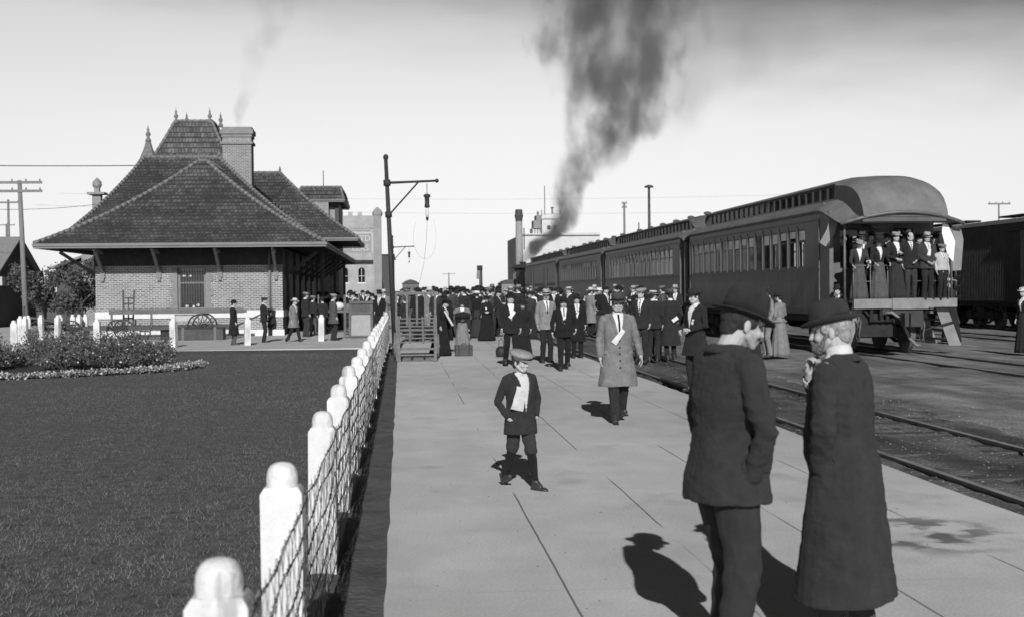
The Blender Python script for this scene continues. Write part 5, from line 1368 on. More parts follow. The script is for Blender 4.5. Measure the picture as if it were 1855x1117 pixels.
def hand(m, wr, d, curl=.5, side=1, k=1.0, spread=.0, palm=None, fine=True):
    """palm, four fingers and a thumb. d = direction of the hand; palm = direction the palm faces"""
    wr = Vector(wr); d = Vector(d).normalized(); palm = Vector(palm) if palm is not None else Vector((-side, 0, 0))
    palm = (palm - d * palm.dot(d)); palm = palm.normalized() if palm.length > .01 else d.orthogonal().normalized()
    sd_ = d.cross(palm) * side            # towards the thumb
    B = Matrix((sd_, palm, d)).transposed()
    m.ell(wr + d * .045 * k, (.038 * k, .015 * k, .052 * k), B, nu=10, nv=7); m.tube([wr - d * .03 * k, wr + d * .02 * k], [.026 * k, .027 * k], n=8)
    for i, (o_, l) in enumerate(((.030, .072), (.010, .080), (-.010, .075), (-.029, .060))):
        b_ = wr + d * .085 * k + sd_ * o_ * k; c = curl * (1 + .08 * i); pts = [b_]; ang = 0; l *= k
        for sgm in (.45, .3, .25):
            ang += c; dr = d * math.cos(ang) + palm * math.sin(ang) + sd_ * (o_ * spread * 8); pts.append(pts[-1] + dr.normalized() * l * sgm)
        m.tube(pts, [.0088 * k, .0082 * k, .0075 * k, .0062 * k], n=6, round_ends=fine)
    tb = wr + d * .025 * k + sd_ * .028 * k; td = (d * .65 + sd_ * .75 + palm * .25).normalized(); td2 = (d * .8 + sd_ * .25 + palm * .6).normalized()
    m.tube([tb, tb + td * .03 * k, tb + td * .03 * k + td2 * .03 * k, tb + td * .03 * k + td2 * .055 * k], [.0125 * k, .0105 * k, .0095 * k, .007 * k], n=6, round_ends=fine)
DEF = dict(H=1.72, coat='dark', length='jacket', legs='dark', hat='bowler', hatc='black', hair=.03, skirt=None, shirt=True, tie=True, badge=None, feet=None, arms=None,
           lean=0, hy=0, hp=0, det=1, collar=True, build=1.0, beard=None, sit=False, beltless=True, hands=True, curl=.5, mouth=None, buttons=False, stoop=0, open_=1.0, coatlen=None, collarw=None)
HEM = {'jacket': .80, 'frock': .46, 'overcoat': .22, 'waist': 1.02}
def person(label, loc, facing, group=None, **kw):
    """facing: direction (degrees, 0 = away from the camera along +Y, 90 = towards -X (image left), 180 = towards the camera)"""
    p = dict(DEF); p.update(kw); H = p['H']; det = p['det']; Sx = p['build']
    t_ = thing('person', label, 'person', loc, rz=rad(facing), group=group, scale=H / 1.75)
    vox = {0: .021, 1: .0145, 2: .0085, 3: .0062}[det]
    lean = rad(-p['lean'])
    piv = Vector((0, 0, .95))
    def up(q):
        q = Vector(q); return piv + rotx(lean) @ (q - piv) if q.z > .95 else q
    def upa(q): q = Vector(q); return piv + rotx(lean) @ (q - piv)
    feet = p['feet'] or [(-.10, -.02), (.10, .02)]
    arms = p['arms'] or [((-.228, -.03, 1.14), (-.225, .06, .90)), ((.228, -.03, 1.14), (.225, .06, .90))]
    shs = [upa((-.175 * Sx, -.005, 1.425)), upa((.175 * Sx, -.005, 1.425))]
    arms = [(upa(a), upa(b_)) for a, b_ in arms]
    zdrop = -.42 if p['sit'] else 0
    hips = [Vector((-.085, 0, .90)), Vector((.085, 0, .90))]; knees = []; ank = []
    for i in (0, 1):
        fx, fy = feet[i][0], feet[i][1]; fz = feet[i][2] if len(feet[i]) > 2 else 0
        a = Vector((fx, fy, .085 + fz)); 
        if p['sit']: kn = Vector((fx, .42, .90)); a = Vector((fx, .46, .50))
        else:
            mid = (hips[i] + a) / 2; dd = .4135 * 2; ln = (hips[i] - a).length; bend = math.sqrt(max(.0004, (dd / 2) ** 2 - (ln / 2) ** 2)) if ln < dd else .01
            kn = mid + Vector((0, 1, .1)).normalized() * min(bend, .2)
        knees.append(kn); ank.append(a)
    # ---------- body: one continuous skin
    HC = upa((0, .035 + p['stoop'] * .06, 1.625 - p['stoop'] * .05))
    HR = rotz(rad(p['hy'])) @ rotx(rad(-p['hp']) + lean * .5) * p.get('hs', 1.0)
    def hd(q): return HC + HR @ Vector(q)
    m = MB()
    m.tube([upa((0, 0, .92)), upa((0, .0, 1.1)), upa((0, 0, 1.28)), upa((0, -.01, 1.42))], [.115, .105, .12, .08], n=12, round_ends=True)
    m.tube([upa((-.15 * Sx, -.005, 1.40)), upa((0, -.01, 1.43)), upa((.15 * Sx, -.005, 1.40))], .05, n=8, round_ends=True)
    m.tube([upa((0, -.015, 1.38)), upa((0, -.005, 1.49)), hd((0, -.02, -.05))], [.062, .054, .056], n=12)
    m.ell(hd((0, -.012, .03)), (.074, .094, .092), HR, 18, 12); m.ell(hd((0, .022, -.03)), (.060, .068, .082), HR, 16, 10); m.ell(hd((0, .045, -.083)), (.040, .040, .028), HR, 12, 8)
    m.tube([hd((0, .088, .008)), hd((0, .098, -.014)), hd((0, .106, -.032))], [.0075, .010, .012], n=8, round_ends=True); m.ell(hd((0, .095, -.035)), (.017, .012, .009), HR, 8, 6)
    m.ell(hd((0, .079, .020)), (.052, .016, .010), HR, 12, 6)
    for sx in (-1, 1):
        m.ell(hd((sx * .036, .064, -.033)), (.022, .022, .022), HR, 8, 6); m.ell(hd((sx * .074, -.012, -.018)), (.009, .018, .031), HR, 8, 8); m.tube([hd((sx * .055, .01, -.055)), hd((sx * .03, .055, -.09))], [.022, .02], n=8, round_ends=True)
    m.ell(hd((0, .088, -.062)), (.021, .012, .007), HR, 8, 5); m.ell(hd((0, .085, -.075)), (.018, .012, .007), HR, 8, 5)
    for i in (0, 1):
        el, wr = arms[i]; m.tube([shs[i], shs[i].lerp(el, .5), el], [.045, .042, .036], n=8, round_ends=True); m.tube([el, wr], [.036, .024], n=8, round_ends=True)
        dd = p.get('hdir', [None, None])[i] or (wr - el); pl = p.get('palm', [None, None])[i]
        hand(m, wr, dd, p['curl'], 1 if i == 0 else -1, 1.0, palm=pl if pl else ((1, 0, 0) if i == 0 else (-1, 0, 0)), fine=det >= 2)
        if not (p['skirt'] and det < 2):
            m.tube([hips[i], knees[i]], [.075, .052], n=8, round_ends=True); m.tube([knees[i], ank[i]], [.05, .030], n=8, round_ends=True)
            fd = Vector((feet[i][0] * .3, 1, 0)).normalized(); m.tube([ank[i] - Vector((0, 0, .025)), ank[i] + fd * .07 - Vector((0, 0, .045))], [.026, .016], n=8, round_ends=True)
    me, co, nr = remesh(m, max(vox * .85, .0052), 3 if det < 2 else 2, .5)
    c, n_ = faces_np(me)
    mi = np.zeros(len(c), int); HRi = np.array(HR.transposed()); q = (c - np.array(HC)) @ HRi.T
    for sx in (-1, 1): mi[(np.hypot(q[:, 0] - sx * .030, (q[:, 2] + .001) * 1.6) < .0135) & (q[:, 1] > .05)] = 1
    mi[(np.abs(q[:, 2] + .068) < .006) & (np.abs(q[:, 0]) < .02) & (q[:, 1] > .07)] = 2
    me.polygons.foreach_set('material_index', mi)
    finish(me, 'body', [m_skin, m_eye, m_lip], t_)
    # ---------- hair
    if p['hair'] is not None:
        m = MB(); m.ell(hd((0, -.028, .030)), (.080, .088, .090), HR, 18, 12); m.ell(hd((0, -.062, -.035)), (.058, .040, .052), HR, 14, 9)
        for sx in (-1, 1): m.ell(hd((sx * .068, .012, .012)), (.012, .030, .035), HR, 8, 7)
        if p['skirt']: m.ell(hd((0, -.075, .02)), (.075, .06, .07), HR); m.ell(hd((0, .04, .062)), (.075, .05, .035), HR)
        if det >= 1: m2, c2, n2 = remesh(m, .009 if det < 3 else .006, 2); folds(m2, c2, n2, lambda v: .003 * noise.noise(v * 60)); finish(m2, 'hair', hairm(p['hair']), t_)
        else: m.build('hair', hairm(p['hair']), t_, smooth=True, world=False)
    if p['beard']:
        m = MB(); m.ell(hd((0, .075, -.085)), (.040, .036, .040), HR); m.ell(hd((0, .098, -.052)), (.032, .014, .010), HR)
        for sx in (-1, 1): m.tube([hd((sx * .066, .015, -.02)), hd((sx * .055, .04, -.07)), hd((sx * .03, .07, -.10))], [.012, .018, .02], n=8, round_ends=True)
        m2, c2, n2 = remesh(m, .007, 1); folds(m2, c2, n2, lambda v: .004 * noise.noise(v * 70)); finish(m2, 'beard', hairm(p['beard']), t_)
    elif p['mouth']:
        m = MB(); m.ell(hd((0, .103, -.053)), (.030, .012, .009), HR); m.build('moustache', hairm(p['mouth']), t_, smooth=True, world=False)
    # ---------- coat
    cc = cloth(p['coat'])
    hem = p['coatlen'] or HEM[p['length']]
    if p['skirt']: hem = max(hem, p['coatlen'] or 1.0)
    m = MB()
    def ring(z, rx, ry, cy=0, n=26, e=2.4):
        r = []
        for i in range(n):
            a = 2 * math.pi * i / n; c_, s_ = math.cos(a), math.sin(a); k = (abs(c_) ** e + abs(s_) ** e) ** (-1 / e); v = Vector((rx * k * c_, ry * k * s_ + cy, z)); r.append(upa(v) if z > .9 else (v + (upa((0, 0, .9)) - Vector((0, 0, .9)))))
        return r
    B_ = Sx; bl = p.get('belly', 0)
    if p['skirt']: R = [(1.02, .150, .118, .0), (1.08, .135, .108, 0), (1.2, .160, .13, .012), (1.3, .180, .142, .02), (1.38, .178, .122, .005), (1.43, .150, .085, -.01), (1.465, .08, .065, -.01), (1.50, .055, .055, 0)]; 
    else: R = [(.92, .190 * B_, .142 + bl * .8, .012), (1.0, .180 * B_, .138 + bl, .015 + bl * .5), (1.12, .172 * B_, .134 + bl, .014 + bl * .5), (1.27, .188 * B_, .138 + bl * .5, .008), (1.36, .198 * B_, .130, 0), (1.43, .178 * B_, .100, -.012), (1.465, .105, .075, -.014), (1.495, .068, .066, -.006)]
    fl = {'jacket': .012, 'frock': .06, 'overcoat': .075, 'waist': 0}[p['length']]
    if hem < .92 and not p['skirt']:
        k = .92 - hem; low = []
        for f in (1, .66, .33): low.append((.92 - k * f, .190 * B_ + fl * f + .01 * (k > .05), .142 + bl * .7 + fl * f, .012))
        R = low + R
    elif hem > .92: R = [r for r in R if r[0] >= hem - .001] ; 
    if p['skirt'] and hem < 1.0: R = [(hem, .215, .19, 0), ((hem + 1.02) / 2, .19, .16, 0)] + R
    if p['sit']: R = [r for r in R if r[0] > .88]
    m.loft([ring(z, rx, ry, cy) for z, rx, ry, cy in R])
    sl = .056 if not p['skirt'] else .05
    if p['length'] == 'overcoat': sl = .064
    for i in (0, 1):
        el, wr = arms[i]; sh = shs[i]; dwn = (wr - el).normalized(); e2 = wr - dwn * .015
        m.ell(sh + Vector((0, 0, -.02)), (.066, .068, .066), None, 12, 9)
        m.tube([sh, sh.lerp(el, .5), el, el.lerp(e2, .5), e2], [sl * 1.08, sl * 1.06, sl * .98, sl * .86, sl * .76], n=12, round_ends=False); m.ell(el, (sl * .98,) * 3, None, 10, 8)
    m.tube([upa((-.15 * B_, -.01, 1.43)), upa((0, -.015, 1.45)), upa((.15 * B_, -.01, 1.43))], [.055, .06, .055], n=10)
    me, co, nr = remesh(m, vox, 5 if det >= 2 else 3, .5)
    sd = random.random() * 50; long_ = hem < .7
    elz = [a[0] for a in arms]; A_ = {0: .004, 1: .005, 2: .0085, 3: .013}[det]
    def fold(v):
        d = A_ * .55 * noise.noise(Vector((v.x * 7, v.y * 7, v.z * 5 + sd)))
        near = max(math.exp(-((v - e_).length / .13) ** 2) for e_ in elz)
        q_ = noise.noise(Vector((v.x * 13 + v.z * 9, v.y * 14, v.z * 22 + sd)))
        if det >= 2:
            q_ = .6 * (.45 - 2.0 * abs(noise.noise(Vector((v.x * 8 + v.z * 5, v.y * 9 - v.z * 3, v.z * 12 + sd))))) + .4 * q_
            if abs(v.x) < .02 and v.y < 0: q_ -= .5 * math.exp(-(v.x / .006) ** 2)
            for s_h in shs: q_ -= .35 * math.exp(-(((v - s_h).length - .098) / .007) ** 2)
        d += A_ * (.5 + 1.2 * near) * q_
        if v.z < 1.0: d += (1.0 - v.z) * (.02 if long_ else .022) * noise.noise(Vector((v.x * 9 + sd, v.y * 9, v.z * 1.1)))
        if det >= 2: d += .0026 * noise.noise(Vector((v.x * 45, v.y * 45, v.z * 55 + sd)))
        return d
    co = folds(me, co, nr, fold)
    coat = finish(me, 'jacket' if hem > .7 else 'overcoat', cc, t_)
    # torso-local coordinates of the faces for shirt front, lapels, buttons
    c, n_ = faces_np(me); RL = np.array(rotx(-lean)); tl = (c - np.array(piv)) @ RL.T + np.array(piv)
    nl = n_ @ RL.T
    op = p['open_']; zv = 1.12 + (1 - op) * .2
    wv = np.clip((tl[:, 2] - zv) / (1.47 - zv), 0, 1) * .062 * (.8 + .4 * op)
    front = (tl[:, 1] > .02) & (nl[:, 1] > .05) & (np.abs(tl[:, 0]) < .16)
    sel = front & (tl[:, 2] > zv) & (np.abs(tl[:, 0]) < wv)
    if p['shirt']:
        patch(me, sel, .003, 'shirt_front', cloth('white'), t_)
        lap = front & (tl[:, 2] > zv - .02) & (np.abs(tl[:, 0]) >= wv) & (np.abs(tl[:, 0]) < wv + .045 * np.clip((tl[:, 2] - zv) / .12, 0, 1)) & (tl[:, 2] < 1.44)
        if det >= 2 and p['length'] != 'waist': patch(me, lap, .006, 'lapel', cc, t_)
        if p['tie'] and not p['skirt']: patch(me, front & (tl[:, 2] > zv + .02) & (np.abs(tl[:, 0]) < .014), .007, 'tie', cloth('black'), t_)
    if det >= 2 and hem < .95:
        patch(me, (np.abs(nl[:, 0]) > .35) & (np.abs(tl[:, 2] - .965) < .022) & (np.abs(tl[:, 1] - .045) < .07) & (np.abs(tl[:, 0]) < .215), .007, 'pocket_flap', cc, t_)
    if p['buttons']:
        m = MB()
        for z in (1.12, 1.03, .94, .85, .76):
            k = np.argmin(np.abs(tl[:, 2] - z) * 2 + np.abs(tl[:, 0]) + (tl[:, 1] < 0) * 9); m.ell(Vector(c[k]) + Vector(n_[k]) * .004, (.013, .007, .013), None, 8, 6)
        m.build('button', cloth('black'), t_, smooth=True, world=False)['kind'] = 'stuff'
    if p['collar']:
        m = MB(); cz = upa((0, -.004, 1.487)); ax = (hd((0, -.02, -.06)) - cz).normalized()
        Bq = ax.to_track_quat('Z', 'Y').to_matrix(); n = 20; rings = []
        ch_ = p.get('collarw') or .034
        for r, z in ((.066, -.012), (.0655, ch_ * .5), (.062, ch_), (.057, ch_), (.058, -.012)):
            rings.append([cz + Bq @ Vector((r * math.cos(2 * math.pi * i / n), r * 1.06 * math.sin(2 * math.pi * i / n), z)) for i in range(n)])
        rings.append(rings[0]); m.loft(rings, cap=False); m.build('collar', cloth('white'), t_, smooth=True, world=False)
    if det >= 2:
        m = MB(); cz = upa((0, -.012, 1.478)); n = 24; rings = []
        for r, z in ((.074, -.012), (.071, .012), (.069, .022), (.073, .021), (.086, .004), (.094, -.014), (.090, -.018)):
            rings.append([cz + rotx(lean) @ Vector((r * math.cos(2 * math.pi * i / n), r * 1.02 * math.sin(2 * math.pi * i / n) - .006, z - (.03 if math.sin(2 * math.pi * i / n) > .4 else 0) * math.sin(2 * math.pi * i / n))) for i in range(n)])
        rings.append(rings[0]); m.loft(rings, cap=False); m.build('coat_collar', cc, t_, smooth=True, world=False)
    if p['badge']:      # ribbon on the chest
        bx_, bz_, L_, W_, an = p['badge']; k = np.argmin(np.abs(tl[:, 2] - bz_) + np.abs(tl[:, 0] - bx_) + (tl[:, 1] < 0) * 9)
        P0 = Vector(c[k]) + Vector(n_[k]) * .012; u = (rotz(0) @ Vector((math.sin(rad(an)), 0, -math.cos(rad(an))))); s_ = Vector((math.cos(rad(an)), 0, math.sin(rad(an)))); m = MB(); rings = []
        for q in range(8):
            f = q / 7; cp_ = P0 + u * L_ * f + Vector((0, .02 * math.sin(f * 3) + .008 * math.sin(f * 9), 0)); w2 = W_ / 2 * (.75 + .35 * f)
            rings.append([cp_ - s_ * w2 + Vector((0, .004, 0)), cp_ + Vector((0, .008 + .004 * math.sin(f * 12), 0)), cp_ + s_ * w2 + Vector((0, .002, 0)), cp_ + s_ * w2 - Vector((0, .003, 0)), cp_ - s_ * w2 - Vector((0, .003, 0))])
        m.loft(rings); m.build('ribbon', cloth('white'), t_, smooth=False, world=False)
    # ---------- trousers / skirt / shoes
    if p['skirt']:
        m = MB(); n = 56; rings = []; kind, fullness = p['skirt'] if isinstance(p['skirt'], tuple) else (p['skirt'], 1.0)
        for f in (0, .04, .12, .3, .5, .7, .88, 1.0):
            z = 1.06 - 1.035 * f; r = (.125 + .09 * f ** .45 + .15 * f ** 1.4 * fullness); ring_ = []
            for i in range(n):
                a = 2 * math.pi * i / n; pl = 1 + (.015 + .05 * f) * math.sin(a * 11 + .6 * math.sin(f * 4 + a * 2)) + .02 * f * math.sin(a * 5 + 1)
                ring_.append(Vector((r * pl * math.cos(a), r * pl * .95 * math.sin(a) - .05 * f * fullness, z)) + (upa((0, 0, .95)) - Vector((0, 0, .95))))
            rings.append(ring_)
        if p['sit']:
            rings = []
            for f in (0, .1, .25, .5, .75, 1.0):
                z = 1.04 - 1.0 * max(0, (f - .25) / .75) * .62 - .02 * f - (.1 * min(1, f / .25)); cy = .28 * min(1, f / .4) + .1 * f; r = .16 + .1 * min(1, f / .4) + .06 * f
                rings.append([Vector((r * .85 * (1 + .05 * f * math.sin(9 * 2 * math.pi * i / n)) * math.cos(2 * math.pi * i / n), cy + (r * 1.15 - .0) * math.sin(2 * math.pi * i / n), z)) for i in range(n)])
            rings[-1] = [Vector((v.x, v.y, .42 * 1.0)) for v in rings[-1]]
        m.loft(rings); m.build('skirt', cloth(kind), t_, smooth=True, world=False)
        if det >= 1: m = MB(); m.tube([upa((0, 0, 1.045)), upa((0, 0, 1.075))], .139, n=20, flat=.85); m.build('belt', cloth('black'), t_, smooth=True, world=False)
    else:
        kn_ = p.get('knickers'); tw_ = p.get('tw', 1.0); m = MB(); m.ell((0, 0, .93), (.155 * Sx, .118 * tw_, .12)); lr = []
        for i in (0, 1):
            if kn_:
                m.tube([hips[i], hips[i].lerp(knees[i], .5), knees[i] + Vector((0, 0, .0)), knees[i].lerp(ank[i], .12)], [.098, .088, .085, .072], n=14)
            else:
                lo_ = ank[i] + Vector((0, -.01, -.045)); m.tube([hips[i], hips[i].lerp(knees[i], .5), knees[i], knees[i].lerp(lo_, .5), lo_], [.096 * tw_, .085 * tw_, .073 * tw_, .066 * tw_, .064 * tw_], n=14)
        me2, co2, nr2 = remesh(m, vox, 4, .5); sd2 = sd + 9
        def tf(v):
            d = .004 * noise.noise(Vector((v.x * 12, v.y * 12, v.z * 10 + sd2))); kz = min(knees[0].z, knees[1].z)
            d += (.007 if det < 2 else .0075) * (.35 + math.exp(-((v.z - kz) / .16) ** 2)) * (noise.noise(Vector((v.x * 9, v.y * 9, v.z * 28 + sd2))) if det < 2 else .5 - 2.2 * abs(noise.noise(Vector((v.x * 6, v.y * 8, v.z * 11 + v.y * 4 + sd2))))) + .008 * math.exp(-((v.z - .12) / .1) ** 2) * noise.noise(Vector((v.x * 8, v.y * 8, v.z * 30 + sd2)))
            return d
        folds(me2, co2, nr2, tf); finish(me2, 'trousers', cloth(p['legs']), t_)
        if kn_:
            for i in (0, 1):
                m = MB(); m.tube([knees[i], knees[i].lerp(ank[i], .3), knees[i].lerp(ank[i], .8), ank[i]], [.058, .062, .042, .042], n=14, round_ends=True); m.build('stocking', cloth('black'), t_, smooth=True, world=False)
    if not (p['skirt'] and det < 2):
        for i in (0, 1):
            a = ank[i]; fz = a.z - .085; pitch = rad(feet[i][3]) if len(feet[i]) > 3 else 0; yw = rad(feet[i][4]) if len(feet[i]) > 4 else rad(-8 if i else 8)
            RR = rotz(yw) @ rotx(pitch); 
            def fp(q): return Vector((a.x, a.y, fz)) + RR @ Vector(q)
            m = MB(); m.ell(fp((0, -.035, .045)), (.037, .045, .045), RR); m.ell(fp((0, .05, .04)), (.040, .07, .036), RR); m.ell(fp((0, .13, .032)), (.044, .07, .032), RR); m.tube([fp((0, -.02, .04)), fp((0, -.02, .13))], [.042, .046], n=12); m.tube([fp((0, .0, .1)), fp((0, .08, .05))], [.036, .036], n=10)
            m.loft([[fp((.036 * math.cos(b_) * (1 + .22 * (math.sin(b_) > 0)), .055 + .145 * math.sin(b_), z)) for b_ in [2 * math.pi * k / 18 for k in range(18)]] for z in (.0, .014)])
            me3, c3, n3 = remesh(m, max(vox * .7, .0055), 2); finish(me3, 'shoe', M('boot leather', .03, rough=.45, spec=.5, var=.3, scale=20), t_)
    # ---------- hat
    if p['hat']: make_hat(t_, hd, HR, p['hat'], p['hatc'], det)
    t_['_hc'] = 0
    del t_['_hc']
    return t_
def make_hat(t_, hd, HR, kind, col, det):
    n = 28 if det >= 1 else 16; m = MB(); hatm = cloth(col); tilt = rotx(rad(-4))
    def P(v): return hd(tilt @ Vector(v) + Vector((0, -.006, .040)))
    def lathe(prof, fn=None, sx=1.0, sy=1.22):
        rings = []
        for r, z in prof:
            rg = []
            for i in range(n):
                a = 2 * math.pi * i / n; v = Vector((r * sx * math.cos(a), r * sy * math.sin(a), z))
                if fn: v = fn(v, a, r, z)
                rg.append(P(v))
            rings.append(rg)
        m.loft(rings)
    curl = lambda A, p_=2: (lambda v, a, r, z: Vector((v.x, v.y, v.z + A * abs(math.cos(a)) ** p_ * max(0, (r - .085) / .05) ** 1.6 - .010 * abs(math.sin(a)) ** 2 * max(0, (r - .085) / .05))))
    if kind == 'bowler':
        lathe([(.060, -.006), (.10, -.004), (.122, .004), (.129, .014), (.127, .019), (.118, .012), (.098, .006), (.088, .010), (.0865, .045), (.083, .075), (.073, .098), (.055, .113), (.03, .121), (.002, .123)], curl(.018))
        m.build('hat', hatm, t_, smooth=True, world=False); b_ = MB(); m = b_; lathe([(.0885, .008), (.0885, .034), (.086, .036), (.086, .006)]); b_.build('hat_band', cloth('black'), t_, smooth=True, world=False); return
    if kind in ('fedora', 'wide', 'widebrim'):
        W = {'fedora': .132, 'wide': .155, 'widebrim': .127}[kind]; Hh = .125 if kind != 'widebrim' else .132
        def cr(v, a, r, z):
            v = curl({'fedora': .016, 'wide': .024, 'widebrim': .004}[kind])(v, a, r, z)
            if z > .06: f = (z - .06) / .07; v.z -= .022 * f * math.exp(-(v.x / .022) ** 2); v.x *= 1 - .22 * f * max(0, math.sin(a)) ** 2
            return v
        lathe([(.060, -.006), (W * .8, -.006), (W, -.004), (W, .002), (W * .8, .000), (.089, .004), (.088, .04), (.084, .085), (.078, .108), (.062, Hh - .006), (.04, Hh), (.015, Hh), (.002, Hh)], cr)
        m.build('hat', hatm, t_, smooth=True, world=False); b_ = MB(); m = b_; lathe([(.0905, .004), (.0900, .036), (.087, .037), (.087, .003)]); b_.build('hat_band', cloth('black'), t_, smooth=True, world=False); return
    if kind == 'boater':
        lathe([(.06, -.004), (.14, -.003), (.14, .003), (.089, .004), (.088, .072), (.084, .077), (.03, .077), (.002, .077)]); m.build('hat', hatm, t_, smooth=False, world=False); b_ = MB(); m = b_; lathe([(.0905, .005), (.0905, .040), (.087, .041), (.087, .004)]); b_.build('hat_band', cloth('black'), t_, smooth=True, world=False); return
    if kind == 'cap':
        k = 1.0; m2 = MB(); rings = []
        for r, z in ((.086, -.012), (.090, .006), (.118, .026), (.134, .044), (.130, .062), (.105, .078), (.06, .086), (.003, .088)):
            rings.append([P((r * math.cos(2 * math.pi * i / n), r * 1.06 * math.sin(2 * math.pi * i / n) - .0 + (z - .0) * .05, z - .012 * math.sin(2 * math.pi * i / n) * (r > .1))) for i in range(n)])
        m2.loft(rings); m2.ell(P((0, 0, .088)), (.010, .010, .006)); m2.build('cap', hatm, t_, smooth=True, world=False)
        v_ = MB(); rr = []
        for th in (0, .004): rr.append([P((.078 * math.cos(a_), .060 + .085 * max(0, math.sin(a_)), -.004 + th - .018 * max(0, math.sin(a_)))) for a_ in [2 * math.pi * i / 20 for i in range(20)]])
        v_.loft(rr); v_.build('cap_peak', hatm, t_, smooth=False, world=False); return
    if kind in ('lady', 'ladysmall'):
        W = .20 if kind == 'lady' else .15
        def wav(v, a, r, z): v.z += .02 * math.sin(a * 2 + 1) * max(0, (r - .09) / .1) + .012 * math.sin(a * 5) * max(0, (r - .09) / .1); return v
        lathe([(.06, -.004), (W * .75, .0), (W, .006), (W, .012), (W * .7, .008), (.098, .010), (.098, .04), (.085, .075), (.05, .088), (.002, .09)], wav, 1.0, 1.1); m.build('hat', hatm, t_, smooth=True, world=False)
        f_ = MB(); rs_ = random.Random(int(W * 100) + len(t_.name))
        for k in range(11): a = k * 2.4; f_.ell(P((.085 * math.cos(a), .085 * math.sin(a), .05 + .03 * rs_.random())), (.028, .028, .024), None, 7, 5)
        f_.build('hat_trimming', cloth('pale' if col in ('black', 'dark') and rs_.random() < .5 else col), t_, smooth=True, world=False); return
# ================================================================== WHO STANDS WHERE
random.seed(17)
def PP(px, foot, top, label, facing, z=0.0, hat_add=.085, dx=0.0, dy=0.0, **kw):
    g = G(px, foot, z); s_ = F_PX / zc_of(g)
    if 'H' not in kw:
        tot = (foot - top) / s_; k = kw.get('hat', 'bowler'); add = {'cap': .05, 'boater': .05, None: 0.0, 'lady': .06, 'ladysmall': .05}.get(k, .085); kw['H'] = max(1.0, tot - add * tot / 1.75)
    return person(label, (g.x + dx, g.y + dy, z), facing, **kw)
def at_depth(px, zc, z):
    d = ray(px, 520); k = zc / -(CM.to_3x3().inverted() @ d).z; return Vector((d.x * k, d.y * k, z))
STR = [(-.10, .26, .0, -12), (.10, -.24, .06, 28)]       # mid-stride, left foot forward
STL = [(-.10, -.24, .06, 28), (.10, .26, .0, -12)]
# ---- the two men talking in the foreground
g = at_depth(1310, 5.6, 0)
person('stout man in dark suit and black felt hat in the foreground, hand in pocket', g, -74, det=3, H=1.645, coat='char', legs='char', hat='widebrim', hatc='dark', hair=.03, lean=3, stoop=.55, tw=1.15, hp=15, hy=-4, build=1.08, belly=.035,
       arms=[((-.27, .0, 1.14), (-.2, .10, .92)), ((.285, .03, 1.13), (.185, .03, .905))], hdir=[None, Vector((-.35, .1, -.9))], feet=[(-.12, .06), (.12, -.06)], coatlen=.80, collar=False, shirt=False, mouth=.1)
g = at_depth(1532, 6.05, 0)
person('white haired old man in long black overcoat and bowler, hand raised to his mouth', g, 50, det=3, H=1.565, coat='char', legs='grey', hat='bowler', hatc='char', hair=.30, lean=4, hp=6, hy=14, build=1.18, belly=.03, length='overcoat', coatlen=.25, beard=.15, collarw=.05,
       arms=[((-.275, .0, 1.14), (-.18, .08, .92)), ((.20, .17, 1.17), (.045, .185, 1.40))], hdir=[Vector((.35, .1, -.9)), Vector((-.3, -.15, .8))], palm=[None, (-.5, -1, 0)], curl=.75, feet=[(-.11, .04), (.11, -.05)])
# ---- boy
g = G(943, 883)
person('small boy in pale flat cap, dark jacket and knickers, white paper on his chest', g, 207, det=2, H=1.13, coat='char', legs='char', knickers=True, hat='cap', hatc='light', hair=.05, hs=1.17, tie=False, collarw=.016, hp=6, hy=18, coatlen=.70, open_=1.6, build=1.08,
       arms=[((-.30, -.05, 1.12), (-.20, .07, .90)), ((.30, -.05, 1.12), (.20, .07, .90))], hdir=[Vector((.9, .1, -.5)), Vector((-.9, .1, -.5))], feet=[(-.06, .27, 0, -8, 18), (.07, -.27, .05, 24, -4)], badge=(.07, 1.31, .30, .17, 14), curl=.6)
# ---- man in grey overcoat
PP(1120, 764, 521, 'man in light grey overcoat and dark felt hat striding towards us along the platform', 182, det=2, coat='mid', legs='dark', length='frock', coatlen=.50, hat='fedora', hatc='brown', hair=.03, hp=2, hy=-3, build=1.08, open_=1.0, buttons=True,
   arms=[((-.262, .02, 1.13), (-.29, .16, .90)), ((.25, -.03, 1.13), (.245, .02, .88))], feet=[(-.085, -.20, .05, 24), (.08, .20, 0, -14)], badge=(-.05, 1.27, .23, .075, 38), curl=.35)
# ---- man with white shirt behind the pair
PP(1262, 708, 515, 'man in bowler with bright white shirt front, half hidden behind the stout man', 118, det=2, coat='dark', legs='dark', length='frock', coatlen=.62, hat='bowler', hatc='dark', hair=.03, hy=-8, hp=8, open_=1.3, tie=False, build=1.05,
   arms=[((-.26, .02, 1.14), (-.10, .24, 1.06)), ((.26, .02, 1.14), (.12, .25, 1.04))], hdir=[Vector((.8, .5, 0)), None], badge=(-.10, 1.24, .10, .05, 20))
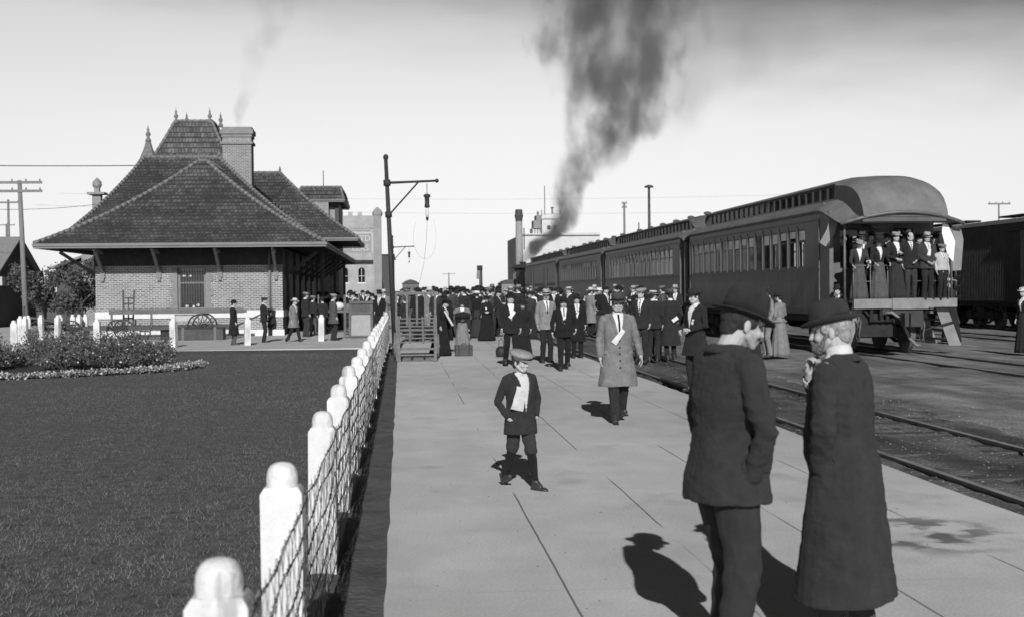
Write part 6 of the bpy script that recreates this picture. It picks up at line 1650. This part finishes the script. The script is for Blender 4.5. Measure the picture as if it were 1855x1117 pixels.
# ---- couple of walkers and others on the platform
PP(1022, 670, 532, 'short stout man in black suit and bowler with a white ribbon, walking towards us', 178, det=2, coat='black', legs='black', hat='bowler', hatc='black', build=1.12, belly=.04, feet=STL, badge=(-.03, 1.30, .22, .06, 28), mouth=.3, hp=5, arms=[((-.30, .02, 1.15), (-.28, .14, .98)), ((.28, .0, 1.14), (.28, .06, .90))])
PP(1005, 664, 518, 'man in pale wide hat and light grey coat just behind the short stout man', 188, det=2, coat='mid', legs='dark', hat='wide', hatc='felt', length='jacket', mouth=.08, hy=-15, open_=.8, dy=1.6)
PP(1046, 648, 528, 'man in black walking behind the short stout man with ribbon', 175, det=1, coat='black', legs='black', hat='bowler', hatc='black', length='frock', badge=(-.03, 1.28, .2, .06, 20))
PP(926, 664, 524, 'man in black suit and bowler carrying a round bag', 184, det=2, coat='black', legs='black', hat='bowler', hatc='black', feet=STR, badge=(-.08, 1.32, .2, .08, 40), open_=1.1, tie=False)
PP(948, 652, 540, 'woman in long black coat walking beside the man with the round bag', 178, det=1, coat='black', skirt=('black', .5), hat='lady', hatc='black', coatlen=.7, collar=False, shirt=False)
PP(882, 617, 533, 'woman in black dress and broad black hat with two small white ribbons', 180, det=1, coat='black', skirt=('black', .9), hat='lady', hatc='black', collar=False, shirt=False, badge=(.03, 1.3, .09, .06, 0), arms=[((-.24, .05, 1.13), (-.06, .22, 1.12)), ((.24, .05, 1.13), (.06, .22, 1.12))])
PP(838, 637, 540, 'woman in grey cape and pale pleated skirt holding a dark fur muff', 180, det=1, coat='mid', skirt=('mid', .5), hat='lady', hatc='dark', build=1.15, collar=False, arms=[((-.27, .06, 1.13), (-.07, .24, 1.10)), ((.27, .06, 1.13), (.07, .24, 1.10))], tie=False)
m = MB(); g = G(838, 637); m.tube([(g.x - .15, g.y - .24, .98), (g.x, g.y - .29, .98), (g.x + .15, g.y - .24, .98)], [.07, .105, .07], n=14, round_ends=True)
m2, c2, n2 = remesh(m, .02, 1); folds(m2, c2, n2, lambda v: .02 * noise.noise(v * 30)); o_ = finish(m2, 'fur_muff', cloth('black'), None); tag(o_, 'black fur muff held in front of the woman in the grey cape', 'muff')
# seated woman on a crate
g = G(800, 644)
pw = person('woman in black dress beside the trolley, a pale paper in her lap', (g.x, g.y, 0), -110, det=1, coat='black', skirt=('black', .8), hat='lady', hatc='black', collar=False, H=1.55, lean=10, hp=15, feet=[(-.1, .15), (.1, .15)], coatlen=1.0)
pw.scale = (pw.scale[0] * 1.0, pw.scale[1], pw.scale[2] * .93)
m = MB(); m.box((g.x + .18, g.y - .22, .95), (.05, .08, .42), ry=-.5, rx=.1); tag(m.build('folded_paper', cloth('cream')), 'long folded pale paper in the lap of the woman beside the trolley', 'paper')
m = MB(); m.lathe([(.05, -.05), (.13, .0), (.14, .12), (.10, .2), (.03, .23)], (0, 0, 0), n=14); g = G(908, 646)
bag = thing('travel_bag', 'round dark bag hanging from the hand of the man in bowler hat', 'bag', (g.x, g.y, .04)); m.build('bag', m_iron, bag, smooth=True, world=False)
m = MB(); m.tube([(-.06, 0, .2), (-.05, 0, .36), (0, 0, .42), (.05, 0, .36), (.06, 0, .2)], .009, n=6); m.build('handle', m_iron, bag, world=False)
# group at the near rails
PP(1163, 656, 518, 'man in pale cap and dark coat standing left in the trackside group', 150, det=1, coat='dark', legs='dark', hat='cap', hatc='light', hy=-20)
PP(1184, 654, 522, 'man in straw boater seen from behind in the trackside group', -20, det=1, coat='dark', legs='dark', hat='boater', hatc='straw', hy=-30)
PP(1200, 648, 522, 'man in dark felt hat between the boater and the long coated figure', -10, det=1, coat='char', legs='dark', hat='fedora', hatc='dark', dy=.8)
PP(1215, 651, 519, 'tall figure in long dark coat seen from behind, white paper at the hip', 5, det=1, coat='dark', legs='dark', length='overcoat', coatlen=.36, hat='fedora', hatc='grey', hair=.03, arms=[((-.245, -.02, 1.14), (-.235, .07, .90)), ((.27, -.05, 1.14), (.22, .06, .96))])
m = MB(); g = G(1221, 651); m.box((g.x, g.y - .16, .93), (.15, .015, .08), ry=-.6); tag(m.build('paper', cloth('white')), 'white paper held at the hip of the long coated figure', 'paper')
# couple by the rear coach, child beside them
PP(1392, 646, 517, 'man in grey tweed suit and dark cap facing left beside the rear coach', 95, det=1, coat='mid', legs='mid', hat='cap', hatc='dark', stoop=.5, hp=12, coatlen=.86, shirt=False, collarw=.045)
PP(1413, 646, 527, 'woman in grey tweed jacket and long pleated skirt close behind the man in grey tweed', 40, det=1, coat='mid', skirt=('mid', .35), hat='ladysmall', hatc='dark', collar=False, shirt=False, coatlen=.95, arms=[((-.24, -.02, 1.14), (-.2, .1, .98)), ((.30, .02, 1.16), (.20, .14, 1.30))])
PP(1369, 652, 584, 'small child in dark dress and white bonnet in front of the couple in grey tweed', 200, det=1, coat='dark', skirt=('dark', .4), hat='ladysmall', hatc='white', collar=False, shirt=False, H=.95)
PP(1521, 640, 511, 'man in bowler near the coach steps, hidden by the old man', 120, det=1, coat='dark', hat='bowler', hatc='dark', hy=-10)
PP(1856, 640, 517, 'woman in pale trimmed hat and dark dress cut by the right edge', 110, det=1, coat='dark', skirt=('dark', .4), hat='ladysmall', hatc='cream', collar=False, tie=False)
PP(1722, 620, 500, 'woman in straw hat standing on the ground behind the coach steps', 60, det=1, coat='dark', skirt=('dark', .4), hat='lady', hatc='straw', collar=False, shirt=False)
# ---- riders on the open platform
def rider(px, label, facing, top, zc=32.08, **kw):
    g = at_depth(px, zc, 1.305); s_ = F_PX / zc; H = (541 - top) / s_ - .07; k = kw.pop('dz', 0)
    return person(label, g, facing, H=kw.pop('H', H), det=1, group='riders on the open coach platform', **dict(dict(build=1.12), **kw))
hold = [((-.25, .06, 1.13), (-.22, .26, 1.02)), ((.25, .06, 1.13), (.22, .26, 1.02))]
rider(1556, 'woman in pale brimmed hat and grey skirt at the left end of the coach railing', 172, 427, coat='char', skirt=('grey', .35), hat='lady', hatc='light', collar=False, hy=20, hp=8, lean=5, arms=hold)
rider(1563, 'person in pale wide hat behind the leftmost woman on the coach platform', 160, 412, zc=32.7, coat='dark', hat='wide', hatc='cream', H=1.66)
rider(1592, 'woman in dark suit, white blouse and black hat at the coach railing', 185, 424, coat='dark', skirt=('grey', .4), hat='lady', hatc='black', collar=False, open_=1.0, tie=False, hy=-14, hp=10, arms=hold, badge=(.2, 1.12, .22, .1, 70))
rider(1623, 'woman in long dark dress and pale hat amid the coach platform riders', 182, 414, coat='dark', skirt=('char', .45), hat='ladysmall', hatc='light', collar=False, hy=16, arms=[((-.24, .05, 1.13), (-.07, .22, 1.2)), ((.24, .05, 1.13), (.07, .24, 1.05))], tie=False, zc=32.15)
rider(1608, 'person in dark clothes half hidden behind the two women on the coach platform', 190, 412, zc=32.75, coat='black', hat='cap', hatc='black', H=1.62)
rider(1649, 'bareheaded dark haired man in dark suit on the coach platform', 176, 414, coat='dark', legs='char', hat=None, hair=.02, build=1.1, open_=.3, hy=22, arms=[((-.25, .02, 1.14), (-.10, .2, 1.0)), ((.228, -.03, 1.14), (.225, .06, .90))])
rider(1664, 'person in dark cap behind the bareheaded man on the coach platform', 200, 415, zc=32.75, coat='black', hat='cap', hatc='black', H=1.6)
rider(1679, 'man in pale felt hat with a white ribbon on the coach platform', 184, 416, coat='char', legs='dark', hat='fedora', hatc='felt', badge=(-.02, 1.32, .18, .09, 12), arms=[((-.24, .02, 1.13), (-.10, .2, .98)), ((.24, .02, 1.13), (.06, .22, .98))])
rider(1706, 'child in pale jacket and flat cap at the right end of the railing', 190, 437, coat='pale', legs='black', hat='cap', hatc='mid', hs=1.08, coatlen=.92, open_=.4)
rider(1578, 'dark clad man behind the two women at the left of the coach platform', 178, 412, zc=32.8, coat='black', hat='bowler', hatc='black', H=1.66, shirt=False)
rider(1636, 'woman in broad dark hat behind the bareheaded man on the coach platform', 186, 412, zc=32.85, coat='black', skirt=('black', .2), hat='lady', hatc='dark', H=1.6, collar=False, shirt=False)
rider(1693, 'man in black cap behind the child on the coach platform', 170, 412, zc=32.8, coat='black', hat='cap', hatc='black', H=1.6, shirt=False)
# ---- people by the station
g = G(423, 625, -.15)
PP(423, 625, 540, 'man in long black overcoat and dark hat standing sideways left of the white post', -75, z=-.15, det=1, coat='black', legs='grey', length='overcoat', coatlen=.42, hat='fedora', hatc='black', build=1.05)
PP(478, 621, 536, 'man in dark cap at the station wall, hand at chin, coat over arm', -85, z=-.15, det=1, coat='dark', legs='dark', hat='cap', hatc='brown', arms=[((-.24, .1, 1.12), (-.08, .2, 1.34)), ((.24, .1, 1.12), (.05, .25, 1.12))])
m = MB(); g = G(494, 619, -.15); m.loft([[(g.x + rx_ * math.cos(a), g.y - .1 + .07 * math.sin(a), z) for a in [2 * math.pi * k / 12 for k in range(12)]] for rx_, z in ((.06, 1.02), (.13, .98), (.15, .7), (.17, .4), (.10, .3))])
m2, c2, n2 = remesh(m, .02, 2); folds(m2, c2, n2, lambda v: .03 * noise.noise(v * 12)); tag(finish(m2, 'folded_coat', cloth('dark'), None), 'dark coat hanging over the arm of the man at the station wall', 'coat')
PP(532, 620, 537, 'man in pale straw hat and light grey coat striding right past the station corner', -120, z=-.15, det=1, coat='mid', legs='dark', hat='wide', hatc='cream', feet=STR, coatlen=.6, length='frock', lean=4)
PP(554, 611, 527, 'man in grey cap standing in the shadow behind the striding man', -60, z=-.15, det=1, coat='dark', legs='char', hat='cap', hatc='mid')
PP(567, 608, 527, 'man in grey cap and brown trousers seen from behind under the station eaves', -40, z=-.15, det=1, coat='dark', legs='grey', hat='cap', hatc='light', H=1.62)
PP(585, 607, 531, 'man in dark bowler, turned away, beside the tallest capped man under the eaves', 20, z=-.15, det=1, coat='dark', legs='dark', hat='bowler', hatc='dark', H=1.55)
PP(604, 618, 530, 'man in grey coat and pale cap standing right of the white post, facing the wagon', -70, z=-.15, det=1, coat='grey', legs='dark', hat='cap', hatc='light', length='frock', coatlen=.66)
PP(689, 604, 524, 'man in black suit with a white scarf showing above the end of the fence', 150, z=-.1, det=1, coat='black', legs='black', hat='bowler', hatc='black', badge=(-.05, 1.42, .3, .08, 10))
PP(806, 640, 528, 'man in black suit seen from behind, left of the woman with the muff', 10, det=1, coat='black', legs='black', hat='bowler', hatc='dark')
# ---- the crowd: fourteen kinds, each copy a person of its own
protos = []
ARM = {'close': None, 'pockets': [((-.25, -.06, 1.14), (-.18, .08, .95)), ((.25, -.06, 1.14), (.18, .08, .95))], 'folded': [((-.23, .09, 1.13), (.02, .2, 1.19)), ((.23, .09, 1.13), (-.02, .22, 1.15))],
       'front': [((-.23, .05, 1.13), (-.05, .24, 1.02)), ((.23, .05, 1.13), (.05, .24, 1.02))], 'lapel': [((-.23, .02, 1.13), (-.06, .21, 1.24)), ((.228, -.03, 1.14), (.225, .06, .90))], 'back': [((-.22, -.1, 1.14), (-.05, -.17, .98)), ((.22, -.1, 1.14), (.05, -.17, .95))],
       'wave': [((-.30, .05, 1.35), (-.30, .15, 1.62)), ((.228, -.03, 1.14), (.225, .06, .90))]}
KIND = [
 ('man in black bowler and dark suit', dict(coat='black', legs='black', hat='bowler', hatc='black', arms=ARM['lapel'], badge=(-.06, 1.3, .15, .05, 20))),
 ('man in dark bowler and charcoal jacket', dict(coat='char', legs='dark', hat='bowler', hatc='dark', arms=ARM['pockets'], hy=25, open_=.35, tie=False)),
 ('man in dark felt hat and long overcoat', dict(coat='dark', legs='dark', length='overcoat', coatlen=.4, hat='fedora', hatc='dark', arms=ARM['back'], hp=8, open_=.35, tie=False)),
 ('man in pale felt hat and dark suit', dict(coat='dark', legs='dark', hat='fedora', hatc='felt', arms=ARM['folded'], hy=-20)),
 ('man in grey suit and grey cap', dict(coat='grey', legs='grey', hat='cap', hatc='mid', arms=ARM['pockets'], hy=-30)),
 ('man in straw boater and dark suit', dict(coat='dark', legs='dark', hat='boater', hatc='straw', badge=(-.06, 1.3, .15, .06, 10), hy=20)),
 ('woman in broad black hat and black dress', dict(coat='black', skirt=('black', .4), hat='lady', hatc='black', collar=False, shirt=False, arms=ARM['front'], H=1.62)),
 ('woman in pale trimmed hat and grey dress', dict(coat='grey', skirt=('grey', .4), hat='lady', hatc='cream', collar=False, arms=ARM['front'], H=1.6)),
 ('woman in small dark hat and charcoal dress', dict(coat='char', skirt=('dark', .4), hat='ladysmall', hatc='dark', collar=False, shirt=False, hy=30, H=1.58)),
 ('man in flat dark cap and black jacket', dict(coat='black', legs='char', hat='cap', hatc='dark', arms=ARM['back'], hy=15, build=1.1)),
 ('man in light grey coat and wide pale hat', dict(coat='mid', legs='dark', length='frock', hat='wide', hatc='cream', arms=ARM['lapel'])),
 ('woman in white blouse and dark skirt', dict(coat='white', skirt=('dark', .4), hat='ladysmall', hatc='black', collar=False, shirt=False, H=1.58, arms=ARM['wave'])),
 ('bareheaded boy in dark jacket', dict(coat='dark', legs='dark', hat=None, H=1.35)),
 ('man in brown suit and bowler with ribbon', dict(coat='brown', legs='brown', hat='bowler', hatc='black', badge=(-.03, 1.32, .2, .08, 25), feet=STR)),
 ('stout man in black coat and bowler', dict(coat='black', legs='dark', hat='bowler', hatc='black', build=1.16, belly=.05, length='frock', arms=ARM['close'], hp=10, H=1.66)),
 ('man in dark felt hat leaning forward', dict(coat='dark', legs='char', hat='fedora', hatc='black', lean=9, open_=.35, tie=False, arms=ARM['front'], hy=-25, feet=STL)),
 ('tall man in dark suit and grey felt hat', dict(coat='dark', legs='dark', hat='fedora', hatc='mid', H=1.78, arms=ARM['folded'], hy=30, open_=.35, tie=False)),
 ('woman in black coat and small white hat', dict(coat='black', skirt=('char', .35), hat='ladysmall', hatc='white', collar=False, shirt=False, H=1.6, coatlen=.7, arms=ARM['pockets'])),
]
spots = []
def try_spot(x, y, dmin=.52):
    for a in spots:
        if (a[0] - x) ** 2 + (a[1] - y) ** 2 < dmin * dmin: return False
    return True
existing = [(o.location.x, o.location.y) for o in bpy.data.objects if o.parent is None and o.name.startswith('person')]
spots = list(existing)
want = []
def fill(n, x0, x1, y0, y1, dmin, zone, z=0, power=1.0):
    k = 0; tries = 0
    while k < n and tries < 6000:
        tries += 1; y = y0 + (y1 - y0) * random.random() ** power; x = random.uniform(x0, x1)
        if try_spot(x, y, dmin): spots.append((x, y)); want.append((x, y, z, zone)); k += 1
fill(72, .0, 4.3, 42.5, 58, .58, 'near platform crowd')
fill(55, -.2, 4.3, 58, 105, .66, 'far platform crowd')
fill(30, 5.0, 10.0, 43, 62, .7, 'trackside crowd')
fill(22, 4.6, 10.0, 62, 100, .8, 'far trackside crowd')
fill(18, -2.8, -.7, 54, 80, .75, 'canopy crowd', z=-.1)
fill(7, -4.4, -3.2, 58, 70, .8, 'canopy shade', z=-.14)
W8 = [12, 10, 6, 6, 5, 4, 8, 4, 6, 8, 4, 2, 3, 6, 8, 6, 5, 4]
bag_ = [k for k, w_ in enumerate(W8) for _ in range(w_)]
first = {}; used = {}
want.sort(key=lambda q: q[1])
ext = {}
for x, y, z, zone in want: ext.setdefault(zone, []).append(x)
for i, (x, y, z, zone) in enumerate(want):
    k = i if i < len(KIND) else random.choice(bag_); k = k % len(KIND)
    desc, kw = KIND[k]; fc_ = random.choice([180, 165, 200, 95, -95, 125, -125, 145, 215, 5, 25, 50, -50, -20, 75, -75]) + random.uniform(-20, 20)
    f0 = (fc_ + 360) % 360; fw = 'facing us' if 135 < f0 < 225 else ('turned left' if 45 < f0 <= 135 else ('turned right' if 225 <= f0 < 315 else 'turned away'))
    xs_ = sorted(ext[zone]); q = xs_.index(x) / len(xs_); side_ = 'left' if q < .34 else ('middle' if q < .67 else 'right'); ys_ = sorted(e_[1] for e_ in want if e_[3] == zone); rk = 'front' if y < ys_[len(ys_) // 2] else 'rear'
    for t3 in range(9):
      desc, kw = KIND[k]
      for lab in ('%s, %s, in the %s' % (desc, fw, zone), '%s, %s, %s of %s' % (desc, fw, side_, zone), '%s, %s, %s %s of %s' % (desc, fw, rk, side_, zone)):
        if lab not in used: break
      if lab not in used or k not in first: break
      k = random.choice(bag_) % len(KIND)
    used[lab] = 1; gname = 'people in the ' + zone
    if k not in first:
        kw = dict(kw); r_ = first[k] = person(lab, (x, y, z), fc_, group=gname, det=1, **kw)
    else:
        r_ = copy_tree(first[k]); r_.location = (x, y, z); r_.rotation_euler = (0, 0, rad(fc_)); r_['label'] = words(lab); r_['group'] = gname
        f_ = random.uniform(.94, 1.05); r_.scale = tuple(c_ * f_ for c_ in first[k].scale)
# ================================================================== SMOKE
def smoke(name, label, base, rows, dens, col, nscale, seed, ry=1.0, contrast=(.42, .62), soft=0):
    """rows: (height above base, centre x offset, radius). A real volume whose density follows the column."""
    zt = rows[-1][0]; xs = [r[1] for r in rows]; rm = max(r[2] for r in rows)
    m = MB(); rings = []; n = 20
    for h, cx_, r in rows: rings.append([(cx_ + r * 1.05 * math.cos(2 * math.pi * k / n), r * ry * 1.05 * math.sin(2 * math.pi * k / n), h) for k in range(n)])
    m.loft(rings)
    mat = bpy.data.materials.new(name); mat.use_nodes = True; t_ = mat.node_tree; t_.nodes.clear()
    o_ = t_.nodes.new('ShaderNodeOutputMaterial'); pv = t_.nodes.new('ShaderNodeVolumePrincipled'); t_.links.new(pv.outputs[0], o_.inputs['Volume'])
    pv.inputs['Color'].default_value = (col,) * 3 + (1,); pv.inputs['Anisotropy'].default_value = .2
    tc_ = t_.nodes.new('ShaderNodeTexCoord'); sp_ = t_.nodes.new('ShaderNodeSeparateXYZ'); t_.links.new(tc_.outputs['Object'], sp_.inputs[0])
    def mt(op, a, b_=None, c_=None):
        q = t_.nodes.new('ShaderNodeMath'); q.operation = op
        for i, v in enumerate((a, b_, c_)):
            if v is None: continue
            if isinstance(v, (int, float)): q.inputs[i].default_value = v
            else: t_.links.new(v, q.inputs[i])
        return q.outputs[0]
    hz_ = mt('DIVIDE', sp_.outputs[2], zt)
    fc = t_.nodes.new('ShaderNodeFloatCurve'); fr_ = t_.nodes.new('ShaderNodeFloatCurve'); x0 = min(xs); x1 = max(xs) + .001
    for node, vals in ((fc, [(r[0] / zt, (r[1] - x0) / (x1 - x0)) for r in rows]), (fr_, [(r[0] / zt, r[2] / rm) for r in rows])):
        cv = node.mapping.curves[0]; cv.points[0].location = vals[0]; cv.points[1].location = vals[-1]
        for p_ in vals[1:-1]: cv.points.new(*p_)
        node.mapping.update(); t_.links.new(hz_, node.inputs['Value'])
    cx_ = mt('MULTIPLY_ADD', fc.outputs[0], x1 - x0, x0); rr = mt('MULTIPLY', fr_.outputs[0], rm)
    def nzz(sc, det_, off, st=(1, 1, .6)):
        mp_ = t_.nodes.new('ShaderNodeMapping'); mp_.inputs['Location'].default_value = (off, off * 2, off); mp_.inputs['Scale'].default_value = st; t_.links.new(tc_.outputs['Object'], mp_.inputs[0])
        n_ = t_.nodes.new('ShaderNodeTexNoise'); n_.inputs['Scale'].default_value = sc; n_.inputs['Detail'].default_value = det_; n_.inputs['Roughness'].default_value = .6; t_.links.new(mp_.outputs[0], n_.inputs[0]); return n_.outputs[0]
    dx = mt('SUBTRACT', sp_.outputs[0], cx_); d2 = mt('ADD', mt('MULTIPLY', dx, dx), mt('POWER', mt('DIVIDE', sp_.outputs[1], ry), 2.0)); d = mt('DIVIDE', mt('SQRT', d2), rr)
    d = mt('ADD', d, mt('MULTIPLY', mt('SUBTRACT', nzz(nscale, 5, seed), .5), 1.9))
    body = t_.nodes.new('ShaderNodeMapRange'); body.interpolation_type = 'SMOOTHSTEP'
    for k_, v_ in zip(('From Min', 'From Max', 'To Min', 'To Max'), (.25, .85, 1.0, 0.0)): body.inputs[k_].default_value = v_
    t_.links.new(d, body.inputs[0])
    nn = t_.nodes.new('ShaderNodeMapRange'); nn.interpolation_type = 'SMOOTHSTEP'
    for k_, v_ in zip(('From Min', 'From Max', 'To Min', 'To Max'), (contrast[0], contrast[1], .12, 1.0)): nn.inputs[k_].default_value = v_
    t_.links.new(nzz(nscale * .8, 6, seed + 7), nn.inputs[0])
    # thinner as the column spreads
    den = mt('MULTIPLY', mt('MULTIPLY', body.outputs[0], nn.outputs[0]), mt('DIVIDE', dens, rr))
    if soft:
        sf = t_.nodes.new('ShaderNodeMapRange'); sf.interpolation_type = 'SMOOTHSTEP'; sf.inputs['From Max'].default_value = soft; t_.links.new(sp_.outputs[2], sf.inputs[0]); den = mt('MULTIPLY', den, sf.outputs[0])
    t_.links.new(den, pv.inputs['Density'])
    try: mat.cycles.volume_step_rate = .6
    except Exception: pass
    MATS[name] = mat
    me = m.mesh(name, mat); o = bpy.data.objects.new(name, me); put(o, None, base); tag(o, label, 'smoke', kind='stuff'); return o
# black smoke leaning right from the locomotive stack and climbing out of the frame
k_ = 131.5 / F_PX
def rowat(px, py, wpx): return (4.3 + (468 - py) * k_, (px - 962) * k_, max(.25, wpx * k_ / 2))
rows = [rowat(*a) for a in ((960, 470, 18), (972, 458, 34), (990, 440, 50), (1020, 420, 62), (1040, 400, 66), (1048, 380, 74), (1052, 350, 88), (1062, 320, 120), (1086, 290, 150), (1122, 250, 190), (1144, 200, 255), (1148, 150, 290), (1142, 100, 330), (1140, 50, 370), (1146, 0, 410), (1150, -90, 460))]
z0 = rows[0][0]; rows = [(a - z0, b_, c_) for a, b_, c_ in rows]
smoke('smoke_plume', 'tall dark plume of coal smoke rising from the locomotive and drifting right', (TX - .15, 131, z0), rows, 5.6, .36, .34, 3.0, ry=.8, contrast=(.40, .66))
k_ = 150 / F_PX
rows = [(0, 0, 4.0), (3, 1.0, 6.0), (7, 3.5, 9.0), (11, 8.0, 15.0), (15, 12.0, 20.0), (21, 14.0, 24.0)]
p_ = at_depth(1190, 150, CAM_H + (519 - 290) * k_)
smoke('smoke_haze', 'thin veil of drifting coal smoke spreading right from the top of the plume', tuple(p_), rows, .85, .36, .12, 21.0, ry=.5, contrast=(.35, .7), soft=7.0)
k_ = 67 / F_PX
rows = [(0, 0, .25), (1.0, .15, .55), (2.2, .55, .75), (3.5, .9, 1.0), (5.2, 1.7, 1.5), (7, 2.3, 2.2)]
smoke('chimney_smoke', 'faint wisp of smoke above the station chimney', (-7.95, 67, 9.9), rows, .28, .45, 1.1, 11.0)
